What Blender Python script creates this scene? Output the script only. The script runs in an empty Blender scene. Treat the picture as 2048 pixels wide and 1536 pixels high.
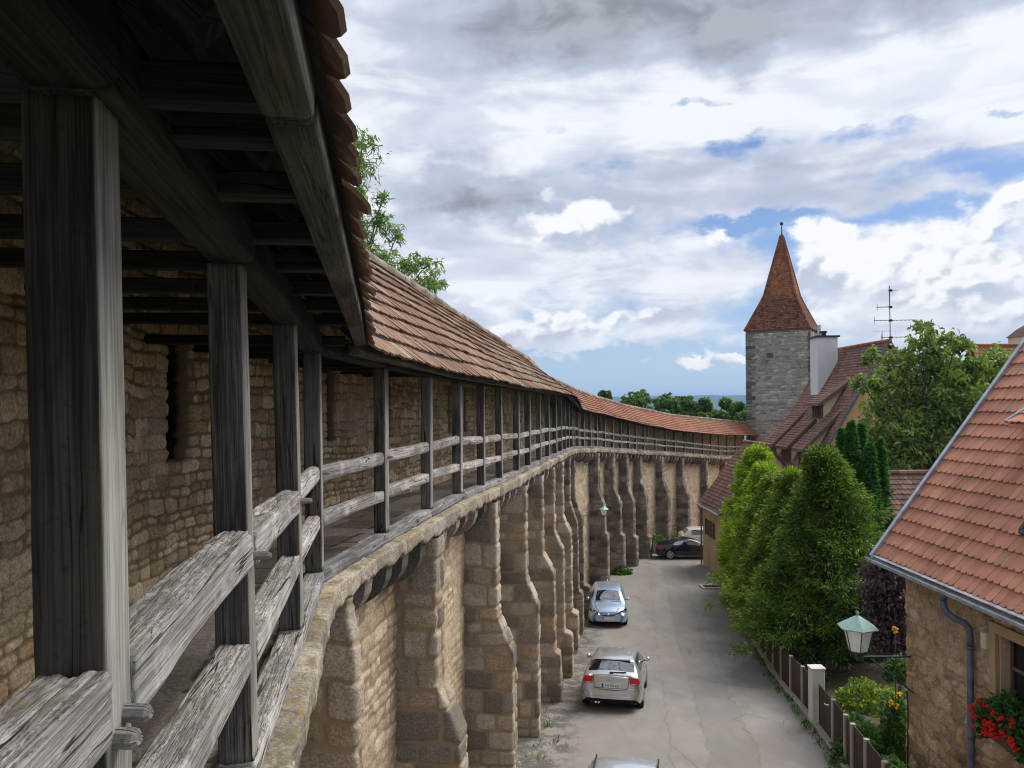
import bpy, math, random
import numpy as np
from mathutils import Matrix, Vector

SC = bpy.context.scene
COL = SC.collection
R = math.radians
random.seed(7)
RNG = np.random.default_rng(7)

# ------------------------------------------------------------------ camera
# world: metres, eye of the photographer at the origin, +Y along the lane, +Z up
FOC, CU, CV, ROLL = 1540.0, 1024.0, 810.0, 0.009      # focal length / principal point in photo pixels
cam_d = bpy.data.cameras.new('camera')
cam = bpy.data.objects.new('camera', cam_d)
COL.objects.link(cam)
SC.camera = cam
cam_d.sensor_fit = 'HORIZONTAL'
cam_d.sensor_width = 36.0
cam_d.lens = 36.0 * FOC / 2048.0
cam_d.shift_y = (CV - 768.0) / 2048.0
cam_d.clip_start = 0.05
cam_d.clip_end = 40000.0
_c, _s = math.cos(ROLL), math.sin(ROLL)
cam.matrix_world = Matrix(((_c, _s, 0, 0), (0, 0, -1, 0), (-_s, _c, 0, 0), (0, 0, 0, 1)))
cam_d.dof.use_dof = True
cam_d.dof.focus_distance = 5.0
cam_d.dof.aperture_fstop = 20.0


def ray(u, v):
    """photo pixel -> (X/Y, Z/Y) of the sight line, used to turn measurements into metres"""
    a, b = (u - CU) / FOC, (v - CV) / FOC
    return a * _c - b * _s, -(a * _s + b * _c)


def at(u, v, Y):
    x, z = ray(u, v)
    return Vector((x * Y, Y, z * Y))


# ------------------------------------------------------------------ light
SUN_EL, SUN_AZ = 50.0, 62.0       # degrees; azimuth clockwise from +Y
sun_d = bpy.data.lights.new('sun', 'SUN')
sun_d.energy = 4.4
sun_d.angle = R(38)
sun_d.color = (1.0, 0.955, 0.88)
sun = bpy.data.objects.new('sun', sun_d)
COL.objects.link(sun)
_d = Vector((math.sin(R(SUN_AZ)) * math.cos(R(SUN_EL)), math.cos(R(SUN_AZ)) * math.cos(R(SUN_EL)), math.sin(R(SUN_EL))))
sun.rotation_euler = (-_d).to_track_quat('-Z', 'Y').to_euler()

SC.view_settings.view_transform = 'Standard'
SC.view_settings.look = 'None'
SC.view_settings.exposure = 0.0
SC.view_settings.gamma = 1.0
try:
    SC.cycles.max_bounces = 6
    SC.cycles.diffuse_bounces = 4
    SC.cycles.filter_width = 1.1
    SC.cycles.glossy_bounces = 3
    SC.cycles.transmission_bounces = 4
    SC.cycles.transparent_max_bounces = 8
    SC.cycles.sample_clamp_indirect = 6.0
    SC.cycles.use_denoising = True
except Exception:
    pass


# ------------------------------------------------------------------ node helpers
class G:
    """small shader graph writer"""

    def __init__(self, nt):
        self.nt = nt

    def n(self, t, ins=None, **props):
        nd = self.nt.nodes.new(t)
        for k, v in props.items():
            setattr(nd, k, v)
        for k, v in (ins or {}).items():
            self.put(nd.inputs[k], v)
        return nd

    def put(self, sock, v):
        if isinstance(v, bpy.types.NodeSocket):
            self.nt.links.new(v, sock)
        elif v is not None:
            if hasattr(sock, 'default_value'):
                dv = sock.default_value
                if hasattr(dv, '__len__') and not hasattr(v, '__len__'):
                    v = [v] * len(dv)
                if hasattr(dv, '__len__') and len(dv) == 4 and len(v) == 3:
                    v = (*v, 1.0)
                sock.default_value = v

    def m(self, op, a, b=0.5, c=None, clamp=False):
        nd = self.nt.nodes.new('ShaderNodeMath')
        nd.operation = op
        nd.use_clamp = clamp
        self.put(nd.inputs[0], a)
        self.put(nd.inputs[1], b)
        if c is not None:
            self.put(nd.inputs[2], c)
        return nd.outputs[0]

    def ss(self, x, lo, hi):
        """smoothstep lo..hi -> 0..1"""
        nd = self.n('ShaderNodeMapRange', {0: x, 1: lo, 2: hi, 3: 0.0, 4: 1.0}, interpolation_type='SMOOTHSTEP')
        return nd.outputs[0]

    def mr(self, x, lo, hi, a, b):
        return self.n('ShaderNodeMapRange', {0: x, 1: lo, 2: hi, 3: a, 4: b}).outputs[0]

    def mix(self, f, a, b, mode='MIX'):
        nd = self.nt.nodes.new('ShaderNodeMix')
        nd.data_type = 'RGBA'
        nd.blend_type = mode
        nd.clamp_factor = True
        self.put(nd.inputs[0], f)
        self.put(nd.inputs[6], a)
        self.put(nd.inputs[7], b)
        return nd.outputs[2]

    def noise(self, vec, scale, detail=4.0, rough=0.55, dim='3D', dist=0.0):
        nd = self.n('ShaderNodeTexNoise', {'Vector': vec, 'Scale': scale, 'Detail': detail, 'Roughness': rough, 'Distortion': dist}, noise_dimensions=dim)
        return nd.outputs[0]

    def scale(self, vec, s):
        return self.n('ShaderNodeMapping', {'Vector': vec, 'Scale': s}).outputs[0]

    def bump(self, h, strength=0.4, dist=0.02):
        return self.n('ShaderNodeBump', {'Height': h, 'Strength': strength, 'Distance': dist}).outputs[0]


# ------------------------------------------------------------------ sky
W = bpy.data.worlds.new('World')
SC.world = W
W.use_nodes = True
W.node_tree.nodes.clear()
g = G(W.node_tree)
tc = g.n('ShaderNodeTexCoord').outputs['Generated']
sky = g.n('ShaderNodeTexSky', sky_type='NISHITA', sun_disc=False, sun_elevation=R(SUN_EL), sun_rotation=R(SUN_AZ), air_density=1.0, dust_density=1.0, ozone_density=2.5, altitude=400)
sx = g.n('ShaderNodeSeparateXYZ', {0: tc})
az = g.m('ARCTAN2', sx.outputs[0], sx.outputs[1])
el = g.m('ARCSINE', g.m('MINIMUM', sx.outputs[2], 0.9999), 0)
P0 = g.n('ShaderNodeCombineXYZ', {0: az, 1: el, 2: 0.0}).outputs[0]
Pw = g.scale(P0, (1.0, 1.7, 1.0))
# ragged edges: the cloud coordinates are stirred by noise first
w1 = g.n('ShaderNodeTexNoise', {'Vector': Pw, 'Scale': 9.0, 'Detail': 6.0, 'Roughness': 0.6}, noise_dimensions='2D')
wv = g.n('ShaderNodeVectorMath', {0: w1.outputs[1], 1: (0.5, 0.5, 0.5)}, operation='SUBTRACT').outputs[0]
wv = g.n('ShaderNodeVectorMath', {0: wv, 1: (0.14, 0.075, 0.0)}, operation='MULTIPLY').outputs[0]
Pq = g.n('ShaderNodeVectorMath', {0: P0, 1: wv}, operation='ADD').outputs[0]
sq = g.n('ShaderNodeSeparateXYZ', {0: Pq})
qa, qe = sq.outputs[0], sq.outputs[1]
# (u, v, half width, half height, cover, grey) measured from the photograph: layer cloud and its gaps
LAYERS = [
    (1500, -10, 620, 95, 0.9, 0.95), (1050, 40, 210, 70, 0.8, 0.7), (1460, 90, 90, 70, 0.8, 0.6), (2150, -160, 400, 130, 0.6, 0.6),
    (900, 372, 95, 58, 0.7, 1.0), (1010, 400, 90, 40, 0.5, 0.5), (1420, 375, 330, 52, 0.6, 0.75), (1750, 395, 150, 40, 0.5, 0.3),
    (1160, 482, 75, 26, 0.4, 0.5), (1350, 632, 70, 18, 0.4, 0.5), (1050, 690, 120, 24, 0.6, 0.25), (1900, 620, 200, 50, 0.6, 0.3),
    (760, 430, 120, 230, 0.4, 0.1), (1000, 560, 240, 50, 0.5, -0.1), (1330, 560, 160, 70, 0.35, 0.15), (850, 190, 260, 130, 0.5, 0.05),
    (1600, 190, 520, 75, 0.65, -0.3), (1900, 130, 260, 50, 0.6, -0.35), (1000, 270, 240, 45, 0.5, -0.25),
    (1110, 246, 85, 16, -1.15, 0), (1395, 213, 75, 14, -1.1, 0), (1900, 335, 220, 28, -0.75, 0), (1850, 420, 240, 24, -0.6, 0), (2040, 225, 70, 14, -1.0, 0),
    (1480, 290, 60, 30, -0.85, 0), (1700, 265, 120, 18, -0.45, 0), (1520, 445, 90, 16, -0.9, 0), (1540, 560, 60, 80, -0.7, 0), (1950, 565, 80, 18, -0.6, 0),
    (1250, 756, 540, 34, -1.9, 0), (1150, 716, 330, 16, -0.6, 0.1),
]
# heaped clouds: (u, v of the middle, half width, half height, strength)
HEAPS = [
    (1190, 440, 62, 34, 1.0), (1075, 458, 60, 34, 0.9), (1140, 650, 95, 48, 1.1), (1040, 680, 80, 24, 0.8), (1640, 500, 62, 70, 1.0), (1690, 560, 70, 60, 1.0),
    (1770, 560, 84, 55, 1.0), (1900, 490, 100, 46, 1.05), (2025, 395, 70, 44, 1.0), (2000, 560, 90, 46, 0.9), (1850, 610, 90, 40, 0.9), (1690, 640, 70, 36, 0.9),
    (1980, 650, 90, 36, 0.8), (1395, 734, 24, 9, 0.9), (1462, 729, 30, 12, 0.9), (930, 600, 60, 24, 0.6), (1440, 480, 46, 18, 0.6), (1290, 625, 40, 20, 0.7),
]


def spot(u, v, ru, rv, a_, e_):
    tx, tz = ray(u, v)
    a0 = math.atan(tx)
    e0 = math.atan(tz * math.cos(a0))
    da = g.m('MULTIPLY', g.m('SUBTRACT', a_, a0), FOC / (ru * math.cos(a0) ** 2))
    de = g.m('MULTIPLY', g.m('SUBTRACT', e_, e0), FOC / (rv * math.cos(a0)))
    q = g.m('MULTIPLY_ADD', da, da, g.m('MULTIPLY', de, de))
    return g.m('DIVIDE', 1.0, g.m('MULTIPLY_ADD', q, q, 1.0)), de


cov = g.m('ADD', 0.0, 0.62)
gry = g.m('ADD', 0.0, 0.26)
for (u, v, ru, rv, kc, kg) in LAYERS:
    w, _ = spot(u, v, ru, rv, qa, qe)
    cov = g.m('MULTIPLY_ADD', w, kc, cov)
    if kg:
        gry = g.m('MULTIPLY_ADD', w, kg, gry)
n_big = g.noise(g.scale(P0, (3.2, 9.0, 1)), 1.3, 6.0, 0.5, '2D', 0.3)
n_fin = g.noise(g.scale(P0, (6.0, 11.0, 1)), 2.0, 8.0, 0.52, '2D', 0.25)
n_soft = g.noise(g.scale(P0, (3.4, 13.0, 1)), 1.9, 6.0, 0.5, '2D', 0.35)
cov = g.m('ADD', cov, g.m('MULTIPLY', g.m('SUBTRACT', n_big, 0.5), 2.3))
cov = g.m('ADD', cov, g.m('MULTIPLY', g.m('SUBTRACT', n_fin, 0.5), 1.5))
gry = g.m('MULTIPLY_ADD', g.m('SUBTRACT', n_soft, 0.5), 1.5, gry)
gry = g.m('MULTIPLY_ADD', g.m('SUBTRACT', n_fin, 0.5), -0.7, gry)
alpha = g.ss(cov, -0.12, 0.8)
alpha = g.m('MULTIPLY', alpha, g.ss(el, 0.0, 0.05))
whitev = g.mix(g.ss(n_soft, 0.42, 0.62), (9.3, 9.55, 10.1), (8.0, 8.5, 9.5))
darkv = g.mix(g.ss(n_fin, 0.38, 0.62), (4.4, 4.8, 5.5), (2.9, 3.2, 3.75))
cc = g.mix(g.ss(gry, 0.0, 1.0), whitev, (5.4, 6.0, 7.4))
cc = g.mix(g.ss(gry, 0.75, 1.75), cc, darkv)
hz = g.ss(el, 0.16, -0.01)
blue = g.mix(1.0, sky.outputs[0], (0.86, 0.95, 1.12), 'MULTIPLY')
blue = g.mix(g.m('MULTIPLY', hz, 0.75), blue, (5.1, 6.9, 9.3))
full = g.mix(alpha, blue, cc)

# cauliflower lumps for the heaps, in stirred coordinates
wq = g.n('ShaderNodeVectorMath', {0: P0, 1: g.n('ShaderNodeVectorMath', {0: wv, 1: (0.45, 0.7, 0)}, operation='MULTIPLY').outputs[0]}, operation='ADD').outputs[0]
s2 = g.n('ShaderNodeSeparateXYZ', {0: wq})


def billow(vec):
    a = g.n('ShaderNodeTexVoronoi', {'Vector': vec, 'Scale': 21.0, 'Smoothness': 0.5}, voronoi_dimensions='2D', feature='SMOOTH_F1').outputs['Distance']
    b_ = g.n('ShaderNodeTexVoronoi', {'Vector': vec, 'Scale': 52.0, 'Smoothness': 0.4}, voronoi_dimensions='2D', feature='SMOOTH_F1').outputs['Distance']
    return g.m('SUBTRACT', 1.0, g.m('MULTIPLY_ADD', b_, 0.5, a))


bl0 = billow(wq)
bl1 = billow(g.n('ShaderNodeVectorMath', {0: wq, 1: (-0.004, 0.009, 0)}, operation='ADD').outputs[0])
hea = g.m('ADD', 0.0, 0.0)
foot = g.m('ADD', 0.0, 0.0)
for (u, v, ru, rv, k) in HEAPS:
    w, de = spot(u, v, ru, rv, s2.outputs[0], s2.outputs[1])
    hea = g.m('MULTIPLY_ADD', w, k, hea)
    foot = g.m('MULTIPLY_ADD', g.m('MULTIPLY', w, de), -k, foot)
body = g.m('MULTIPLY_ADD', g.m('SUBTRACT', bl0, 0.55), 0.6, hea)
body = g.m('MULTIPLY_ADD', g.m('SUBTRACT', n_fin, 0.5), 1.3, body)
mask = g.m('MULTIPLY', g.ss(body, 0.34, 0.74), g.ss(foot, 0.75, 0.15))
dim = g.m('MULTIPLY_ADD', g.m('SUBTRACT', bl1, bl0), 1.7, g.m('MULTIPLY_ADD', foot, 1.1, 0.22))
dim = g.m('MULTIPLY_ADD', g.m('SUBTRACT', n_fin, 0.5), -1.6, dim)
full = g.mix(mask, full, g.mix(g.ss(dim, 0.0, 1.0), (9.9, 10.0, 10.3), (5.6, 6.2, 7.5)))
bg = g.n('ShaderNodeBackground', {'Color': full, 'Strength': 0.1})
g.nt.links.new(bg.outputs[0], g.n('ShaderNodeOutputWorld').inputs[0])
try:
    W.cycles.sampling_method = 'MANUAL'
    W.cycles.sample_map_resolution = 1024
except Exception:
    pass


# ------------------------------------------------------------------ numeric noise
def _hash(ix, iy, seed):
    h = (ix.astype(np.int64) * 374761393 + iy.astype(np.int64) * 668265263 + seed * 974634777) & 0xFFFFFFFF
    h = ((h ^ (h >> 13)) * 1274126177) & 0xFFFFFFFF
    h = ((h ^ (h >> 16)) * 2246822519) & 0xFFFFFFFF
    return ((h ^ (h >> 15)) & 0xFFFFFF) / float(0xFFFFFF)


def vn(x, y, seed=0):
    x, y = np.broadcast_arrays(np.asarray(x, float), np.asarray(y, float))
    ix, iy = np.floor(x), np.floor(y)
    fx, fy = x - ix, y - iy
    fx, fy = fx * fx * (3 - 2 * fx), fy * fy * (3 - 2 * fy)
    ix, iy = ix.astype(np.int64), iy.astype(np.int64)
    a, b = _hash(ix, iy, seed), _hash(ix + 1, iy, seed)
    c, d = _hash(ix, iy + 1, seed), _hash(ix + 1, iy + 1, seed)
    return (a + (b - a) * fx) * (1 - fy) + (c + (d - c) * fx) * fy - 0.5


def fbm(x, y, seed=0, oct=4, gain=0.5):
    s, a = 0.0, 1.0
    for k in range(oct):
        s = s + a * vn(x * 2 ** k, y * 2 ** k, seed + 17 * k)
        a *= gain
    return s


def sstep(x, a, b):
    t = np.clip((x - a) / (b - a), 0, 1)
    return t * t * (3 - 2 * t)


# ------------------------------------------------------------------ objects
def tag(o, label=None, cat=None, group=None, kind=None):
    if label:
        o['label'] = label
    if cat:
        o['category'] = cat
    if group:
        o['group'] = group
    if kind:
        o['kind'] = kind
    return o


def empty(name, loc, label, cat, group=None, rz=0.0):
    o = bpy.data.objects.new(name, None)
    COL.objects.link(o)
    o.location = loc
    o.rotation_euler = (0, 0, rz)
    o.empty_display_size = 0.2
    return tag(o, label, cat, group)


def adopt(o, parent, local=False):
    """parent a mesh; meshes are written in world coordinates unless local"""
    if parent is not None:
        o.parent = parent
        if not local:
            def wloc(p):
                return p.location.copy() if p.parent is None else wloc(p.parent) + p.matrix_parent_inverse.translation + p.location
            o.matrix_parent_inverse = Matrix.Translation(-wloc(parent))
    return o


def mk(name, V, F, mat, parent=None, uv=None, att=None, smooth=False, local=False, midx=None):
    me = bpy.data.meshes.new(name)
    V = np.asarray(V, dtype=np.float64)
    if isinstance(F, np.ndarray):
        n, k = F.shape
        me.vertices.add(len(V))
        me.vertices.foreach_set('co', V.astype(np.float32).ravel())
        me.loops.add(n * k)
        me.loops.foreach_set('vertex_index', F.astype(np.int32).ravel())
        me.polygons.add(n)
        me.polygons.foreach_set('loop_start', np.arange(0, n * k, k, dtype=np.int32))
        me.update(calc_edges=True)
    else:
        me.from_pydata(V.tolist(), [], F)
    if uv is not None:
        uv = np.asarray(uv, dtype=np.float32)
        li = np.empty(len(me.loops), dtype=np.int32)
        me.loops.foreach_get('vertex_index', li)
        lay = me.uv_layers.new(name='UVMap')
        lay.data.foreach_set('uv', uv[li].ravel())
    if att is not None:
        a = me.attributes.new('st', 'FLOAT_COLOR', 'POINT')
        a.data.foreach_set('color', np.asarray(att, dtype=np.float32).ravel())
    for m_ in (mat if isinstance(mat, (list, tuple)) else [mat]):
        me.materials.append(m_)
    if midx is not None:
        me.polygons.foreach_set('material_index', np.asarray(midx, dtype=np.int32))
    if smooth:
        me.polygons.foreach_set('use_smooth', np.ones(len(me.polygons), dtype=bool))
    me.validate()
    o = bpy.data.objects.new(name, me)
    COL.objects.link(o)
    return adopt(o, parent, local)


class MB:
    """collects shapes into one mesh (with UVs in metres and a per-vertex tone)"""

    def __init__(self):
        self.V, self.F, self.U, self.A = [], [], [], []
        self.tone = None

    def add(self, vs, fs, uv=None, att=None):
        b = len(self.V)
        self.V += [tuple(v) for v in vs]
        self.F += [tuple(b + i for i in f) for f in fs]
        self.U += uv if uv is not None else [(0.0, 0.0)] * len(vs)
        t = att or self.tone or (0.5, 0.0, 0.5, 1.0)
        self.A += [t] * len(vs)
        return self

    def beam(self, p0, p1, w, h, up=(0, 0, 1), bev=0.008, w1=None, h1=None):
        """chamfered beam p0->p1; w across, h along up"""
        p0, p1, up = Vector(p0), Vector(p1), Vector(up)
        d = p1 - p0
        L = d.length
        d = d / L
        sd = d.cross(up).normalized()
        up = sd.cross(d).normalized()
        ou, ov = random.random() * 50, random.random() * 50
        vs, uv = [], []
        for k, (p, ww, hh) in enumerate(((p0, w, h), (p1, w1 or w, h1 or h))):
            a, b, e = ww / 2, hh / 2, min(bev, ww / 3, hh / 3)
            ring = [(-a + e, -b), (a - e, -b), (a, -b + e), (a, b - e), (a - e, b), (-a + e, b), (-a, b - e), (-a, -b + e), (-a + e, -b)]
            per = 0.0
            for i, (x, y) in enumerate(ring):
                if i:
                    per += math.hypot(x - ring[i - 1][0], y - ring[i - 1][1])
                vs.append(p + sd * x + up * y)
                uv.append((ou + k * L, ov + per))
        fs = [(i, i + 1, 9 + i + 1, 9 + i) for i in range(8)]
        self.add(vs, fs, uv)
        for k in (0, 1):
            rr = vs[9 * k:9 * k + 8]
            self.add(rr, [tuple(range(8))[::-1] if k == 0 else tuple(range(8))], [(ou + 3 + 0.2 * (i % 3), ov + 0.05 * i) for i in range(8)])
        return self

    def box(self, c, s, rz=0.0, bev=0.006):
        c = Vector(c)
        ax = Vector((-math.sin(rz), math.cos(rz), 0))
        return self.beam(c - ax * s[1] / 2, c + ax * s[1] / 2, s[0], s[2], bev=bev)

    def tube(self, pts, r, n=8, cap=True):
        pts = [Vector(p) for p in pts]
        rs = r if isinstance(r, (list, tuple)) else [r] * len(pts)
        vs, uv, fs = [], [], []
        prev = None
        L = 0.0
        for i, p in enumerate(pts):
            d = (pts[min(i + 1, len(pts) - 1)] - pts[max(i - 1, 0)]).normalized()
            ref = prev if prev is not None else (Vector((0, 0, 1)) if abs(d.z) < 0.9 else Vector((1, 0, 0)))
            a = (ref - d * ref.dot(d))
            a = a.normalized() if a.length > 1e-6 else d.orthogonal().normalized()
            prev = a
            b = d.cross(a)
            if i:
                L += (p - pts[i - 1]).length
            for k in range(n):
                t = 2 * math.pi * k / n
                vs.append(p + (a * math.cos(t) + b * math.sin(t)) * rs[i])
                uv.append((L, k * 2 * math.pi * rs[0] / n))
        for i in range(len(pts) - 1):
            for k in range(n):
                fs.append((i * n + k, i * n + (k + 1) % n, (i + 1) * n + (k + 1) % n, (i + 1) * n + k))
        if cap:
            fs.append(tuple(range(n))[::-1])
            fs.append(tuple((len(pts) - 1) * n + k for k in range(n)))
        return self.add(vs, fs, uv)

    def lathe(self, c, prof, n=16, axis=None):
        """prof: (radius, height) from bottom to top"""
        c = Vector(c)
        m_ = (axis.normalized().to_track_quat('Z', 'Y').to_matrix() if axis is not None else Matrix.Identity(3))
        vs, fs, uv = [], [], []
        for (r_, z) in prof:
            for k in range(n):
                t = 2 * math.pi * k / n
                vs.append(c + m_ @ Vector((r_ * math.cos(t), r_ * math.sin(t), z)))
                uv.append((r_ * t, z))
        for i in range(len(prof) - 1):
            for k in range(n):
                fs.append((i * n + k, i * n + (k + 1) % n, (i + 1) * n + (k + 1) % n, (i + 1) * n + k))
        fs.append(tuple(range(n))[::-1])
        fs.append(tuple((len(prof) - 1) * n + k for k in range(n)))
        return self.add(vs, fs, uv)

    def prism(self, poly, dvec):
        """polygon (3-D points) swept along dvec"""
        poly = [Vector(p) for p in poly]
        dvec = Vector(dvec)
        n = len(poly)
        nrm = (poly[1] - poly[0]).cross(poly[2] - poly[1])
        if nrm.dot(dvec) > 0:
            poly = poly[::-1]
        vs = poly + [p + dvec for p in poly]
        fs = [tuple(range(n)), tuple(range(2 * n - 1, n - 1, -1))]
        fs += [(i, n + i, n + (i + 1) % n, (i + 1) % n) for i in range(n)]
        fs = [f if k == 0 or k == 1 else f for k, f in enumerate(fs)]
        uv = [((p.x + p.y) * 1.0, p.z) for p in vs]
        return self.add(vs, fs, uv)

    def build(self, name, mat, parent=None, smooth=False, local=False):
        return mk(name, self.V, self.F, mat, parent, self.U, self.A, smooth, local)


def grid_faces(nr, nc, flip=False):
    i = np.arange(nr * nc).reshape(nr, nc)
    a, b, c, d = i[:-1, :-1].ravel(), i[:-1, 1:].ravel(), i[1:, 1:].ravel(), i[1:, :-1].ravel()
    return np.stack([a, d, c, b] if flip else [a, b, c, d], axis=1)


# ------------------------------------------------------------------ masonry relief
def masonry(S, T, hr, wr, jw, depth, seed, distort=0.05, rough=0.012, fill=0.0, offs=0.5):
    """stone coursing: relief height and (tone, joint, hue, 1) for every (S, T) in metres"""
    rg = np.random.default_rng(seed)
    S, T = np.asarray(S, float), np.asarray(T, float)
    S2 = S + distort * 1.6 * fbm(S * 1.3, T * 1.3, seed + 1, 3) + 0.3 * distort * fbm(S * 9, T * 9, seed + 5, 2)
    T2 = T + distort * 1.6 * fbm(S * 1.1 + 40, T * 1.1, seed + 2, 3) + 0.3 * distort * fbm(S * 9 + 7, T * 9, seed + 6, 2)
    t0, t1 = T2.min() - 0.01, T2.max() + 0.01
    s0, s1 = S2.min() - 0.01, S2.max() + 0.01
    ed = [t0]
    while ed[-1] < t1:
        ed.append(ed[-1] + rg.uniform(*hr))
    ed = np.array(ed)
    ci = np.clip(np.searchsorted(ed, T2, 'right') - 1, 0, len(ed) - 2)
    dlo = np.empty_like(S2)
    dhi = np.empty_like(S2)
    sid = np.zeros(S2.shape, dtype=np.int64)
    for c in range(len(ed) - 1):
        mask = ci == c
        b = [s0 - rg.uniform(0, wr[1])]
        hh = (ed[c + 1] - ed[c]) / (0.5 * (hr[0] + hr[1]))
        while b[-1] < s1:
            b.append(b[-1] + rg.uniform(*wr) * (0.6 + 0.4 * hh))
        if not mask.any():
            continue
        b = np.array(b)
        x = S2[mask]
        k = np.clip(np.searchsorted(b, x, 'right') - 1, 0, len(b) - 2)
        dlo[mask] = x - b[k]
        dhi[mask] = b[k + 1] - x
        sid[mask] = k
    dv = np.minimum(T2 - ed[ci], ed[ci + 1] - T2)
    dh = np.minimum(dlo, dhi)
    r1 = _hash(sid, ci, seed + 11)
    r2 = _hash(sid, ci, seed + 12)
    r3 = _hash(sid, ci, seed + 13)
    jwv = jw * (0.6 + 1.0 * r3)
    d = np.minimum(dv, dh) - 0.35 * jwv * np.exp(-(dv * dv + dh * dh) / (2 * jwv * jwv) * 0.5)
    prof = sstep(d, 0.0, jwv)
    fillm = np.clip(fill + fbm(S * 0.9, T * 0.9, seed + 21, 3) * 1.4 * (1 if fill > 0 else 0), 0, 1)
    H = depth * prof * (1 - 0.7 * fillm) + depth * offs * (r1 - 0.5) * prof * (1 - fillm) + rough * fbm(S * 11, T * 11, seed + 31, 4, 0.6) + rough * 1.2 * fbm(S * 2.3, T * 2.3, seed + 33, 2)
    joint = (1 - prof) * (1 - 0.75 * fillm)
    att = np.stack([r2 * (1 - 0.5 * fillm) + 0.25 * fillm, joint, r3, fillm], axis=-1)
    return H, att


def relief(name, P, N, S, T, mat, parent, flip=False, extra=None, smooth=True, dark=None, **kw):
    H, A = masonry(S, T, **kw)
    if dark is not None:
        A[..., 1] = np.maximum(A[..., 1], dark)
    if extra is not None:
        H = H + extra
    V = P + N * H[..., None]
    nr, nc = S.shape
    return mk(name, V.reshape(-1, 3), grid_faces(nr, nc, flip), mat, parent, np.stack([S, T], -1).reshape(-1, 2), A.reshape(-1, 4), smooth)


# ------------------------------------------------------------------ roof tiles
def tiles(mb, fn, S, T, wid=0.18, exp=0.3, th=0.018, jit=1.0, seed=1, clip=None, L=None, lich=0.3, bias=0.0, vary=0.2):
    """beaver-tail tiles on the surface fn(s, t) -> (point, across, up-slope, normal); s along the eave, t up the slope"""
    rg = random.Random(seed)
    rows = int(math.ceil(T / exp))
    L = L or exp * 1.28
    w = wid * 0.485
    base = [(-w, 0.33 * wid), (-0.82 * w, 0.14 * wid), (-0.42 * w, 0.025 * wid), (0.42 * w, 0.025 * wid), (0.82 * w, 0.14 * wid), (w, 0.33 * wid), (w, None), (-w, None)]
    nb = len(base)
    fs = [tuple(range(nb)), tuple(range(2 * nb - 1, nb - 1, -1))] + [(i, nb + i, nb + (i + 1) % nb, (i + 1) % nb) for i in range(nb)]
    for r_ in range(rows):
        t = r_ * exp
        n = int(S / wid) + 1
        off = (r_ % 2) * wid * 0.5
        ln = min(L, T - t + 0.02)
        if ln < 0.04:
            continue
        for k in range(-1, n):
            s = k * wid + off + wid / 2
            if s < 0 or s > S:
                continue
            if clip is not None and not clip(s, t + ln * 0.45):
                continue
            p, ax, up, nn = fn(s, t)
            rot = rg.gauss(0, 0.018) * jit
            lift = th * (1.75 + abs(rg.gauss(0, 0.35)) * jit)
            slip = rg.gauss(0, 0.008) * jit
            if rg.random() < 0.02 * jit:
                slip -= 0.025
                rot += rg.gauss(0, 0.06)
            tone = min(1, max(0, 0.5 + bias + rg.gauss(0, vary)))
            lc = 1.0 if rg.random() < lich * 0.08 else rg.random() * lich + 0.6 * max(0.0, float(vn(s * 0.55, t * 0.8, seed + 3)))
            at_ = (tone, lc, rg.random(), 1.0)
            vs = []
            for side in (0, 1):
                for (x, y) in base:
                    y = ln if y is None else y
                    h = lift * (1 - y / L) - side * th
                    xx, yy = x + rot * (y - ln), y + slip
                    vs.append(p + ax * xx + up * yy + nn * h)
            mb.add(vs, fs, [(x + s, (y or ln) + t) for (x, y) in base] * 2, at_)
    return mb


# ------------------------------------------------------------------ foliage
def leaf_mesh(name, C, D, ln, wd, mat, parent, seed=0, tone=None, droop=0.0, local=False):
    """one bent leaf (two quads) per point; D is the leaf's direction"""
    rg = np.random.default_rng(seed)
    n = len(C)
    D = D / (np.linalg.norm(D, axis=1, keepdims=True) + 1e-9)
    rv = rg.normal(size=(n, 3))
    sd = np.cross(D, rv)
    sd /= np.linalg.norm(sd, axis=1, keepdims=True) + 1e-9
    nm = np.cross(sd, D)
    ll = ln * rg.uniform(0.65, 1.3, (n, 1))
    ww = wd * rg.uniform(0.7, 1.25, (n, 1))
    base = C - D * ll * 0.5
    mid = C + nm * ll * 0.12
    tip = C + D * ll * 0.5 - np.array([[0, 0, 1.0]]) * droop * ll
    V = np.stack([base - sd * ww * 0.18, base + sd * ww * 0.18, mid + sd * ww * 0.5, tip + sd * ww * 0.1, tip - sd * ww * 0.1, mid - sd * ww * 0.5], axis=1).reshape(-1, 3)
    i = np.arange(n)[:, None] * 6
    F = np.concatenate([i + np.array([[0, 1, 2, 5]]), i + np.array([[5, 2, 3, 4]])], axis=0)
    if tone is None:
        tone = rg.random(n)
    A = np.stack([tone, rg.random(n), rg.random(n), np.ones(n)], axis=1)
    return mk(name, V, F, mat, parent, None, np.repeat(A, 6, axis=0), False, local)


def interp(x, tab):
    xs = [t[0] for t in tab]
    return np.interp(x, xs, [t[1] for t in tab])

# ================================================================== materials
def new_mat(name):
    m_ = bpy.data.materials.new(name)
    m_.use_nodes = True
    nt = m_.node_tree
    nt.nodes.clear()
    gg = G(nt)
    out = gg.n('ShaderNodeOutputMaterial')
    bs = gg.n('ShaderNodeBsdfPrincipled')
    nt.links.new(bs.outputs[0], out.inputs[0])
    return m_, gg, bs


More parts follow.
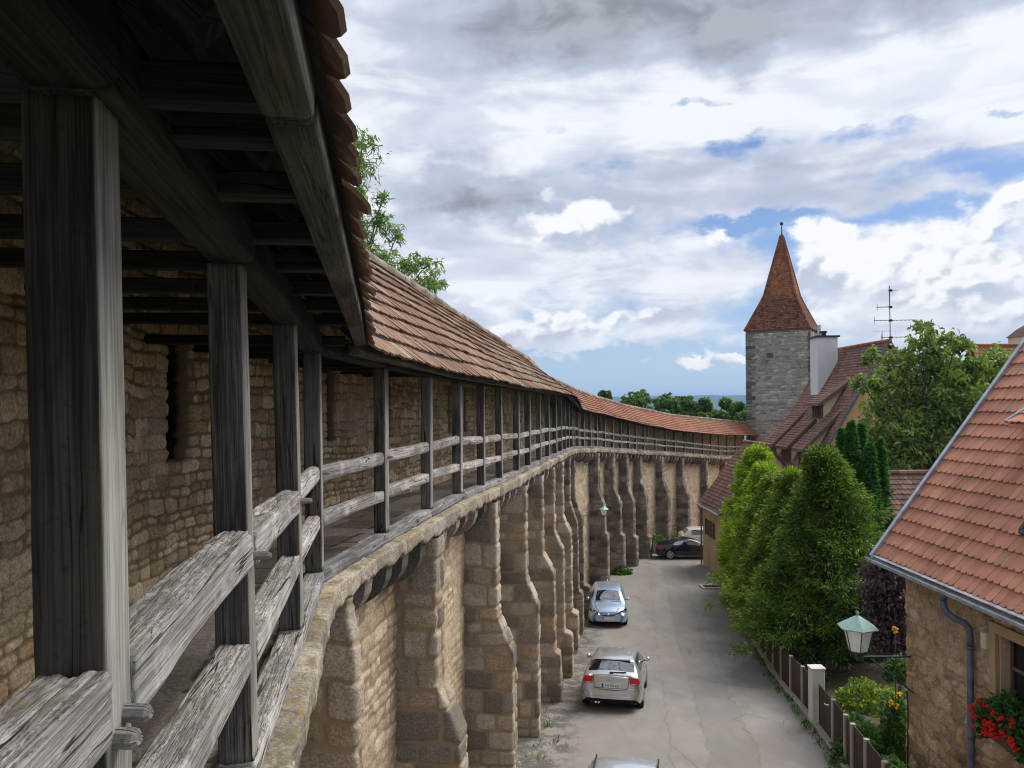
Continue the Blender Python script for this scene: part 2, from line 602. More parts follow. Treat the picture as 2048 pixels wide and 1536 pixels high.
def setp(gg, bs, col=None, rough=None, normal=None, metal=None, spec=None, **kw):
    if col is not None:
        gg.put(bs.inputs['Base Color'], col)
    if rough is not None:
        gg.put(bs.inputs['Roughness'], rough)
    if normal is not None:
        gg.put(bs.inputs['Normal'], normal)
    if metal is not None:
        gg.put(bs.inputs['Metallic'], metal)
    if spec is not None:
        gg.put(bs.inputs['Specular IOR Level'], spec)
    for k, v in kw.items():
        gg.put(bs.inputs[k.replace('_', ' ')], v)


def pos(gg):
    return gg.n('ShaderNodeNewGeometry').outputs['Position']


def attr(gg):
    a = gg.n('ShaderNodeAttribute', attribute_name='st')
    s = gg.n('ShaderNodeSeparateColor', {0: a.outputs['Color']})
    return s.outputs[0], s.outputs[1], s.outputs[2], a.outputs['Alpha']


def wood(name, dark, light, worn=0.0, bump=0.5, weather=None):
    m_, gg, bs = new_mat(name)
    uv = gg.n('ShaderNodeUVMap', uv_map='UVMap').outputs[0]
    fine = gg.noise(gg.scale(uv, (2.6, 150.0, 1)), 1.0, 6.0, 0.65, '2D', 0.15)
    mid = gg.noise(gg.scale(uv, (1.3, 42.0, 1)), 1.0, 5.0, 0.6, '2D', 0.3)
    big = gg.noise(gg.scale(uv, (0.9, 3.0, 1)), 1.0, 4.0, 0.6, '2D')
    pit = gg.noise(uv, 38.0, 3.0, 0.6, '2D')
    ck = gg.noise(gg.scale(uv, (0.45, 9.0, 1)), 1.0, 3.0, 0.5, '2D', 0.3)
    crack = gg.ss(gg.m('ABSOLUTE', gg.m('SUBTRACT', ck, 0.5), 0), 0.013, 0.003)
    crack = gg.m('MULTIPLY', crack, gg.ss(big, 0.42, 0.55))
    t = gg.m('ADD', gg.m('MULTIPLY', fine, 0.6), gg.m('ADD', gg.m('MULTIPLY', mid, 0.6), gg.m('MULTIPLY', big, 0.7)))
    col = gg.mix(gg.ss(t, 0.72, 1.18), dark, light)
    col = gg.mix(gg.m('MULTIPLY', gg.ss(pit, 0.6, 0.75), 0.35), col, tuple(c * 0.45 for c in dark))
    if worn:
        gr = gg.noise(uv, 3.0, 5.0, 0.6, '2D')
        col = gg.mix(gg.m('MULTIPLY', gg.ss(gr, 0.52, 0.7), worn), col, tuple(min(1, c * 1.5 + 0.05) for c in light))
        col = gg.mix(gg.m('MULTIPLY', gg.ss(gg.noise(uv, 5.0, 5.0, 0.6, '2D'), 0.58, 0.72), worn * 0.5), col, (0.13, 0.115, 0.06))
    if worn:
        # rain-eaten upper faces: dark pits and threads of lichen between the grain
        nz = gg.n('ShaderNodeSeparateXYZ', {0: gg.n('ShaderNodeNewGeometry').outputs['Normal']}).outputs[2]
        topf = gg.ss(nz, 0.3, 0.8)
        split = gg.m('ABSOLUTE', gg.m('SUBTRACT', gg.noise(gg.scale(uv, (4.5, 48.0, 1)), 1.0, 5.0, 0.68, '2D', 0.5), 0.5), 0)
        split = gg.m('MULTIPLY', gg.ss(split, 0.03, 0.004), gg.mr(topf, 0, 1, 0.3, 1.0))
        pits = gg.ss(gg.noise(gg.scale(uv, (16.0, 110.0, 1)), 1.0, 4.0, 0.72, '2D', 0.2), 0.5, 0.62)
        col = gg.mix(gg.m('MULTIPLY', gg.m('MULTIPLY', topf, pits), 0.65), col, (0.075, 0.064, 0.054))
        col = gg.mix(gg.m('MULTIPLY', split, 0.85), col, (0.03, 0.025, 0.022))
        col = gg.mix(gg.m('MULTIPLY', topf, gg.m('MULTIPLY', gg.ss(gg.noise(uv, 9.0, 5.0, 0.65, '2D'), 0.5, 0.68), 0.55)), col, (0.17, 0.155, 0.1))
    col = gg.mix(gg.m('MULTIPLY', crack, 0.9), col, (0.006, 0.005, 0.005))
    oi = gg.n('ShaderNodeObjectInfo').outputs['Random']
    col = gg.mix(1.0, col, gg.n('ShaderNodeCombineColor', {0: gg.mr(oi, 0, 1, 0.8, 1.15), 1: gg.mr(oi, 0, 1, 0.8, 1.13), 2: gg.mr(oi, 0, 1, 0.8, 1.12)}).outputs[0], 'MULTIPLY')
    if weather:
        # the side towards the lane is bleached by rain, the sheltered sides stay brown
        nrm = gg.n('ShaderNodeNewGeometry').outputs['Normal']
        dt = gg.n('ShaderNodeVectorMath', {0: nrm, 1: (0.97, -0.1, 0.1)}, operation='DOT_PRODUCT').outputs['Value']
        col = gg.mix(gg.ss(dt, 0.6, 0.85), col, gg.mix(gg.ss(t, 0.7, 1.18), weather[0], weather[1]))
    h = gg.m('SUBTRACT', gg.m('ADD', gg.m('MULTIPLY', fine, 0.5), gg.m('MULTIPLY', mid, 0.7)), gg.m('MULTIPLY', crack, 1.2))
    setp(gg, bs, col, 0.85, gg.bump(h, bump, 0.012), spec=0.25)
    return m_


def stone(name, c1, c2, c3, joint, grime=None, moss=None, bump=0.5, fillc=None, fs=1.0, patch=None):
    m_, gg, bs = new_mat(name)
    tone, jm, hue, fl = attr(gg)
    p = pos(gg)
    n1 = gg.noise(p, 38.0 * fs, 7.0, 0.72)
    n2 = gg.noise(p, 6.0 * fs, 6.0, 0.66)
    n3 = gg.noise(p, 1.1 * fs, 4.0, 0.55)
    col = gg.mix(gg.ss(tone, 0.08, 0.92), c1, c2)
    col = gg.mix(gg.m('MULTIPLY', gg.ss(hue, 0.62, 0.9), gg.ss(n2, 0.35, 0.6)), col, c3)
    if fillc:
        col = gg.mix(gg.m('MULTIPLY', gg.ss(fl, 0.15, 0.7), gg.ss(n2, 0.25, 0.6)), col, fillc)
    col = gg.mix(gg.ss(n1, 0.36, 0.66), gg.mix(1.0, col, (0.62, 0.6, 0.58), 'MULTIPLY'), gg.mix(1.0, col, (1.22, 1.21, 1.2), 'MULTIPLY'))
    col = gg.mix(gg.m('MULTIPLY', gg.ss(n2, 0.56, 0.74), 0.4), col, tuple(c * 0.5 for c in c1))
    if patch:
        for k, (pc_, sc_, lo_) in enumerate(patch):
            col = gg.mix(gg.m('MULTIPLY', gg.ss(gg.noise(gg.n('ShaderNodeVectorMath', {0: p, 1: (k * 7.3, 3.1, k * 2.2)}, operation='ADD').outputs[0], sc_, 5.0, 0.62), lo_, lo_ + 0.1), 0.75), col, pc_)
    if grime:
        col = gg.mix(gg.m('MULTIPLY', gg.ss(n3, 0.45, 0.68), grime[3]), col, gg.mix(1.0, col, grime[:3], 'MULTIPLY'))
    col = gg.mix(gg.m('MULTIPLY', gg.ss(jm, 0.22, 0.8), 0.9), col, joint)
    col = gg.mix(gg.ss(jm, 1.05, 1.9), col, (0.012, 0.01, 0.009))      # loophole openings: their shade painted near-black
    if moss:
        nz = gg.n('ShaderNodeSeparateXYZ', {0: gg.n('ShaderNodeNewGeometry').outputs['Normal']}).outputs[2]
        mm = gg.m('MULTIPLY', gg.ss(nz, 0.5, 0.85), gg.ss(gg.noise(p, 5.0, 8.0, 0.72), 0.47, 0.58))
        mc = gg.mix(gg.ss(gg.noise(p, 6.0, 3.0, 0.5), 0.4, 0.62), moss, (0.27, 0.18, 0.06))
        col = gg.mix(gg.m('MULTIPLY', mm, 0.85), col, mc)
    h = gg.m('ADD', gg.m('MULTIPLY', n1, 0.55), gg.m('MULTIPLY', n2, 0.7))
    setp(gg, bs, col, 0.92, gg.bump(h, bump, 0.03 / fs), spec=0.2)
    return m_


def tile_mat(name, c1, c2, c3, lich, lk=0.7, bump=0.3):
    m_, gg, bs = new_mat(name)
    tone, lc, hue, _ = attr(gg)
    p = pos(gg)
    n1 = gg.noise(p, 30.0, 5.0, 0.6)
    n2 = gg.noise(p, 3.5, 5.0, 0.6)
    n0 = gg.noise(p, 0.55, 4.0, 0.6)
    col = gg.mix(tone, c1, c2)
    col = gg.mix(gg.ss(hue, 0.6, 0.95), col, c3)
    col = gg.mix(gg.m('MULTIPLY', gg.ss(n0, 0.45, 0.62), 0.5), col, gg.mix(1.0, col, (0.55, 0.52, 0.52), 'MULTIPLY'))
    k = gg.m('MULTIPLY', gg.ss(gg.m('ADD', gg.m('MULTIPLY', lc, 0.45), gg.m('MULTIPLY', n2, 0.9)), 0.55, 0.8), lk)
    col = gg.mix(k, col, gg.mix(gg.ss(n1, 0.4, 0.6), lich, tuple(c * 0.55 for c in lich)))
    col = gg.mix(gg.m('MULTIPLY', gg.ss(n1, 0.5, 0.75), 0.45), col, gg.mix(1.0, col, (0.5, 0.5, 0.5), 'MULTIPLY'))
    setp(gg, bs, col, 0.85, gg.bump(n1, bump, 0.01), spec=0.25)
    return m_


def plaster(name, col0, blotch, amt=0.5, sc=1.0, bump=0.25):
    m_, gg, bs = new_mat(name)
    p = pos(gg)
    n1 = gg.noise(p, 22.0 * sc, 5.0, 0.6)
    n2 = gg.noise(gg.scale(p, (1, 1, 0.45)), 1.5 * sc, 6.0, 0.62)
    col = gg.mix(gg.m('MULTIPLY', gg.ss(n2, 0.4, 0.7), amt), col0, blotch)
    col = gg.mix(gg.m('MULTIPLY', gg.ss(n1, 0.45, 0.75), 0.25), col, tuple(c * 0.6 for c in col0))
    setp(gg, bs, col, 0.9, gg.bump(n1, bump, 0.02), spec=0.2)
    return m_


def plain(name, col, rough=0.5, metal=0.0, spec=0.5, var=0.15, sc=8.0, **kw):
    m_, gg, bs = new_mat(name)
    p = gg.n('ShaderNodeTexCoord').outputs['Object']
    n1 = gg.noise(p, sc, 5.0, 0.6)
    c = gg.mix(gg.ss(n1, 0.3, 0.7), tuple(x * (1 - var) for x in col), tuple(min(1, x * (1 + var)) for x in col))
    setp(gg, bs, c, gg.mr(n1, 0.3, 0.7, rough * 0.9, min(1, rough * 1.12)), None, metal, spec, **kw)
    return m_


def leaf_mat(name, dark, light, tip=None, trans=0.35):
    m_ = bpy.data.materials.new(name)
    m_.use_nodes = True
    nt = m_.node_tree
    nt.nodes.clear()
    gg = G(nt)
    tone, r1, r2, _ = attr(gg)
    p = pos(gg)
    n = gg.noise(p, 1.1, 3.0, 0.6)
    col = gg.mix(gg.ss(gg.m('ADD', gg.m('MULTIPLY', tone, 0.75), gg.m('MULTIPLY', n, 0.5)), 0.2, 0.95), dark, light)
    if tip:
        col = gg.mix(gg.m('MULTIPLY', gg.ss(r1, 0.72, 0.95), 0.8), col, tip)
    bs = gg.n('ShaderNodeBsdfPrincipled', {'Base Color': col, 'Roughness': 0.55, 'Specular IOR Level': 0.3})
    tr = gg.n('ShaderNodeBsdfTranslucent', {'Color': gg.mix(1.0, col, (1.15, 1.25, 0.6), 'MULTIPLY')})
    mx = gg.n('ShaderNodeMixShader', {0: trans, 1: bs.outputs[0], 2: tr.outputs[0]})
    nt.links.new(mx.outputs[0], gg.n('ShaderNodeOutputMaterial').inputs[0])
    return m_


def paint(name, col, metal=0.55, rough=0.28, coat=0.8):
    m_, gg, bs = new_mat(name)
    p = gg.n('ShaderNodeTexCoord').outputs['Object']
    n1 = gg.noise(p, 3.0, 5.0, 0.6)
    c = gg.mix(gg.m('MULTIPLY', gg.ss(n1, 0.45, 0.75), 0.16), col, tuple(x * 0.6 + 0.03 for x in col))
    setp(gg, bs, c, gg.mr(n1, 0.3, 0.7, rough, rough + 0.1), None, metal, 0.5, Coat_Weight=coat, Coat_Roughness=0.05)
    return m_


M = {}
M['rail'] = wood('weathered_silver_oak', (0.15, 0.142, 0.137), (0.5, 0.48, 0.465), 0.4, 1.0)
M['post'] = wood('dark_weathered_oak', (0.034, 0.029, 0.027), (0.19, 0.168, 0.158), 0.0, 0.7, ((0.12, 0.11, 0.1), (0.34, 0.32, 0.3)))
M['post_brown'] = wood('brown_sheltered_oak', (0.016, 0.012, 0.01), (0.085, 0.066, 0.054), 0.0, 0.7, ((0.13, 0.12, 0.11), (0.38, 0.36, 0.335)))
M['sill'] = wood('grey_sill_oak', (0.085, 0.085, 0.09), (0.36, 0.36, 0.37), 0.3, 0.6)
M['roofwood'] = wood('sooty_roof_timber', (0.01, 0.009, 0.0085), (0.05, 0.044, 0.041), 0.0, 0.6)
M['fascia'] = wood('brown_grey_eave_timber', (0.03, 0.026, 0.023), (0.14, 0.122, 0.108), 0.0, 0.6)
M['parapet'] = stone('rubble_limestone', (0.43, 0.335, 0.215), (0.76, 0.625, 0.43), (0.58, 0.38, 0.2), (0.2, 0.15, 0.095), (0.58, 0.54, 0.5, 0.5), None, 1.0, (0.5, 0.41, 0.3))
M['panel'] = stone('pale_rubble_limestone', (0.4, 0.32, 0.22), (0.68, 0.57, 0.43), (0.56, 0.41, 0.25), (0.27, 0.2, 0.13), (0.64, 0.61, 0.58, 0.4), None, 0.7, (0.5, 0.39, 0.27))
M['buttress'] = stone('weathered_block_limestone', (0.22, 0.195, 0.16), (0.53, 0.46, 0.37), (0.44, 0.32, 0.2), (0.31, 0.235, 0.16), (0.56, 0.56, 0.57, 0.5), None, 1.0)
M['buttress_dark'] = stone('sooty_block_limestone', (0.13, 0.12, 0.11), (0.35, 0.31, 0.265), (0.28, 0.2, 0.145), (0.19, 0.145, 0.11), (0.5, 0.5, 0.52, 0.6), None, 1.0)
M['ledge'] = stone('mossy_ledge_stone', (0.26, 0.23, 0.185), (0.47, 0.42, 0.345), (0.37, 0.3, 0.21), (0.14, 0.105, 0.07), (0.5, 0.48, 0.45, 0.5), (0.15, 0.138, 0.08), 1.0)
M['floor'] = stone('worn_walkway_flags', (0.16, 0.145, 0.13), (0.32, 0.285, 0.255), (0.26, 0.2, 0.15), (0.05, 0.04, 0.032), (0.6, 0.6, 0.6, 0.5), None, 0.35)
M['tower'] = stone('grey_tower_limestone', (0.25, 0.24, 0.225), (0.54, 0.515, 0.475), (0.38, 0.34, 0.29), (0.3, 0.28, 0.25), (0.55, 0.55, 0.57, 0.6), None, 0.6, None, 0.5)
M['quoin'] = stone('dark_tower_quoins', (0.11, 0.107, 0.104), (0.26, 0.25, 0.235), (0.14, 0.12, 0.1), (0.1, 0.09, 0.08), (0.55, 0.55, 0.57, 0.6), None, 0.6, None, 0.5)
M['house'] = stone('ochre_rubble_plaster', (0.3, 0.215, 0.135), (0.62, 0.47, 0.3), (0.62, 0.37, 0.16), (0.3, 0.225, 0.155), (0.5, 0.45, 0.42, 0.7), None, 1.0, (0.5, 0.4, 0.3), 1.0, (((0.52, 0.33, 0.14), 2.6, 0.54), ((0.2, 0.15, 0.11), 3.4, 0.55), ((0.62, 0.52, 0.4), 2.0, 0.57)))
M['tile'] = tile_mat('old_clay_tiles', (0.135, 0.074, 0.049), (0.275, 0.158, 0.104), (0.21, 0.14, 0.1), (0.42, 0.38, 0.27), 0.85)
M['tile_far'] = tile_mat('red_clay_tiles', (0.22, 0.082, 0.046), (0.36, 0.15, 0.085), (0.25, 0.13, 0.085), (0.36, 0.27, 0.2), 0.5)
M['tile_pink'] = tile_mat('new_pink_clay_tiles', (0.44, 0.195, 0.125), (0.61, 0.305, 0.205), (0.51, 0.24, 0.16), (0.36, 0.29, 0.23), 0.45, 0.15)
M['tile_brown'] = tile_mat('brown_clay_tiles', (0.12, 0.07, 0.058), (0.25, 0.145, 0.115), (0.3, 0.15, 0.1), (0.24, 0.2, 0.17), 0.4)
M['tile_spire'] = tile_mat('patched_spire_tiles', (0.08, 0.05, 0.038), (0.42, 0.155, 0.065), (0.22, 0.1, 0.06), (0.13, 0.1, 0.08), 0.5)
M['ridge'] = stone('mortared_ridge', (0.2, 0.18, 0.155), (0.4, 0.36, 0.31), (0.26, 0.17, 0.12), (0.1, 0.08, 0.06), (0.6, 0.6, 0.6, 0.5), (0.16, 0.15, 0.08), 0.8)
M['tan'] = plaster('tan_plaster', (0.56, 0.43, 0.29), (0.36, 0.26, 0.17), 0.6)
M['yellow'] = plaster('yellow_plaster', (0.58, 0.38, 0.19), (0.5, 0.31, 0.13), 0.5)
M['white'] = plaster('white_plaster', (0.66, 0.66, 0.66), (0.52, 0.53, 0.54), 0.4)
M['cream'] = plaster('cream_plaster', (0.66, 0.58, 0.44), (0.52, 0.45, 0.34), 0.5)
M['sandstone'] = plaster('sandstone_trim', (0.42, 0.31, 0.19), (0.3, 0.22, 0.14), 0.5, 3.0)
M['concrete'] = plaster('fence_concrete', (0.38, 0.35, 0.295), (0.24, 0.22, 0.19), 0.6, 3.0)
M['whitepost'] = plaster('white_gate_post', (0.66, 0.65, 0.61), (0.45, 0.43, 0.38), 0.4, 3.0)
M['brownwood'] = wood('brown_fence_boards', (0.03, 0.022, 0.018), (0.1, 0.073, 0.06), 0.0, 0.5)
M['windowwood'] = wood('painted_brown_wood', (0.11, 0.07, 0.055), (0.2, 0.13, 0.1), 0.0, 0.3)
M['zinc'] = plain('zinc_sheet', (0.42, 0.47, 0.53), 0.42, 0.85, 0.5, 0.2, 5.0)
M['pipe'] = plain('painted_grey_downpipe', (0.1, 0.12, 0.155), 0.5, 0.2, 0.4, 0.25, 6.0)
M['darkmetal'] = plain('dark_painted_metal', (0.03, 0.035, 0.036), 0.5, 0.4, 0.5, 0.3)
M['lampgreen'] = plain('dark_green_lamp_iron', (0.018, 0.055, 0.055), 0.45, 0.2, 0.5, 0.3)
M['copper'] = plain('pale_green_lamp_roof', (0.3, 0.47, 0.43), 0.55, 0.1, 0.4, 0.15, 14.0)
M['glass'] = plain('dark_window_glass', (0.012, 0.015, 0.018), 0.06, 0.0, 0.6, 0.2)
M['frost'] = plain('milky_lamp_glass', (0.85, 0.9, 0.88), 0.25, 0.0, 0.5, 0.08, 5.0)
M['black'] = plain('black_rubber', (0.012, 0.012, 0.013), 0.75, 0.0, 0.3, 0.3)
M['plastic'] = plain('black_trim_plastic', (0.014, 0.015, 0.017), 0.4, 0.0, 0.4, 0.2)
M['rim'] = plain('alloy_rim', (0.55, 0.57, 0.6), 0.3, 0.9, 0.5, 0.1)
M['chrome'] = plain('chrome_trim', (0.7, 0.72, 0.75), 0.12, 1.0, 0.5, 0.05)
M['redlamp'] = plain('red_tail_lamp', (0.5, 0.008, 0.012), 0.15, 0.0, 0.6, 0.2)
M['clearlamp'] = plain('clear_head_lamp', (0.5, 0.55, 0.58), 0.1, 0.3, 0.7, 0.3, 20.0)
M['plate'] = plain('white_number_plate', (0.72, 0.74, 0.72), 0.4, 0.0, 0.4, 0.05)
M['plateblue'] = plain('blue_plate_band', (0.01, 0.05, 0.4), 0.4, 0.0, 0.4, 0.05)
M['carglass'] = plain('tinted_car_glass', (0.014, 0.018, 0.02), 0.03, 0.0, 0.5, 0.1, IOR=3.0, Coat_Weight=1.0, Coat_Roughness=0.02)
M['silver'] = paint('silver_car_paint', (0.6, 0.605, 0.615), 0.75, 0.28)
M['bluesilver'] = paint('light_blue_car_paint', (0.45, 0.57, 0.75), 0.7, 0.3)
M['navy'] = paint('black_blue_car_paint', (0.004, 0.006, 0.018), 0.0, 0.12, 0.15)
M['whitecar'] = paint('cream_white_car_paint', (0.6, 0.6, 0.57), 0.0, 0.25)
M['palesilver'] = paint('pale_silver_car_paint', (0.6, 0.66, 0.7), 0.65, 0.3)
M['bark'] = wood('tree_bark', (0.045, 0.038, 0.03), (0.16, 0.14, 0.115), 0.0, 0.9)
M['thuja'] = leaf_mat('thuja_fronds', (0.04, 0.085, 0.014), (0.22, 0.33, 0.042), (0.46, 0.52, 0.08))
M['thuja_dark'] = leaf_mat('dark_thuja_fronds', (0.02, 0.058, 0.011), (0.135, 0.24, 0.034), (0.34, 0.43, 0.065))
M['thuja_yellow'] = leaf_mat('yellow_green_fronds', (0.09, 0.19, 0.014), (0.32, 0.5, 0.03), (0.6, 0.62, 0.07))
M['cypress'] = leaf_mat('cypress_fronds', (0.02, 0.08, 0.02), (0.085, 0.23, 0.04), (0.13, 0.3, 0.06))
M['walnut'] = leaf_mat('walnut_leaves', (0.06, 0.115, 0.03), (0.22, 0.32, 0.08), (0.36, 0.4, 0.12))
M['willow'] = leaf_mat('poplar_leaves', (0.06, 0.125, 0.03), (0.2, 0.31, 0.075), (0.32, 0.42, 0.12))
M['fartree'] = leaf_mat('far_tree_leaves', (0.04, 0.085, 0.02), (0.14, 0.24, 0.05), None)
M['purple'] = leaf_mat('purple_plum_leaves', (0.035, 0.022, 0.03), (0.13, 0.095, 0.115), (0.2, 0.16, 0.18), 0.2)
M['garden'] = leaf_mat('garden_leaves', (0.03, 0.09, 0.018), (0.12, 0.25, 0.06), (0.22, 0.34, 0.13))
M['geranium'] = leaf_mat('geranium_leaves', (0.025, 0.075, 0.018), (0.07, 0.17, 0.045), None)
M['redflower'] = plain('red_petals', (0.62, 0.012, 0.008), 0.6, 0.0, 0.3, 0.25, 30.0)
M['yellowflower'] = plain('yellow_petals', (0.75, 0.45, 0.015), 0.6, 0.0, 0.3, 0.2, 30.0)
M['terracotta'] = plain('brown_planter', (0.12, 0.06, 0.035), 0.7, 0.0, 0.3, 0.2)


def asphalt():
    m_, gg, bs = new_mat('patched_asphalt')
    p = pos(gg)
    fine = gg.noise(p, 95.0, 4.0, 0.7)
    mid = gg.noise(gg.scale(p, (1.0, 0.45, 1)), 1.6, 6.0, 0.62)
    big = gg.noise(gg.scale(p, (0.55, 0.2, 1)), 1.0, 5.0, 0.6)
    base = gg.mix(gg.ss(mid, 0.3, 0.72), (0.22, 0.207, 0.195), (0.275, 0.26, 0.244))
    pink = gg.m('MULTIPLY', gg.ss(big, 0.48, 0.62), 0.5)
    base = gg.mix(pink, base, (0.245, 0.213, 0.198))
    base = gg.mix(gg.m('MULTIPLY', gg.ss(fine, 0.5, 0.72), 0.5), base, (0.08, 0.074, 0.07))
    base = gg.mix(gg.m('MULTIPLY', gg.ss(fine, 0.4, 0.25), 0.3), base, (0.36, 0.34, 0.31))
    st = gg.noise(gg.scale(p, (0.9, 0.35, 1)), 1.3, 5.0, 0.65)
    base = gg.mix(gg.m('MULTIPLY', gg.ss(st, 0.52, 0.8), 0.25), base, (0.095, 0.089, 0.084))
    # cracks and the seams of old repair strips, which run along the lane
    wob = gg.n('ShaderNodeTexNoise', {'Vector': p, 'Scale': 1.4, 'Detail': 5.0}).outputs[1]
    pw = gg.n('ShaderNodeVectorMath', {0: p, 1: gg.n('ShaderNodeVectorMath', {0: wob, 1: (0.5, 0.5, 0.5)}, operation='MULTIPLY').outputs[0]}, operation='ADD').outputs[0]
    vo = gg.n('ShaderNodeTexVoronoi', {'Vector': gg.scale(pw, (0.3, 0.17, 0.0)), 'Scale': 1.0}, feature='DISTANCE_TO_EDGE')
    crack = gg.m('MULTIPLY', gg.ss(vo.outputs[0], 0.007, 0.002), gg.ss(gg.noise(p, 0.7, 3.0, 0.6), 0.5, 0.6))
    base = gg.mix(gg.m('MULTIPLY', crack, 0.5), base, (0.1, 0.093, 0.087))
    sp = gg.n('ShaderNodeSeparateXYZ', {0: pw})
    lane = gg.m('SUBTRACT', sp.outputs[0], gg.m('MULTIPLY', sp.outputs[1], 0.16))
    for off in (1.0, 1.9, 3.05):
        ln = gg.ss(gg.m('ABSOLUTE', gg.m('SUBTRACT', lane, off), 0), 0.05, 0.012)
        ln = gg.m('MULTIPLY', ln, gg.ss(gg.noise(p, 0.8, 3.0, 0.6), 0.36, 0.56))
        base = gg.mix(gg.m('MULTIPLY', ln, 0.28), base, (0.11, 0.1, 0.095))
    wet = gg.m('MULTIPLY', gg.ss(lane, -0.9, -1.9), gg.ss(gg.noise(p, 1.6, 6.0, 0.65), 0.4, 0.56))
    base = gg.mix(gg.m('MULTIPLY', wet, 0.75), base, gg.mix(gg.ss(gg.noise(p, 38.0, 3.0, 0.7), 0.62, 0.68), (0.055, 0.054, 0.056), (0.45, 0.44, 0.42)))
    strip = gg.m('MULTIPLY', gg.ss(lane, 1.85, 1.95), gg.ss(lane, 3.1, 3.0))
    base = gg.mix(gg.m('MULTIPLY', strip, 0.2), base, (0.13, 0.122, 0.115))
    setp(gg, bs, base, 0.88, gg.bump(gg.m('SUBTRACT', fine, gg.m('MULTIPLY', crack, 2.0)), 0.35, 0.01), spec=0.25)
    return m_


M['asphalt'] = asphalt()


def meadow(name, a, b, c):
    m_, gg, bs = new_mat(name)
    p = pos(gg)
    n1, n2 = gg.noise(p, 6.0, 6.0, 0.65), gg.noise(p, 0.25, 5.0, 0.6)
    col = gg.mix(gg.ss(n1, 0.35, 0.65), a, b)
    col = gg.mix(gg.m('MULTIPLY', gg.ss(n2, 0.45, 0.65), 0.6), col, c)
    setp(gg, bs, col, 0.95, gg.bump(n1, 0.6, 0.08), spec=0.15)
    return m_


M['earth'] = meadow('garden_soil', (0.06, 0.045, 0.03), (0.13, 0.1, 0.07), (0.05, 0.075, 0.025))
M['field'] = meadow('meadow_and_fields', (0.05, 0.085, 0.025), (0.1, 0.13, 0.045), (0.16, 0.15, 0.07))
M['hill'] = meadow('wooded_hill', (0.022, 0.045, 0.018), (0.045, 0.075, 0.03), (0.07, 0.085, 0.04))

# ================================================================== town wall
class Path:
    """street edge of the wall walk; o is the offset towards the street in metres"""

    def __init__(self, pts):
        self.p = [np.array(q, float) for q in pts]
        self.y = np.array([q[1] for q in pts])
        nr = []
        for a, b in zip(self.p[:-1], self.p[1:]):
            d = (b - a) / np.linalg.norm(b - a)
            nr.append(np.array([d[1], -d[0]]))
        self.nseg = nr
        self.m = [nr[0]] + [(a + b) / (1 + a @ b) for a, b in zip(nr[:-1], nr[1:])] + [nr[-1]]
        self.len = np.concatenate([[0], np.cumsum([np.linalg.norm(b - a) for a, b in zip(self.p[:-1], self.p[1:])])])
        X = np.array(self.p)
        MM = np.array(self.m)
        self.X, self.MM = X, MM

    def xy(self, y, o=0.0):
        """point(s) at parameter y (metres along +Y) and offset o"""
        y = np.asarray(y, float)
        o = np.asarray(o, float)
        bx = np.interp(y, self.y, self.X[:, 0])
        by = np.interp(y, self.y, self.X[:, 1])
        mx = np.interp(y, self.y, self.MM[:, 0])
        my = np.interp(y, self.y, self.MM[:, 1])
        return np.stack(np.broadcast_arrays(bx + o * mx, by + o * my), axis=-1)

    def s(self, y):
        return np.interp(y, self.y, self.len)

    def ys(self, s):
        return np.interp(s, self.len, self.y)

    def seg(self, y):
        return int(np.clip(np.searchsorted(self.y, y, 'right') - 1, 0, len(self.nseg) - 1))

    def nrm(self, y):
        n = self.nseg[self.seg(y)]
        return Vector((n[0], n[1], 0))

    def dirn(self, y):
        n = self.nseg[self.seg(y)]
        return Vector((-n[1], n[0], 0))


PATH = Path([(-0.563 + 0.169 * 2.5, -2.5), (-1.79, 7.25), (-1.54, 9.33), (0.184, 20.3), (1.85, 30.0), (3.0, 38.0), (3.85, 41.3), (4.9, 44.5), (6.1, 47.4),
             (7.35, 50.0), (8.75, 53.0), (10.95, 57.0), (13.4, 61.5), (16.9, 67.5), (20.1, 73.0), (24.6, 80.0), (26.5, 83.0)])
ZB = [(-3, -1.53), (14, -1.53), (15.5, -1.6), (20.3, -1.71), (27, -1.78), (33, -1.9), (39, -2.1), (44.5, -2.42), (53, -3.13), (61.5, -3.88), (73, -4.98), (84, -5.6)]
ZE = [(-3, 0.60), (5, 0.60), (7.3, 0.55), (12, 0.47), (20, 0.42), (30, 0.40), (33, 0.34), (36, 0.08), (38.5, -0.24), (44.5, -0.54), (52.5, -1.38), (61, -2.2), (73, -3.0), (80, -3.35), (84, -3.5)]
RO = [(-3, -2.0), (30, -2.0), (34, -1.7), (40, -1.0), (44, -0.95), (84, -0.95)]
RZ = [(-3, 3.0), (8, 2.98), (14, 2.85), (20, 2.66), (30, 2.3), (34, 1.9), (37, 1.45), (40, 1.12), (45, 0.66), (54, -0.23), (62, -0.93), (73, -1.56), (80, -2.0), (84, -2.2)]
WO = [(-3, -1.62), (32, -1.62), (42, -1.0), (84, -1.0)]
STREET = [(-200, -6.6), (0, -6.8), (14, -7.9), (21.5, -8.65), (26, -9.28), (35, -10.12), (44, -10.33), (53, -10.62), (80, -11.8), (120, -12.6), (300, -22), (900, -40), (3000, -55), (40000, -60)]


def zb(y):
    return interp(y, ZB)


def street(y):
    return interp(y, STREET)


def P3(y, o, z):
    q = PATH.xy(y, o)
    return Vector((float(q[0]), float(q[1]), float(z)))


WALL = empty('town_wall', P3(0, -0.5, -6.8), 'long medieval limestone town wall with buttresses curving along the lane to the tower', 'town wall')


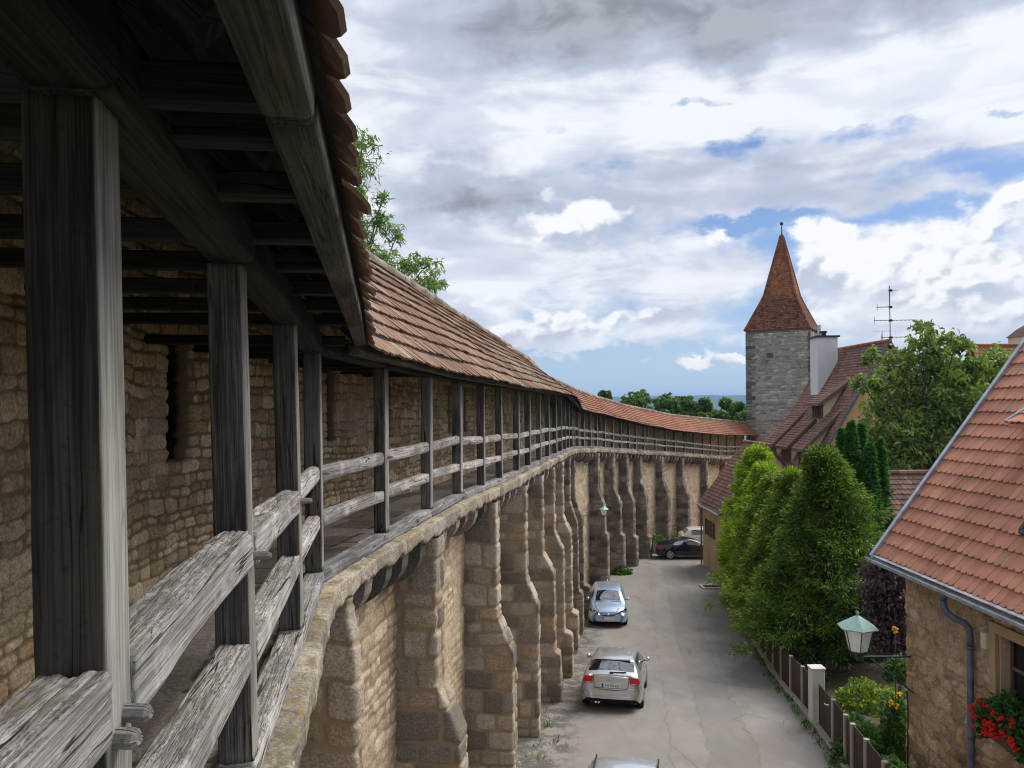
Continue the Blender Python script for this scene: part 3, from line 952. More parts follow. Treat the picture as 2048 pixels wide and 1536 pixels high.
def wall_grid(y0, y1, ds, z_lo, z_hi, dz, off):
    """columns along the path, rows in z (functions of y); returns P, N, S, T"""
    s = np.arange(PATH.s(y0), PATH.s(y1) + ds, ds)
    y = PATH.ys(s)
    zl, zh = z_lo(y), z_hi(y)
    nr = int(max((zh - zl).max() / dz, 2)) + 1
    f = np.linspace(0, 1, nr)[:, None]
    Z = zl + (zh - zl) * f
    q = PATH.xy(y, off(y))
    P = np.stack([np.broadcast_to(q[:, 0], Z.shape), np.broadcast_to(q[:, 1], Z.shape), Z], -1)
    mm = np.stack([np.interp(y, PATH.y, PATH.MM[:, 0]), np.interp(y, PATH.y, PATH.MM[:, 1]), np.zeros_like(y)], -1)
    mm /= np.linalg.norm(mm, axis=1, keepdims=True)
    N = np.broadcast_to(mm, P.shape)
    return P, N, np.broadcast_to(s, Z.shape).copy(), Z, np.broadcast_to(y, Z.shape)


# --- parapet with loopholes behind the wall walk
LOOPS = [3.9, 7.75, 11.6, 14.3, 17.3, 19.2, 21.0, 23.6, 26.5, 29.5, 32.6, 36, 40, 44, 48, 52.5, 57, 61, 65.5, 70, 74.5]
for (y0, y1, ds, dz) in ((1.2, 13.12, 0.0165, 0.018), (13.0, 26.2, 0.04, 0.04), (26.0, 81.0, 0.1, 0.08)):
    P, N, S, T, Y = wall_grid(y0, y1, ds, lambda y: zb(y) - 0.3, lambda y: interp(y, ZE) + 1.75 - 0.5 * sstep(y, 32, 42), dz, lambda y: interp(y, WO))
    ex = np.zeros_like(S)
    for k, yl in enumerate(LOOPS):
        sl = PATH.s(yl)
        zz = T - zb(Y)
        wv = 0.02 * fbm(S * 6, T * 6, 50 + k, 3)
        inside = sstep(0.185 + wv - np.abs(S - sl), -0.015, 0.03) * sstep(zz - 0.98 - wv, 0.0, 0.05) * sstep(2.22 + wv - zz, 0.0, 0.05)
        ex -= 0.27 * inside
    relief('parapet', P, N, S, T, M['parapet'], WALL, extra=ex, hr=(0.07, 0.19), wr=(0.09, 0.34), jw=0.022, depth=0.028, seed=3, distort=0.07, rough=0.014, fill=0.15, dark=-ex / 0.27 * 2.6)  # dark: deeper recess colour goes near-black, painting the shade in the loopholes

# --- pale rubble face under the walk
for (y0, y1, ds, dz) in ((2.0, 26.2, 0.045, 0.045), (26.0, 81.0, 0.1, 0.1)):
    P, N, S, T, Y = wall_grid(y0, y1, ds, lambda y: street(y) - 0.3, lambda y: zb(y) - 0.2, dz, lambda y: -0.46 + 0 * y)
    relief('retaining_wall', P, N, S, T, M['panel'], WALL, hr=(0.1, 0.28), wr=(0.14, 0.5), jw=0.035, depth=0.02, seed=8, distort=0.06, rough=0.022 if y0 < 20 else 0.04, fill=0.55)

# --- walkway floor
s = np.arange(PATH.s(0.8), PATH.s(81), 0.06)
y = PATH.ys(s)
oo = np.linspace(0, 1, 30)[:, None]
O = interp(y, WO) * (1 - oo) - 0.02 * oo
q = PATH.xy(y[None, :] + 0 * O, O)
P = np.concatenate([q, np.broadcast_to(zb(y) - 0.19, O.shape)[..., None]], -1)
relief('floor', P, np.broadcast_to(np.array([0, 0, 1.0]), P.shape), np.broadcast_to(s, O.shape).copy(), O * 1.0, M['floor'], WALL,
       hr=(0.35, 0.62), wr=(0.5, 1.2), jw=0.02, depth=0.014, seed=12, distort=0.05, rough=0.008)

# --- stone ledge that carries the timber sill
s = np.concatenate([np.arange(PATH.s(1.5), PATH.s(22), 0.03), np.arange(PATH.s(22), PATH.s(81), 0.08)])
y = PATH.ys(s)
prof = [(-0.22, -0.135), (-0.1, -0.13), (0.0, -0.135), (0.06, -0.137), (0.1, -0.14), (0.125, -0.145), (0.133, -0.157), (0.133, -0.22), (0.131, -0.29), (0.126, -0.335), (0.11, -0.355), (0.02, -0.375), (-0.08, -0.385), (-0.25, -0.39), (-0.46, -0.39)]
pr = np.array(prof)
tt = np.concatenate([[0], np.cumsum(np.hypot(*(pr[1:] - pr[:-1]).T))])
t2 = np.linspace(0, tt[-1], 46)
po, pz = np.interp(t2, tt, pr[:, 0]), np.interp(t2, tt, pr[:, 1])
Sg, Tg = np.meshgrid(s, t2)
blk = _hash(np.floor((s + 0.25 * vn(s * 0.7, s * 0, 4)) / 0.62).astype(np.int64), np.zeros(len(s), dtype=np.int64), 5)
wob = (blk - 0.5) * 0.03 + 0.022 * fbm(s * 1.6, s * 0, 9, 4, 0.6)
rgh = 0.016 * fbm(Sg * 10, Tg * 10, 77, 5, 0.65) + 0.012 * fbm(Sg * 2.2, Tg * 2, 78, 2)
jag = 0.075 * fbm(s * 3.2, s * 0, 15, 4, 0.65)
jn = np.abs(((s / 0.62) % 1) - 0.5) * 2
O = po[:, None] + (wob[None, :] + rgh) * sstep(po, -0.05, 0.12)[:, None]
Z = zb(y)[None, :] + pz[:, None] + jag[None, :] * sstep(-pz, 0.2, 0.36)[:, None] + rgh * 0.9 + (wob * 0.5)[None, :]
q = PATH.xy(np.broadcast_to(y, O.shape), O)
V = np.concatenate([q, Z[..., None]], -1)
A = np.stack([np.broadcast_to(blk, O.shape), np.broadcast_to(sstep(jn, 0.93, 1.0) * 0.7, O.shape), np.broadcast_to((blk * 7.3) % 1, O.shape), 0 * O], -1)
mk('ledge', V.reshape(-1, 3), grid_faces(*O.shape), M['ledge'], WALL, np.stack([Sg, Tg], -1).reshape(-1, 2), A.reshape(-1, 4), True)

# --- buttresses: photo column of the lit outer edge, distance, slant heights, extra depth, plinth (height, depth)
BUT = [  # u_edge, Y, z slant top, z slant bottom, deeper by, plinth height, plinth step, width, dark
    (683, 7.85, -2.15, -2.5, 0.07, 0, 0, 0.2, 0), (868, 11.1, -4.02, -4.75, 0.34, 0, 0, 0.42, 0), (990, 15.6, -4.25, -5.0, 0.32, 0, 0, 0.42, 0),
    (1055, 19.6, -4.4, -5.1, 0.30, 0, 0, 0.42, 0), (1088, 22.9, -4.4, -5.0, 0.33, 1.45, 0.17, 0.42, 0), (1107, 26.2, -4.3, -4.95, 0.30, 1.5, 0.28, 0.42, 0),
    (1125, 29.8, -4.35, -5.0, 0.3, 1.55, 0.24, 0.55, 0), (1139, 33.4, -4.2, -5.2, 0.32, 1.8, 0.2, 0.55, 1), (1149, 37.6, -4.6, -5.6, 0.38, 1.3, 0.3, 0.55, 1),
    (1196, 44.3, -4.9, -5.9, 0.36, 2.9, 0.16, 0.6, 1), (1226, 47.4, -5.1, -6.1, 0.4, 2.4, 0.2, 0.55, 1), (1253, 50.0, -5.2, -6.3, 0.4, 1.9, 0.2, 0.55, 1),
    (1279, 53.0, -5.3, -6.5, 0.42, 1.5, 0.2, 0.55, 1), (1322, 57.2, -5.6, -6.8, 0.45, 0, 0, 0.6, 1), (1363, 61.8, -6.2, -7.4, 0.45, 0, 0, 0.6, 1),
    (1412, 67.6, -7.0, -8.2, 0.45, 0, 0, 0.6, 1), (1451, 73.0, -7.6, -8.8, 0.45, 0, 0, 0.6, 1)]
for k, (u, Yb, zs0, zs1, dd, ph, ps, wd, dk) in enumerate(BUT):
    xe = ray(u, 810 + 200)[0] * Yb
    # offset of the edge from the walk line, and the path parameter of the near face
    best = min(((abs(float(PATH.xy(yy, oo_)[0]) - xe) + abs(float(PATH.xy(yy, oo_)[1]) - Yb), yy, oo_) for yy in np.arange(Yb - 0.6, Yb + 0.6, 0.05) for oo_ in np.arange(-0.15, 0.32, 0.01)))
    yb, o0 = best[1], min(max(best[2], 0.02), 0.22)
    zt = float(zb(yb)) - 0.37
    zg = float(street(yb)) - 0.25
    rough_o = [(zg, o0 + dd + ps * 1.05)]
    if ph:
        zp = float(street(yb)) + ph
        rough_o += [(zp - 0.06, o0 + dd + ps), (zp, o0 + dd + ps * 0.8), (zp + 0.07, o0 + dd + 0.02)]
    rough_o += [(zs1, o0 + dd), (zs0, o0), (zt, o0)]
    near = Yb < 17
    st = 0.024 if near else (0.045 if Yb < 40 else 0.09)
    z = np.arange(zg, zt + st, st)
    z[-1] = zt
    zk = [r_[0] for r_ in rough_o]
    # keep profile breaks on grid rows
    for zz in zk:
        z[np.argmin(np.abs(z - zz))] = zz
    z = np.sort(z)
    oz = np.interp(z, zk, [r_[1] for r_ in rough_o])
    din = 0.55
    na, nb2 = max(6, int(0.75 / st)), max(5, int(wd / st))
    u1 = np.linspace(0, 1, na)
    u2 = np.linspace(0, 1, nb2)
    d3, n3 = PATH.dirn(yb), PATH.nrm(yb)
    dn, nn = np.array(d3), np.array(n3)
    base = np.append(PATH.xy(yb, 0.0), 0.0)
    wz = wd * (1 + 0.12 * (z < zk[-2]))
    rows_p, rows_n, rows_s = [], [], []
    for zi, oi, wi in zip(z, oz, wz):
        extra_w = (wi - wd) * 0.5
        a = [base + nn * (-din + (oi + din) * t) - dn * extra_w for t in u1]
        b = [base + nn * oi + dn * (-extra_w + wi * t) for t in u2[1:]]
        c = [base + nn * (oi - (oi + din) * t) + dn * (wi - extra_w) for t in u1[1:]]
        rows_p.append([q_ + np.array([0, 0, zi]) for q_ in a + b + c])
        rows_s.append(np.concatenate([(oi + din) * u1, oi + din + wi * u2[1:], oi + din + wi + (oi + din) * u1[1:]]))
    P = np.array(rows_p)
    nl = [-dn] * (na - 1) + [(nn - dn) / 1.414] + [nn] * (nb2 - 2) + [(nn + dn) / 1.414] + [dn] * (na - 1)
    N = np.broadcast_to(np.array(nl), P.shape)
    S = np.array(rows_s) + k * 13.7
    T = np.broadcast_to(z[:, None], S.shape).copy()
    soft = 0.006 * np.array([0.0] * (na - 1) + [1.0] + [0.0] * (nb2 - 2) + [1.0] + [0.0] * (na - 1))
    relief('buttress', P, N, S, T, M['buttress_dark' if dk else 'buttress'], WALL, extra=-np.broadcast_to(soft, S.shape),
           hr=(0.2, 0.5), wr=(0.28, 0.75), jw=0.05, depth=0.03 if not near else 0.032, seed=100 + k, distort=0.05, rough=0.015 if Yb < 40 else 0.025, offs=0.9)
    BUT[k] = (yb, o0, wd)

# --- quarter-round corbels between the buttresses
def corbel(yc, wd=0.26):
    n3, d3 = PATH.nrm(yc), PATH.dirn(yc)
    zt_ = float(zb(yc)) - 0.36
    b = MB()
    h, pj = random.uniform(0.42, 0.62), 0.54
    pts = []
    for t in np.linspace(0, 1, 7):
        a = t * math.pi / 2
        pts.append((-0.46 + pj * math.sin(a) * 1.0, zt_ - h * math.cos(a) ** 0.8))
    poly = [(-0.5, zt_), (-0.5, zt_ - h)] + pts + [(pts[-1][0], zt_)]
    c0 = Vector((*PATH.xy(yc, 0.0), 0))
    ring0 = [c0 + n3 * o_ + Vector((0, 0, z_)) - d3 * wd / 2 for (o_, z_) in poly]
    b.tone = (random.random(), 0, random.random(), 0)
    b.prism(ring0, d3 * wd)
    return b.build('corbel', M['buttress_dark'], WALL)


for (a, b) in zip(BUT[:-1], BUT[1:]):
    s0, s1 = PATH.s(a[0]) + a[2], PATH.s(b[0])
    n = max(2, int(round((s1 - s0) / (0.85 if a[0] < 30 else 0.8))))
    for i in range(n):
        corbel(float(PATH.ys(s0 + (s1 - s0) * (i + 0.5 + random.uniform(-0.12, 0.12)) / n)))
for yc in (4.4, 5.3, 6.2, 7.1):
    corbel(yc)

# ================================================================== timber gallery on the wall
GAL = empty('timber_gallery', P3(0, -0.1, -1.7), 'weathered oak gallery with railings, posts and old tiled roof on the wall walk', 'gallery')
POSTY = [-0.35, 1.6, 3.32, 5.3, 7.17, 9.33, 11.4, 13.4, 15.5, 17.6, 20.2, 22.2, 24.5, 26.7, 28.9, 31.1, 33.3, 35.5, 37.7, 39.6, 41.3, 42.9, 44.5, 46.1, 47.7, 49.2, 50.8, 52.3, 53.9, 56.1, 58.2, 60.3, 62.5, 64.7, 67.0, 69.2, 71.5, 73.8, 76.1, 78.4, 80.4]
PW = 0.155


def plate_z(y):
    """underside of the wall plate"""
    return float(interp(y, ZE)) - 0.06 + float(interp(y, [(-3, 0.09), (1.6, 0.10), (3.3, 0.06), (5, 0.02), (7.2, 0.0), (80, 0.0)]))


def rough_bar(name, mat, p0, p1, w, h, amp, seed, up=(0, 0, 1), dens=1.0, round_=0.02, notch=None):
    """hand-hewn beam: a closed ring swept p0->p1, eroded along the grain"""
    p0, p1, up = Vector(p0), Vector(p1), Vector(up)
    d = p1 - p0
    Ln = d.length
    d /= Ln
    sd = d.cross(up).normalized()
    up = sd.cross(d).normalized()
    ns = max(6, int(Ln / 0.03 * dens))
    step = 0.009 / dens
    a, b = w / 2, h / 2
    cor = [(-a, -b), (a, -b), (a, b), (-a, b)]
    ring = []
    for i in range(4):
        x0, y0, x1, y1 = *cor[i], *cor[(i + 1) % 4]
        n = max(4, int(math.hypot(x1 - x0, y1 - y0) / step))
        for k in range(n):
            t = k / n
            ring.append((x0 + (x1 - x0) * t, y0 + (y1 - y0) * t))
    ring = np.array(ring + [ring[0]])
    # rounded arrises
    ex, ey = a - np.abs(ring[:, 0]), b - np.abs(ring[:, 1])
    cr = np.clip(round_ - ex, 0, None) * np.clip(round_ - ey, 0, None) / (round_ * round_)
    ring = ring * (1 - 0.45 * cr[:, None] * round_ / np.maximum(np.linalg.norm(ring, axis=1), 1e-3)[:, None])
    per = np.concatenate([[0], np.cumsum(np.linalg.norm(ring[1:] - ring[:-1], axis=1))])
    nrm = ring / np.linalg.norm(ring, axis=1, keepdims=True)
    sl = np.linspace(0, Ln, ns + 1)
    SS, PP = np.meshgrid(sl, per, indexing='ij')
    pl = PP.copy()
    fade = np.minimum(per, per[-1] - per) < 1e-6
    gr = fbm(SS * 3.5 + 0.8 * vn(SS * 2, pl * 9, seed + 3), pl * 55, seed, 3, 0.6)
    ero = fbm(SS * 1.7, pl * 14, seed + 1, 3, 0.55)
    topw = np.clip(nrm[:, 1], 0, 1)[None, :]
    D = -amp * (np.clip(gr + 0.12, 0, 1) * 1.0 + np.clip(ero - 0.05, 0, 1) * 1.5) * (0.35 + 0.9 * topw)
    D += amp * 0.8 * fbm(SS * 0.9, pl * 2.2, seed + 2, 2)
    D[:, -1] = D[:, 0]
    bow = 0.012 * np.sin(sl / Ln * math.pi + seed) * (1 if Ln > 1 else 0)
    px = ring[None, :, 0] + nrm[None, :, 0] * D
    py = ring[None, :, 1] + nrm[None, :, 1] * D + bow[:, None] * 0.6
    V = np.array(p0)[None, None, :] + np.array(d)[None, None, :] * SS[..., None] + np.array(sd)[None, None, :] * px[..., None] + np.array(up)[None, None, :] * py[..., None]
    nr, nc = SS.shape
    F = grid_faces(nr, nc)
    Vv = V.reshape(-1, 3)
    ou, ov = (seed * 7.31) % 40, (seed * 3.17) % 40
    uv = np.stack([SS + ou, PP + ov], -1).reshape(-1, 2)
    # end grain caps (fans)
    caps_v, caps_f, caps_uv = [], [], []
    bidx = len(Vv)
    tris = []
    for e, row in ((0, 0), (1, nr - 1)):
        c = V[row, :-1].mean(axis=0)
        caps_v.append(c)
        caps_uv.append((ou + 9 + e, ov))
        ci = bidx + e
        for k in range(nc - 1):
            i0, i1 = row * nc + k, row * nc + k + 1
            tris.append((ci, i1, i0, i0) if e == 0 else (ci, i0, i1, i1))
    Fl = [tuple(f) for f in F.tolist()] + [t[:3] for t in tris]
    return mk(name, np.concatenate([Vv, np.array(caps_v)]), Fl, mat, GAL, np.concatenate([uv, np.array(caps_uv)]), None, True)


def peg(parent, p, d, r=0.017, ln=0.1):
    b = MB()
    p, d = Vector(p), Vector(d).normalized()
    b.tube([p - d * 0.05, p + d * ln * 0.5, p + d * ln * 0.8, p + d * ln], [r, r * 1.05, r * 0.95, r * 0.55], 8)
    o = b.build('peg', M['rail'])
    return adopt(o, parent)


posts = []
for k, yp in enumerate(POSTY):
    n3, d3 = PATH.nrm(yp + 0.01), PATH.dirn(yp + 0.01)
    c = P3(yp, 0, 0) - n3 * PW / 2 + d3 * PW / 2
    z0, z1 = float(zb(yp)) - 0.005, plate_z(yp) + 0.02
    lean = (random.gauss(0, 0.006), random.gauss(0, 0.006))
    if k == 1:
        c = c + n3 * 0.002
    b0 = c + Vector((0, 0, z0))
    t0 = c + Vector((lean[0] - (0.025 if k in (1, 2, 3, 4) else 0), lean[1], z1))
    w = PW * random.uniform(0.97, 1.05)
    if 0 < k < 8:
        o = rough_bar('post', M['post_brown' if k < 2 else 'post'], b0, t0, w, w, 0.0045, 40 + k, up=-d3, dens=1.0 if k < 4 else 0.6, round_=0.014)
    else:
        o = MB().beam(b0, t0, w, w, up=-d3, bev=0.012).build('post', M['post'], GAL)
    posts.append((c, o, n3, d3))
    if k in (1, 2, 3, 4, 5):
        zr = z0 + 0.86
        pe = c + n3 * (PW / 2)
        if k == 1:
            peg(o, pe - d3 * 0.03 + Vector((0, 0, zr - 0.03)), n3 * 1.0 - d3 * 0.3, 0.023, 0.04)
            peg(o, pe + d3 * 0.03 + Vector((0, 0, zr)), n3 * 1.0 - d3 * 0.2, 0.021, 0.045)
        else:
            peg(o, pe + Vector((0, 0, zr + (0.02 if k < 4 else 0.05))), n3, 0.019, 0.07)

for k in range(len(POSTY) - 1):
    y0, y1 = POSTY[k], POSTY[k + 1]
    (c0, _, n0, d0), (c1, _, n1, d1) = posts[k], posts[k + 1]
    dd = (c1 - c0).normalized()
    e0, e1 = c0 + dd * PW * 0.5, c1 - dd * PW * 0.5
    r1, r2 = random.gauss(0, 0.012), random.gauss(0, 0.012)
    z0, z1 = float(zb(y0)), float(zb(y1))
    top = [(z0 + 0.98 + r1, z1 + 0.98 + r2)]
    ymid = 0.5 * (y0 + y1)
    far = ymid > 40
    hr = 0.9 if far else 0.98
    a0 = e0 + Vector((0, 0, z0 + hr - 0.085 + r1))
    a1 = e1 + Vector((0, 0, z1 + hr - 0.085 + r2))
    b0 = e0 + Vector((0, 0, z0 + hr * 0.53 - 0.07 + r2))
    b1 = e1 + Vector((0, 0, z1 + hr * 0.53 - 0.07 + r1))
    if k < 3:
        rough_bar('handrail', M['rail'], a0, a1, 0.15, 0.165, 0.02, 11 + k, dens=1.0)
        rough_bar('lower_rail', M['rail'], b0, b1, 0.145, 0.135, 0.010, 21 + k, dens=1.0)
        rough_bar('sill', M['rail'], e0 - dd * (PW if k else 0) + Vector((0, 0, z0 - 0.065)) + n0 * 0.0, e1 + Vector((0, 0, z1 - 0.065)), 0.17, 0.12, 0.013, 31 + k, dens=0.8)
    elif k < 9:
        rough_bar('handrail', M['rail'], a0, a1, 0.12, 0.165, 0.007, 11 + k, dens=0.7, round_=0.045)
        rough_bar('lower_rail', M['rail'], b0, b1, 0.12, 0.14, 0.007, 21 + k, dens=0.6, round_=0.025)
        rough_bar('sill', M['sill'], e0 - dd * PW + Vector((0, 0, z0 - 0.07)), e1 + Vector((0, 0, z1 - 0.07)), 0.18, 0.125, 0.005, 31 + k, dens=0.5)
    else:
        MB().beam(a0, a1, 0.11, 0.15, bev=0.03).build('handrail', M['rail'], GAL)
        MB().beam(b0, b1, 0.11, 0.13, bev=0.02).build('lower_rail', M['rail'], GAL)
        MB().beam(e0 - dd * PW + Vector((0, 0, z0 - 0.07)), e1 + Vector((0, 0, z1 - 0.07)), 0.17, 0.12).build('sill', M['sill'], GAL)

# wall plate on the post heads, eave beam at the tips of the joists
for k in range(len(POSTY) - 1):
    y0, y1 = POSTY[k], POSTY[k + 1]
    (c0, _, n0, d0), (c1, _, n1, d1) = posts[k], posts[k + 1]
    dd = (c1 - c0).normalized()
    h = 0.2 if k < 4 else 0.15
    p0 = c0 - dd * PW * 0.5 + Vector((0, 0, plate_z(y0) + h / 2 + 0.015))
    p1 = c1 - dd * PW * 0.5 + Vector((0, 0, plate_z(y1) + h / 2 + 0.015))
    if k < 5:
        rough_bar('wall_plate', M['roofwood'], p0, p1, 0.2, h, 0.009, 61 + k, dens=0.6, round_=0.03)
    else:
        MB().beam(p0, p1, 0.17, h).build('wall_plate', M['roofwood'], GAL)
for (y0, y1, sd_) in ((-2.2, 1.58, 0), (1.66, 5.6, 1), (5.64, 7.22, 2), (7.22, 11.4, 3), (11.4, 17.5, 4), (17.5, 24, 5), (24, 30, 6), (30, 35, 7), (35, 38.5, 8), (38.5, 44.5, 9), (44.5, 50, 10), (50, 57, 11), (57, 63, 12), (63, 70, 13), (70, 80, 14)):
    oe = 0.365 if y0 < 7 else 0.30
    zo = 0.075 if y0 < 7 else 0.0
    rough_bar('eave_beam', M['fascia'], P3(y0, oe, float(interp(y0, ZE)) + zo), P3(y1, oe, float(interp(y1, ZE)) + zo), 0.115, 0.125, 0.006, 71 + sd_, dens=0.6 if y0 < 8 else 0.25, round_=0.015)
# tie joists from the parapet over the plate to the eave beam
for yj in [0.2, 0.95, 1.78, 2.05, 2.6, 3.3, 4.0, 4.85, 5.6, 6.4, 7.2, 8.0, 8.8, 9.6, 10.4, 11.2, 12.0, 13.0]:
    z = float(interp(yj, ZE)) + (0.145 if yj < 6.9 else 0.06)
    n3 = PATH.nrm(yj)
    a = Vector((*PATH.xy(yj, -1.66), z + 0.03))
    b = Vector((*PATH.xy(yj, 0.33 if yj < 6.9 else 0.22), z))
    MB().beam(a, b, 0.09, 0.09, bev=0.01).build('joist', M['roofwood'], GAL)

# rafters and battens under the tiles
def roof_pt(y, t, lift=0.0):
    """t 0 at the eave, 1 at the ridge"""
    o0, z0 = interp(y, [(6, 0.475), (8, 0.465)]), interp(y, ZE) + interp(y, [(5, 0.06), (7.5, -0.02), (10, -0.035)])
    o1, z1 = interp(y, RO), interp(y, RZ)
    o = o0 + (o1 - o0) * t
    z = z0 + (z1 - z0) * t
    q_ = PATH.xy(y, o)
    return Vector((float(q_[0]), float(q_[1]), float(z) + lift))


for yj in np.arange(-1.0, 14, 0.86):
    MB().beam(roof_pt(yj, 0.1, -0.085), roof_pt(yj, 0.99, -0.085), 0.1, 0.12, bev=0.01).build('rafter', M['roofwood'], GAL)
for j in range(14):
    b = MB()
    ys_ = [-2.0, 2.5, 7.25, 9.33, 14.0]
    for a, c in zip(ys_[:-1], ys_[1:]):
        b.beam(roof_pt(a, 0.07 * j + 0.03, -0.018), roof_pt(c, 0.07 * j + 0.03, -0.018), 0.05, 0.03, bev=0.004)
    b.build('batten', M['roofwood'], GAL)


def gallery_roof(y0, y1, exp, wid, mat, seed, name='roof', jit=1.0):
    s0, s1 = float(PATH.s(y0)), float(PATH.s(y1))
    Tm = max((roof_pt(yy, 1) - roof_pt(yy, 0)).length for yy in np.linspace(y0, y1, 12))
    nrow = int(round(Tm / exp))

    def fn(s_, t_):
        y = float(PATH.ys(s0 + s_))
        f = t_ / (nrow * exp)
        p = roof_pt(y, f)
        sag = 0.05 * float(vn(s_ * 0.35, t_ * 0.6, seed)) + 0.022 * float(vn(s_ * 1.4, t_ * 1.2, seed + 1))
        a, b = roof_pt(y - 0.05, f), roof_pt(y + 0.05, f)
        ax = (b - a).normalized()
        up = (roof_pt(y, min(f + 0.1, 1.1)) - p).normalized()
        nn = up.cross(ax)
        nn = nn if nn.z > 0 else -nn
        # the tiles run from this eave towards the ridge; keep 'across' and 'up' square
        ax = (ax - up * ax.dot(up)).normalized()
        return p + Vector((0, 0, sag)), ax, up, nn.normalized()

    ns_, nt_ = int((s1 - s0) / 0.4) + 2, 9
    VB = np.array([[tuple(roof_pt(float(PATH.ys(s0 + (s1 - s0) * i / (ns_ - 1))), 0.012 + 0.99 * j / (nt_ - 1), -0.022)) for j in range(nt_)] for i in range(ns_)])
    mk('roof_boards', VB.reshape(-1, 3), grid_faces(ns_, nt_), M['roofwood'], GAL, VB.reshape(-1, 3)[:, :2] * 1.0)
    b = MB()
    tiles(b, fn, s1 - s0, nrow * exp, wid, exp, 0.016 if y0 < 0 else 0.026, jit, seed, lich=0.35, vary=0.15)
    o = b.build(name, mat, GAL)
    # outer slope, seen from the field side
    return o


gallery_roof(-2.3, 7.25, 0.3, 0.2, M['tile'], 5, jit=1.5)
gallery_roof(7.25, 40.0, 0.35, 0.2, M['tile'], 6)
gallery_roof(40.0, 82.0, 0.24, 0.2, M['tile_far'], 9)
# field side of the roof and mortared ridge
yy = np.concatenate([np.arange(-2.3, 82, 0.6)])
V, F = [], []
for i, y in enumerate(yy):
    p = roof_pt(float(y), 1.0)
    n3 = PATH.nrm(float(y))
    V += [p, p - n3 * 1.2 + Vector((0, 0, -1.3))]
V = np.array([tuple(v) for v in V])
F = np.array([(2 * i, 2 * i + 1, 2 * i + 3, 2 * i + 2) for i in range(len(yy) - 1)])
mk('field_slope', V, F, M['tile'], GAL, None, np.tile([0.5, 0.3, 0.4, 1], (len(V), 1)))
s = np.arange(0, PATH.s(82) - 0.2, 0.07)
ang = np.linspace(-2.2, 2.2, 12)
y = PATH.ys(s)
q = PATH.xy(y, interp(y, RO))
mmx = np.interp(y, PATH.y, PATH.MM[:, 0])
mmy = np.interp(y, PATH.y, PATH.MM[:, 1])
SS, AA = np.meshgrid(s, ang, indexing='ij')
rad = 0.115 + 0.012 * (np.abs(((SS / 0.4) % 1) - 0.5) < 0.4) + 0.022 * fbm(SS * 5, AA * 1.5, 33, 3)
wav = 0.03 * fbm(s * 0.5, s * 0, 41, 2)
V = np.stack([q[:, 0][:, None] + mmx[:, None] * rad * np.sin(AA), q[:, 1][:, None] + mmy[:, None] * rad * np.sin(AA), interp(y, RZ)[:, None] + wav[:, None] + rad * np.cos(AA) - 0.01], -1)
blk = _hash(np.floor(s / 0.4).astype(np.int64), np.zeros(len(s), dtype=np.int64), 6)
A = np.stack([np.broadcast_to(blk[:, None], SS.shape), np.broadcast_to((np.abs(((s / 0.4) % 1) - 0.5) > 0.45)[:, None] * 0.8, SS.shape), np.broadcast_to(((blk * 5.1) % 1)[:, None], SS.shape), 0 * SS], -1)
mk('ridge', V.reshape(-1, 3), grid_faces(*SS.shape), M['ridge'], GAL, None, A.reshape(-1, 4), True)

# ================================================================== ground
yl = np.unique(np.concatenate([np.arange(-60, 130, 3.0), [t[0] for t in STREET if t[0] > 120], [160, 220, 450, 1500, 6000, 12000]]))
xl = np.array([-9000, -3000, -800, -200, -60, -20, -8, 0, 6, 12, 20, 32, 60, 200, 800, 3000, 9000], float)
XX, YY = np.meshgrid(xl, yl)
ZZ = street(YY) - 0.16
V = np.stack([XX, YY, ZZ], -1).reshape(-1, 3)
tag(mk('ground', V, grid_faces(*XX.shape), M['earth'] if False else M['field'], None), kind='structure')


def fence_x(y):
    return interp(y, [(-5, 2.9), (12, 6.5), (15.75, 7.19), (16.75, 7.35), (17.4, 7.48), (18.6, 7.7), (20.4, 8.0), (24, 8.55), (30, 9.6), (36, 10.75), (41.5, 11.9), (45, 12.35), (50.2, 12.42)])


# lane: from the foot of the wall to the fence line, opening into the yard behind
ys_ = np.arange(-6, 81, 0.75)
rows = []
for y in ys_:
    xw = float(PATH.xy(max(y, -2.4), -0.6)[0]) if y < 44 else float(np.interp(y, PATH.X[:, 1], PATH.X[:, 0]))
    xr = float(fence_x(y)) if y < 50.3 else 34.0
    rows.append([(xw + (xr - xw) * t, y, float(street(y)) + 0.012 + 0.03 * float(vn(t * 6, y * 0.3, 3)) * (0 if t in (0, 1) else 1)) for t in np.linspace(0, 1, 13)])
V = np.array(rows)
tag(mk('lane', V.reshape(-1, 3), grid_faces(V.shape[0], V.shape[1]), M['asphalt'], None, None, None, True), kind='structure')
# garden soil behind the fence
rows = []
for y in np.arange(9, 50, 0.8):
    x0 = float(fence_x(y)) + 0.02
    rows.append([(x0 + (x1_ - 0) * 1.0, y, float(street(y)) + 0.1 + 0.12 * float(vn(x1_ * 0.8, y * 0.8, 8)) + 0.02 * min(x1_, 6)) for x1_ in (0, 0.4, 0.9, 1.6, 2.5, 4, 6, 9, 14, 20)])
V = np.array(rows)
tag(mk('garden_ground', V.reshape(-1, 3), grid_faces(V.shape[0], V.shape[1]), M['earth'], None, None, None, True), kind='structure')
# narrow kerb strip under the fence
b = MB()
ys_ = np.arange(13, 41, 1.0)
for a, c in zip(ys_[:-1], ys_[1:]):
    b.beam((float(fence_x(a)) - 0.05, a, float(street(a)) + 0.03), (float(fence_x(c)) - 0.05, c, float(street(c)) + 0.03), 0.2, 0.16, bev=0.02)
tag(b.build('kerb', M['concrete']), kind='structure')
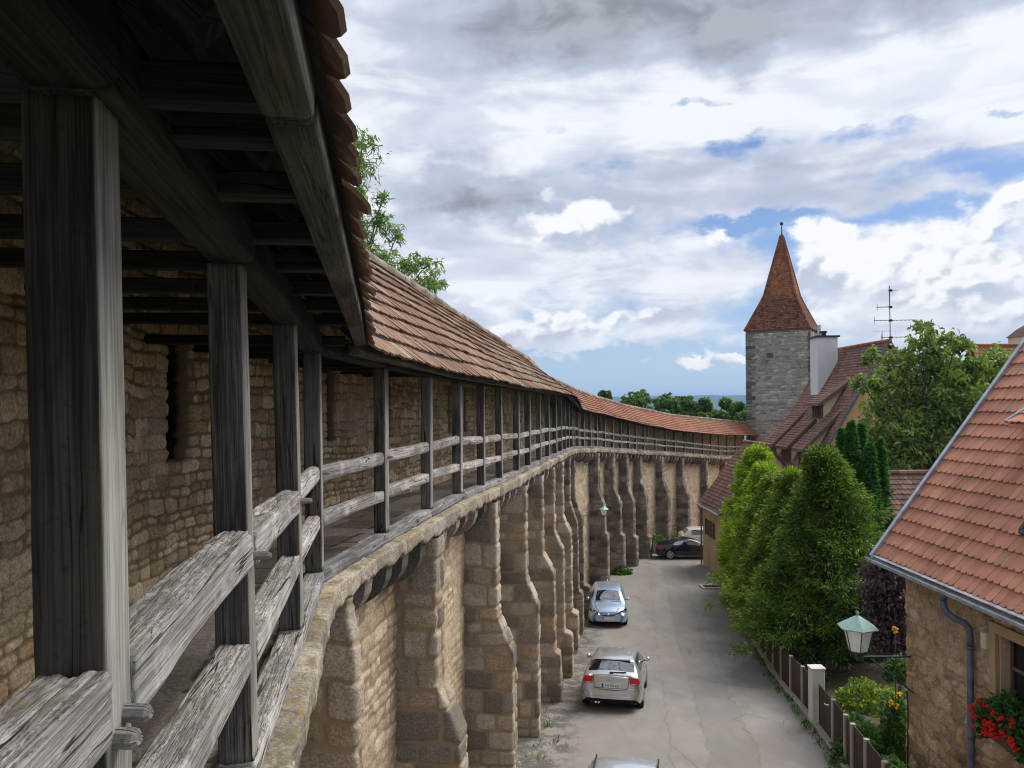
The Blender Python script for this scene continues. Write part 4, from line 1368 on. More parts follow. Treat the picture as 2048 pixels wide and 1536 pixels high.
# faded parking line
b = MB()
pts = [at(1288, 1135, 51.3), at(1314, 1141, 50.2)]
pz = [Vector((p.x, p.y, float(street(p.y)) + 0.05)) for p in pts]
b.beam(pz[0], pz[1], 0.07, 0.012)
tag(b.build('road_marking', M['concrete']), kind='structure')

# far wooded hills
xh = np.linspace(-6000, 9000, 150)
yh = np.linspace(6000, 10000, 24)
XX, YY = np.meshgrid(xh, yh)
hh = 118 + 22 * fbm(XX / 1400, YY / 1400, 21, 4) + 9 * fbm(XX / 300, YY / 300, 22, 3)
ZZ = -62 + hh * sstep(YY, 6000, 7400) * (0.75 + 0.35 * sstep(XX, -1500, 1500))
tag(mk('hills', np.stack([XX, YY, ZZ], -1).reshape(-1, 3), grid_faces(*XX.shape), M['hill'], None, None, None, True), kind='structure')

# drain in the gutter by the garage corner
dr = empty('drain', at(1430, 1170, 43.2), 'small iron drain grate in a concrete frame beside the garage corner', 'drain')
p = Vector((float(fence_x(43)) - 0.9, 43.0, float(street(43)) + 0.05))
b = MB()
for (cx, cy, sx_, sy_) in ((0, -0.42, 1.5, 0.16), (0, 0.42, 1.5, 0.16), (-0.67, 0, 0.16, 0.68), (0.67, 0, 0.16, 0.68)):
    b.box(p + Vector((cx, cy, 0)), (sx_, sy_, 0.1))
b.build('frame', M['concrete'], dr)
b = MB()
for i in range(9):
    b.box(p + Vector((-0.52 + i * 0.13, 0, 0.0)), (0.07, 0.68, 0.05))
b.build('grate', M['darkmetal'], dr)

# grit and dead leaves swept against the wall foot and the fence
rg = np.random.default_rng(77)
n = 2600
gy_ = rg.uniform(10, 44, n)
side_ = rg.random(n) < 0.6
gx_ = np.where(side_, PATH.xy(gy_, 0.0)[:, 0] + 0.25 + np.abs(rg.normal(0, 0.45, n)) * 1.2, fence_x(gy_) - 0.16 - np.abs(rg.normal(0, 0.16, n)))
gz_ = street(gy_) + 0.03
sz_ = rg.uniform(0.012, 0.034, n)
tet = np.array([[1, 0, -0.5], [-0.5, 0.87, -0.5], [-0.5, -0.87, -0.5], [0, 0, 0.7]])
V = np.stack([gx_, gy_, gz_], -1)[:, None, :] + tet[None] * sz_[:, None, None] * rg.uniform(0.6, 1.4, (n, 4, 1))
F = (np.arange(n)[:, None, None] * 4 + np.array([[0, 1, 3], [1, 2, 3], [2, 0, 3]])[None]).reshape(-1, 3)
A = np.repeat(np.stack([rg.random(n), rg.random(n) * 0.2, rg.random(n), np.zeros(n)], -1), 4, axis=0)
tag(mk('grit', V.reshape(-1, 3), F, M['ledge'], None, None, A), kind='stuff')

# ================================================================== buildings
def flat_relief(name, O, U, W_, w, h, mat, parent, step, holes=None, hole_depth=0.15, **kw):
    """masonry face: origin O, unit across U, unit normal W_, width w, height h"""
    O, U, W_ = np.array(O, float), np.array(U, float), np.array(W_, float)
    nx, nz = int(w / step) + 2, int(h / step) + 2
    S, T = np.meshgrid(np.linspace(0, w, nx), np.linspace(0, h, nz))
    P = O + U * S[..., None] + np.array([0, 0, 1.0]) * T[..., None]
    N = np.broadcast_to(W_, P.shape)
    ex = np.zeros_like(S)
    for (a, b, c, d) in holes or []:
        ex -= hole_depth * ((S > a) & (S < b) & (T > c) & (T < d))
    return relief(name, P, N, S, T, mat, parent, extra=ex, **kw)


def plane_fn(O, ax, up):
    O, ax, up = Vector(O), Vector(ax).normalized(), Vector(up).normalized()
    nn = up.cross(ax).normalized()
    if nn.z < 0:
        nn = -nn
    return lambda s, t: (O + ax * s + up * t, ax, up, nn)


# ---- tower ------------------------------------------------------------------
TA = R(30.0)
tf = Vector((-math.sin(TA), -math.cos(TA), 0))      # front normal
tr = Vector((math.cos(TA), -math.sin(TA), 0))       # normal of the face on the lane side
TW = 6.25
TY = 82.0
pc = at(1493.5, 760, TY)
pc.z = 0
tc0 = pc + tr * TW / 2 - tf * TW / 2                  # centre
z_eave = at(1560, 668, 83.5).z
z_gnd = float(street(82)) - 0.5
TOW = empty('wall_tower', (tc0.x, tc0.y, z_gnd), 'tall square grey limestone tower with a steep red tiled spire', 'tower')
hT = z_eave - z_gnd
for (nv, av) in ((tf, tr), (tr, -tf), (-tf, -tr), (-tr, tf)):
    o = tc0 + nv * TW / 2 - av * TW / 2
    front = nv is tf
    flat_relief('wall', (o.x, o.y, z_gnd), av, nv, TW, hT, M['tower'], TOW, 0.085 if front else 0.14,
                hr=(0.14, 0.34), wr=(0.25, 0.8), jw=0.07, depth=0.07, seed=301, distort=0.06, rough=0.04)
    # corner quoins
    b = MB()
    z = z_gnd
    i = 0
    while z < z_eave - 0.1:
        hh = random.uniform(0.3, 0.48)
        ln = 0.95 if i % 2 else 0.55
        if z + hh > z_eave - 0.05:
            hh = z_eave - 0.05 - z
        b.tone = (random.random(), 0.0, random.random(), 0.0)
        c = o + av * (ln / 2 - 0.07) + nv * 0.02
        b.beam(c - av * ln / 2 + Vector((0, 0, z + hh / 2)), c + av * ln / 2 + Vector((0, 0, z + hh / 2)), 0.22, hh - 0.03, bev=0.04)
        z += hh
        i += 1
    b.build('quoin_column', M['quoin'], TOW)
# little window slit in the front
wc = at(1547, 713, 82.2)
wc = tc0 + tf * TW / 2 + tr * ((wc - tc0).dot(tr))
wz = at(1547, 713, 82.2).z
wd = MB()
for (dx, dz, w, h) in ((0, 0.36, 1.1, 0.18), (0, -0.36, 1.0, 0.2), (-0.45, 0, 0.2, 0.54), (0.45, 0, 0.2, 0.54)):
    c = wc + tr * dx + tf * 0.04 + Vector((0, 0, wz + dz))
    wd.tone = (0.45, 0, 0.3, 0)
    wd.beam(c - tr * w / 2, c + tr * w / 2, 0.2, h, bev=0.02)
wf = wd.build('window', M['tower'], TOW)
b = MB()
b.prism([wc + tr * x + tf * 0.075 + Vector((0, 0, wz + z)) for x, z in ((-0.35, -0.26), (0.35, -0.26), (0.35, 0.27), (-0.35, 0.27))], tf * 0.012)
adopt(b.build('opening', M['glass']), wf)
# eave cornice
b = MB()
for k, (ex_, z0, z1) in enumerate(((0.04, -0.12, 0.12), (0.1, 0.12, 0.3))):
    hw = TW / 2 + ex_
    b.prism([tc0 + tf * hw * a + tr * hw * c + Vector((0, 0, z_eave + z0)) for a, c in ((1, -1), (1, 1), (-1, 1), (-1, -1))], (0, 0, z1 - z0))
b.build('cornice', M['quoin'], TOW)
# bell-cast spire of four tiled faces, broken twice
z_tip = at(1563, 482, 85.5).z
zk = at(1563, 603, 84.5).z
lev = [(TW / 2 + 0.17, z_eave + 0.2), (1.8, zk - 0.15), (1.58, zk + 0.4), (0.12, z_tip)]
sp = MB()
for (nv, av) in ((tf, tr), (tr, -tf), (-tf, -tr), (-tr, tf)):
    for (h0, za), (h1, zb_) in zip(lev[:-1], lev[1:]):
        o = tc0 + nv * h0 - av * h0 + Vector((0, 0, za))
        up = nv * (h1 - h0) + Vector((0, 0, zb_ - za))
        T_ = up.length
        fn = plane_fn(o, av, up)
        tiles(sp, fn, 2 * h0, T_, 0.24, 0.2, 0.03, 0.9, int(h0 * 100) + int(nv.x * 50), bias=-0.18 if h0 > 3 else (0.1 if h0 > 1.7 else 0.25), vary=0.26, clip=lambda s, t, h0=h0, h1=h1, T_=T_: (h0 - h1) * t / T_ + 0.03 < s < 2 * h0 - (h0 - h1) * t / T_ - 0.03, lich=0.3)
        # solid roof body under the tiles
        c_ = [tc0 + nv * h - av * h * sgn + Vector((0, 0, z_ - 0.05)) for (h, z_, sgn) in ((h0, za, 1), (h0, za, -1), (h1, zb_, -1), (h1, zb_, 1))]
        sp.add(c_, [(0, 1, 2, 3)], None, (0.4, 0.2, 0.5, 1))
sp.build('spire_roof', M['tile_spire'], TOW)
b = MB()
for (a_, c_) in ((1, 1), (1, -1), (-1, 1), (-1, -1)):
    pts = [tc0 + tf * h * a_ + tr * h * c_ + Vector((0, 0, z + 0.03)) for (h, z) in lev]
    for p_, q_ in zip(pts[:-1], pts[1:]):
        n = int((q_ - p_).length / 0.32) + 1
        for i in range(n):
            b.tone = (random.random() * 0.8 + 0.1, random.random() * 0.5, random.random(), 1)
            u0, u1 = p_ + (q_ - p_) * (i / n), p_ + (q_ - p_) * ((i + 1.15) / n)
            b.tube([u0, u1], [0.14, 0.1], 6)
b.build('hip_tiles', M['tile_spire'], TOW)
b = MB()
b.lathe((tc0.x, tc0.y, z_tip - 0.15), [(0.2, 0), (0.16, 0.2), (0.06, 0.5), (0.05, 1.35), (0.05, 1.4)], 10)
b.lathe((tc0.x, tc0.y, z_tip + 1.2), [(0.03, 0)] + [(0.19 * math.sin(t), 0.19 - 0.19 * math.cos(t)) for t in np.linspace(0.25, 2.9, 8)], 12)
b.build('finial', M['lampgreen'], TOW)


# ---- generic tiled gable roof ------------------------------------------------
def roof_slope(name, mat, parent, e0, e1, r0, wid, exp, th=0.02, jit=0.5, seed=1, clip=None, lich=0.3, deck=True):
    """eave from e0 to e1, r0 is the ridge point above e0"""
    e0, e1, r0 = Vector(e0), Vector(e1), Vector(r0)
    b = MB()
    fn = plane_fn(e0, e1 - e0, r0 - e0)
    tiles(b, fn, (e1 - e0).length, (r0 - e0).length, wid, exp, th, jit, seed, clip, lich=lich)
    if deck and clip is None:
        nn = fn(0, 0)[3]
        r1 = r0 + (e1 - e0)
        b.prism([e0 - nn * 0.03, e1 - nn * 0.03, r1 - nn * 0.03, r0 - nn * 0.03], -nn * 0.08)
    return b.build(name, mat, parent)


def ridge_tiles(name, mat, parent, a, b_, r=0.13, ln=0.38):
    a, b_ = Vector(a), Vector(b_)
    n = max(2, int((b_ - a).length / ln))
    m_ = MB()
    for i in range(n):
        m_.tone = (random.random(), random.random() * 0.5, random.random(), 1)
        m_.tube([a + (b_ - a) * (i / n), a + (b_ - a) * ((i + 1.08) / n)], [r, r * 0.85], 8)
    return m_.build(name, mat, parent)


# ---- stone house at the lane (only its lane front and roof are in view) ---------
HX, HY0, HY1 = 7.75, 15.2, 4.0
HZG = float(street(13)) - 0.5
HOUSE = empty('stone_house', (HX + 3, 10, HZG), 'rough stone house with pink tiled roof and zinc gutter at the lane', 'house')
EZ = -3.12
W0, W1, WZ0, WZ1 = HY0 - 12.32, HY0 - 11.25, -5.2, -3.72       # window: s along the front from the far corner
flat_relief('wall', (HX, HY0, HZG), (0, -1, 0), (-1, 0, 0), HY0 - HY1, EZ + 0.35 - HZG, M['house'], HOUSE, 0.028,
            holes=[(W0, W1, WZ0 - HZG, WZ1 - HZG)], hole_depth=0.3, hr=(0.14, 0.34), wr=(0.2, 0.6), jw=0.05, depth=0.03, seed=401, distort=0.22, rough=0.035, fill=0.62)
flat_relief('wall', (HX + 6.6, HY0, HZG), (-1, 0, 0), (0, 1, 0), 6.6, EZ + 0.35 - HZG, M['house'], HOUSE, 0.08, hr=(0.14, 0.34), wr=(0.2, 0.6), jw=0.05, depth=0.03, seed=402, distort=0.09, rough=0.03, fill=0.55)
MB().prism([(HX, HY0 - 0.02, EZ), (HX + 6.6, HY0 - 0.02, EZ), (HX + 3.3, HY0 - 0.02, EZ + 4.55)], (0, -0.2, 0)).build('gable', M['house'], HOUSE)
# roof: eave at x=7.45, 54 degrees
ux, uz = 0.588, 0.809
e0 = Vector((7.45, HY0 + 0.62, EZ - 0.04))
e1 = Vector((7.45, HY1, EZ - 0.04))
TL = 6.2
r0 = e0 + Vector((ux, 0, uz)) * TL
roof_slope('roof', M['tile_pink'], HOUSE, e0, e1, r0, 0.175, 0.3, 0.026, 0.55, 21, lich=0.12)
MB().prism([(r0.x, e0.y, r0.z), (r0.x, HY1, r0.z), (r0.x + ux * TL, HY1, EZ), (r0.x + ux * TL, e0.y, EZ)], (0, 0, -0.08)).build('roof', M['tile_pink'], HOUSE)
# verge sheet along the far gable
b = MB()
nn = Vector((-uz, 0, ux))
b.beam(e0 + Vector((ux, 0, uz)) * -0.06 + nn * 0.03 + Vector((0, 0.03, 0)), r0 + nn * 0.03 + Vector((0, 0.03, 0)), 0.1, 0.13, up=nn, bev=0.01)
b.build('verge_trim', M['zinc'], HOUSE)
# gutter: half-round channel
gx, gz = 7.36, EZ - 0.1
b = MB()
pr = [(0.085 * math.cos(t), 0.085 * math.sin(t)) for t in np.linspace(math.pi, 2 * math.pi, 9)]
pr2 = [(0.077 * math.cos(t), 0.077 * math.sin(t)) for t in np.linspace(2 * math.pi, math.pi, 9)]
poly = pr + pr2
b.prism([(gx + x, e0.y + 0.12, gz + z) for x, z in poly], (0, HY1 - e0.y, -0.03))
b.tube([(gx - 0.085, e0.y + 0.12, gz + 0.004), (gx - 0.085, HY1, gz - 0.026)], 0.013, 8)
b.prism([(gx + x, e0.y + 0.12, gz + z) for x, z in pr], (0, -0.01, 0))
b.prism([(gx - 0.02, e0.y, gz + 0.06), (gx + 0.16, e0.y, gz + 0.09), (gx + 0.16, e0.y, gz + 0.1), (gx - 0.02, e0.y, gz + 0.07)], (0, HY1 - e0.y, 0))
gut = b.build('gutter', M['zinc'], HOUSE)
for yg in np.arange(5, 15.8, 0.8):
    bb = MB()
    bb.tube([(gx + 0.095 * math.cos(t), yg, gz + 0.095 * math.sin(t)) for t in np.linspace(math.pi, 2 * math.pi, 7)], 0.008, 6)
    adopt(bb.build('bracket', M['zinc']), gut)
# downpipe with swan neck
b = MB()
px_ = HX - 0.1
b.tube([(gx, 13.2, gz - 0.05), (gx, 13.2, gz - 0.14), (gx, 13.2, gz - 0.2)], [0.085, 0.07, 0.056], 14)
b.tube([(gx, 13.2, gz - 0.18), (gx + 0.005, 13.19, gz - 0.3), (gx + 0.04, 13.14, gz - 0.4), (gx + 0.12, 13.05, gz - 0.47), (px_ - 0.06, 12.98, gz - 0.52), (px_ - 0.01, 12.93, gz - 0.6), (px_, 12.92, gz - 0.72), (px_, 12.92, gz - 0.9)], 0.056, 14)
b.tube([(px_, 12.92, gz - 0.86), (px_, 12.92, HZG)], 0.052, 14)
for z in (-0.9, -2.4, -3.9):
    b.tube([(px_, 12.92, gz + z), (px_, 12.92, gz + z - 0.04)], 0.062, 14)
b.build('downpipe', M['pipe'], HOUSE, smooth=True)
# window
yw0, yw1 = HY0 - W0, HY0 - W1
wmid = (yw0 + yw1) / 2
b = MB()
for (y0, y1, z0, z1) in ((yw0 + 0.16, yw0, WZ0 - 0.1, WZ1 + 0.16), (yw1, yw1 - 0.16, WZ0 - 0.1, WZ1 + 0.16), (yw0, yw1, WZ1, WZ1 + 0.16)):
    b.prism([(HX - 0.055, y0, z0), (HX - 0.055, y1, z0), (HX - 0.055, y1, z1), (HX - 0.055, y0, z1)], (0.36, 0, 0))
b.prism([(HX - 0.1, yw0 + 0.18, WZ0 - 0.1), (HX - 0.1, yw1 - 0.18, WZ0 - 0.1), (HX - 0.1, yw1 - 0.18, WZ0), (HX - 0.1, yw0 + 0.18, WZ0)], (0.4, 0, 0))
win = b.build('window', M['sandstone'], HOUSE)
b = MB()
b.prism([(HX + 0.2, yw0 - 0.005, WZ0), (HX + 0.2, yw1 + 0.005, WZ0), (HX + 0.2, yw1 + 0.005, WZ1), (HX + 0.2, yw0 - 0.005, WZ1)], (0.012, 0, 0))
adopt(b.build('pane', M['glass']), win)
b = MB()
for yy_ in (yw0 - 0.04, wmid, yw1 + 0.04):
    b.beam((HX + 0.18, yy_, WZ0), (HX + 0.18, yy_, WZ1), 0.06, 0.06, up=(0, 1, 0))
for zz_ in (WZ0 + 0.04, (WZ0 + WZ1) / 2 + 0.2, WZ1 - 0.04):
    b.beam((HX + 0.19, yw0, zz_), (HX + 0.19, yw1, zz_), 0.05, 0.06)
adopt(b.build('frame', M['windowwood']), win)
b = MB()
b.prism([(HX + 0.0, yw0 - 0.02, WZ0 + 0.01), (HX + 0.19, yw0 - 0.02, WZ0 + 0.01), (HX + 0.19, yw0 - 0.02, WZ1 - 0.01), (HX + 0.0, yw0 - 0.02, WZ1 - 0.01)], (0, -0.03, 0))
b.lathe((HX + 0.1, yw0 - 0.05, WZ1 - 0.2), [(0.05, 0), (0.05, 0.03)], 10, Vector((0, -1, 0)))
adopt(b.build('reveal_board', M['tan']), win)
b = MB()
b.beam((HX - 0.05, 12.42 + 0.13, -4.03), (HX - 0.05, 12.42 + 0.13, -3.77), 0.14, 0.13, up=(0, 1, 0), bev=0.02)
b.build('vent_box', M['cream'], HOUSE)
b = MB()
b.tube([(HX - 0.03, HY0 - 0.04, -5.7), (HX - 0.05, HY0 - 0.12, -5.9), (HX - 0.04, HY0 - 0.1, -6.2), (HX - 0.04, HY0 - 0.05, -8.2)], 0.014, 6)
b.build('cable', M['darkmetal'], HOUSE)
# skylight and shed dormer, cut by the picture edge
def on_roof(t, y, h=0.0):
    return Vector((7.45 + ux * t, y, EZ - 0.04 + uz * t)) + nn * h


b = MB()
t0, t1, ya, yb_ = 1.25, 2.0, 12.3, 11.6
for (p_, q_) in ((on_roof(t0, ya, 0.07), on_roof(t0, yb_, 0.07)), (on_roof(t1, ya, 0.07), on_roof(t1, yb_, 0.07)), (on_roof(t0, ya, 0.07), on_roof(t1, ya, 0.07)), (on_roof(t0, yb_, 0.07), on_roof(t1, yb_, 0.07))):
    b.beam(p_, q_, 0.08, 0.12, up=nn)
sl = b.build('skylight', M['darkmetal'], HOUSE)
b = MB()
b.prism([on_roof(t0, ya, 0.09), on_roof(t0, yb_, 0.09), on_roof(t1, yb_, 0.09), on_roof(t1, ya, 0.09)], nn * 0.01)
adopt(b.build('pane', M['carglass']), sl)
dt = 3.08
dfx = on_roof(dt, 14.6).x
dz0 = on_roof(dt, 14.6).z
b = MB()
b.prism([(dfx, 13.75, dz0 - 0.1), (dfx, 12.2, dz0 - 0.1), (dfx, 12.2, dz0 + 0.3), (dfx, 13.75, dz0 + 0.3)], (2.0, 0, 0))
dm = b.build('dormer', M['windowwood'], HOUSE)
b = MB()
fn = plane_fn((dfx - 0.28, 14.0, dz0 + 0.26), (0, -1, 0), (0.8, 0, 0.5))
tiles(b, fn, 2.0, 1.7, 0.175, 0.28, 0.02, 0.3, 77, lich=0.3)
b.prism([(dfx - 0.26, 13.98, dz0 + 0.24), (dfx - 0.26, 12.0, dz0 + 0.24), (dfx + 1.3, 12.0, dz0 + 1.21), (dfx + 1.3, 13.98, dz0 + 1.21)], (0, 0, -0.07))
adopt(b.build('dormer_roof', M['tile_pink']), dm)
MBv = MB().beam((dfx - 0.28, 14.02, dz0 + 0.28), (dfx + 1.3, 14.02, dz0 + 1.27), 0.06, 0.07)
adopt(MBv.build('dormer_verge', M['zinc']), dm)

# ---- tan garage at the bend ------------------------------------------------------
GX, GYF, GYN = 12.4, 50.3, 45.4
gzg, gze, gzr, grx = float(street(46)) - 0.6, -6.22, -2.55, 15.2
GAR = empty('garage', (GX + 2.8, 48, gzg), 'low tan plastered outbuilding with steep brown tiled roof at the bend', 'outbuilding')
b = MB()
gw = 2 * (grx - GX)
b.prism([(GX, GYF, gzg), (GX + gw, GYF, gzg), (GX + gw, GYF, gze), (grx, GYF, gzr - 0.12), (GX, GYF, gze)], (0, GYN - GYF, 0))
b.build('wall', M['tan'], GAR)
for (ys0, ys1) in ((GYF + 0.15, GYN - 0.15),):
    el_ = Vector((GX - 0.28, ys0, gze - 0.36))
    er_ = Vector((GX - 0.28, ys1, gze - 0.36))
    roof_slope('roof', M['tile_brown'], GAR, el_, er_, (grx, ys0, gzr), 0.2, 0.24, 0.022, 0.7, 31)
    roof_slope('roof', M['tile_brown'], GAR, (GX + gw + 0.28, ys0, gze - 0.36), (GX + gw + 0.28, ys1, gze - 0.36), (grx, ys0, gzr), 0.2, 0.24, 0.022, 0.7, 32)
ridge_tiles('ridge', M['tile_brown'], GAR, (grx, GYF + 0.15, gzr + 0.03), (grx, GYN - 0.15, gzr + 0.03))
b = MB()
b.tube([(GX - 0.34, GYF + 0.2, gze - 0.38), (GX - 0.34, GYN - 0.1, gze - 0.4)], 0.075, 8)
b.build('gutter', M['zinc'], GAR)
b = MB()
b.tube([(GX - 0.3, GYF + 0.12, gze - 0.42), (GX - 0.1, GYF + 0.06, gze - 0.75), (GX - 0.09, GYF + 0.05, gzg)], 0.05, 8)
b.build('downpipe', M['windowwood'], GAR)
for i, yy_ in enumerate((49.4, 48.75, 48.1, 47.45)):
    z0_, z1_ = -8.35, -7.45
    b = MB()
    b.prism([(GX - 0.012, yy_ + 0.16, z0_), (GX - 0.012, yy_ - 0.16, z0_), (GX - 0.012, yy_ - 0.16, z1_), (GX - 0.012, yy_ + 0.16, z1_)], (0.05, 0, 0))
    w_ = b.build('window', M['glass'], GAR)
    b = MB()
    for (ya, yb_, za, zb_) in ((0.22, 0.16, z0_ - 0.06, z1_ + 0.06), (-0.16, -0.22, z0_ - 0.06, z1_ + 0.06), (0.16, -0.16, z1_, z1_ + 0.06), (0.16, -0.16, z0_ - 0.06, z0_)):
        b.prism([(GX - 0.04, yy_ + ya, za), (GX - 0.04, yy_ + yb_, za), (GX - 0.04, yy_ + yb_, zb_), (GX - 0.04, yy_ + ya, zb_)], (0.06, 0, 0))
    adopt(b.build('frame', M['windowwood']), w_)

# ---- steep-roofed house with dormers ------------------------------------------------
DX, DZR = 27.0, 4.3
DYN, DYF = 55.0, 66.0
SL = 1.66
dex, dez = 20.9, DZR - SL * (27.0 - 20.9)
DH = empty('dormer_house', (DX, 60, -11), 'yellow gabled house with steep brown roof, shed dormers and white chimney', 'house')
b = MB()
b.prism([(dex + 0.4, DYN + 0.35, -12), (2 * DX - dex - 0.4, DYN + 0.35, -12), (2 * DX - dex - 0.4, DYN + 0.35, dez + 0.45), (DX, DYN + 0.35, DZR - 0.25), (dex + 0.4, DYN + 0.35, dez + 0.45)], (0, DYF - DYN - 0.7, 0))
b.build('wall', M['yellow'], DH)
roof_slope('roof', M['tile_brown'], DH, (dex, DYF, dez), (dex, DYN, dez), (DX, DYF, DZR), 0.24, 0.26, 0.028, 0.7, 41)
roof_slope('roof', M['tile_brown'], DH, (2 * DX - dex, DYF, dez), (2 * DX - dex, DYN, dez), (DX, DYF, DZR), 0.3, 0.4, 0.028, 0.7, 42)
ridge_tiles('ridge', M['tile_far'], DH, (DX, DYF, DZR + 0.05), (DX, DYN - 0.1, DZR + 0.05), 0.16, 0.45)
for sg in (1, -1):
    MB().beam((DX, DYN - 0.03, DZR + 0.06), (DX - sg * (DX - dex), DYN - 0.03, dez - 0.02), 0.08, 0.16, bev=0.01).build('verge_trim', M['pipe'], DH)
# chimney
b = MB()
b.prism([(24.75, 62.2, -0.5), (26.35, 62.2, -0.5), (26.35, 63.8, -0.5), (24.75, 63.8, -0.5)], (0, 0, 5.75))
ch = b.build('chimney', M['white'], DH)
b = MB()
b.prism([(24.6, 62.05, 5.25), (26.5, 62.05, 5.25), (26.5, 63.95, 5.25), (24.6, 63.95, 5.25)], (0, 0, 0.14))
b.lathe((25.55, 63, 5.39), [(0.2, 0), (0.2, 0.25), (0.26, 0.3), (0.26, 0.42)], 10)
adopt(b.build('cap', M['darkmetal']), ch)
b = MB()
b.lathe((25.3, 63.3, 5.39), [(0.13, 0), (0.13, 0.85), (0.16, 0.86), (0.16, 0.95)], 10)
adopt(b.build('flue_pipe', M['zinc']), ch)


def shed_dormer(xf, yc, half, ztop, zbot, slope, cheek=0.0):
    """front faces -X at xf; roof runs back to the main slope"""
    y0, y1 = yc + half, yc - half
    d = MB()
    xb = xf + (ztop + SL * 0 - (DZR - SL * (DX - xf))) / (SL - slope) if SL > slope else xf + 3
    zback = ztop + slope * (xb - xf)
    # cheek walls
    d.prism([(xf, y0, zbot - 0.3), (xb, y0, zback), (xf, y0, ztop)], (0, y1 - y0, 0))
    dm_ = d.build('dormer', M['cream'], DH)
    f = MB()
    n = 4
    for i in range(n + 1):
        yy_ = y0 - 0.1 - (2 * half - 0.2) * i / n
        f.beam((xf - 0.05, yy_, zbot), (xf - 0.05, yy_, ztop), 0.1, 0.1, up=(0, 1, 0))
    for zz_ in (zbot, ztop - 0.05):
        f.beam((xf - 0.05, y0, zz_), (xf - 0.05, y1, zz_), 0.12, 0.12)
    wn = f.build('window', M['windowwood'], None)
    adopt(wn, dm_)
    p_ = MB()
    p_.prism([(xf - 0.02, y0 - 0.02, zbot), (xf - 0.02, y1 + 0.02, zbot), (xf - 0.02, y1 + 0.02, ztop), (xf - 0.02, y0 - 0.02, ztop)], (0.015, 0, 0))
    adopt(p_.build('pane', M['glass']), dm_)
    r_ = MB()
    ov = 0.45
    o_ = Vector((xf - ov, y0 + 0.3, ztop + 0.12 - slope * ov))
    w_ = 2 * half + 0.6
    ln = math.hypot(xb - xf + ov + 0.3, slope * (xb - xf + ov + 0.3))
    tiles(r_, plane_fn(o_, (0, -1, 0), (1, 0, slope)), w_, ln, 0.24, 0.26, 0.028, 0.7, int(yc * 10))
    e_ = o_ + Vector((1, 0, slope)).normalized() * ln
    r_.prism([o_ - Vector((0, 0, 0.03)), o_ + Vector((0, -w_, -0.03)), e_ + Vector((0, -w_, -0.03)), e_ - Vector((0, 0, 0.03))], (0, 0, -0.12))
    adopt(r_.build('dormer_roof', M['tile_brown']), dm_)
    v_ = MB()
    v_.beam(o_ + Vector((0, -w_, -0.08)), e_ + Vector((0, -w_, -0.08)), 0.1, 0.24)
    v_.beam(o_ + Vector((0, 0, -0.08)), o_ + Vector((0, -w_, -0.08)), 0.1, 0.2)
    adopt(v_.build('verge_board', M['windowwood']), dm_)


shed_dormer(23.45, 59.0, 1.0, 0.1, -1.25, 0.72)
shed_dormer(21.6, 60.6, 1.0, -3.15, -5.2, 0.98)
shed_dormer(21.6, 57.2, 0.8, -3.15, -5.2, 0.98)
shed_dormer(21.6, 64.0, 1.0, -3.15, -5.2, 0.98)

# antenna on that roof
an = at(1781, 690, 56.5)
AN = empty('roof_antenna', an, 'thin television antenna mast with four crossbars above the dormer house ridge', 'antenna')
b = MB()
b.tube([an - Vector((0, 0, 0.5)), an + Vector((-0.05, 0, 4.35))], 0.035, 6)
b.build('mast', M['darkmetal'], AN)
for (z, x0, x1, n) in ((4.0, -0.05, 0.55, 3), (2.78, -0.95, 0.03, 7), (1.8, -1.15, 2.0, 12), (0.55, -0.65, 1.05, 7)):
    b = MB()
    c = an + Vector((0, 0, z))
    b.tube([c + Vector((x0, 0, 0)), c + Vector((x1, 0.2, 0.06))], 0.025, 5)
    for i in range(n):
        xx = x0 + (x1 - x0) * i / (n - 1)
        b.tube([c + Vector((xx, -0.25, 0)), c + Vector((xx, 0.25, 0))], 0.012, 4)
    b.tube([c + Vector((x0, 0, -0.28)), c + Vector((x0, 0, 0.28))], 0.015, 4)
    b.box(c + Vector((0.03, 0, 0)), (0.2, 0.16, 0.16))
    b.build('boom', M['darkmetal'], AN)
b = MB()
b.tube([an + Vector((-0.58, 0, -0.2)), an + Vector((-0.6, 0, 1.05))], 0.018, 5)
b.tube([an + Vector((-1.3, 0, 1.03)), an + Vector((0.0, 0, 1.03))], 0.012, 4)
b.build('rod', M['darkmetal'], AN)

# ---- brown roof behind the garden, and the far red roof with a turret ------------------
SH = empty('shed', (18, 33, -9), 'low building with mottled brown tiled roof behind the clipped cypresses', 'outbuilding')
MB().prism([(14.6, 30.3, -10), (23, 30.3, -10), (23, 30.3, -5.9), (14.6, 30.3, -5.9)], (0, 4.4, 0)).build('wall', M['tan'], SH)
roof_slope('roof', M['tile_brown'], SH, (14.3, 29.9, -6.15), (23.4, 29.9, -6.15), (14.3, 32.5, -3.05), 0.2, 0.25, 0.022, 0.6, 51)
roof_slope('roof', M['tile_brown'], SH, (14.3, 35.1, -6.15), (23.4, 35.1, -6.15), (14.3, 32.5, -3.05), 0.3, 0.4, 0.022, 0.6, 52)
ridge_tiles('ridge', M['tile_brown'], SH, (14.3, 32.5, -3.0), (23.4, 32.5, -3.0), 0.12)
BH = empty('red_roof_house', (45, 66, -11), 'distant house with broad red tiled roof showing above the walnut tree', 'house')
rr = at(1946, 692, 66)
MB().prism([(rr.x + 0.5, 61.2, -12), (60, 61.2, -12), (60, 61.2, -1.5), (rr.x + 0.5, 61.2, -1.5)], (0, 9.6, 0)).build('wall', M['cream'], BH)
roof_slope('roof', M['tile_far'], BH, (rr.x - 1.2, 60.6, -2.0), (60, 60.6, -2.0), (rr.x - 0.0, 66, rr.z), 0.26, 0.3, 0.03, 0.6, 61)
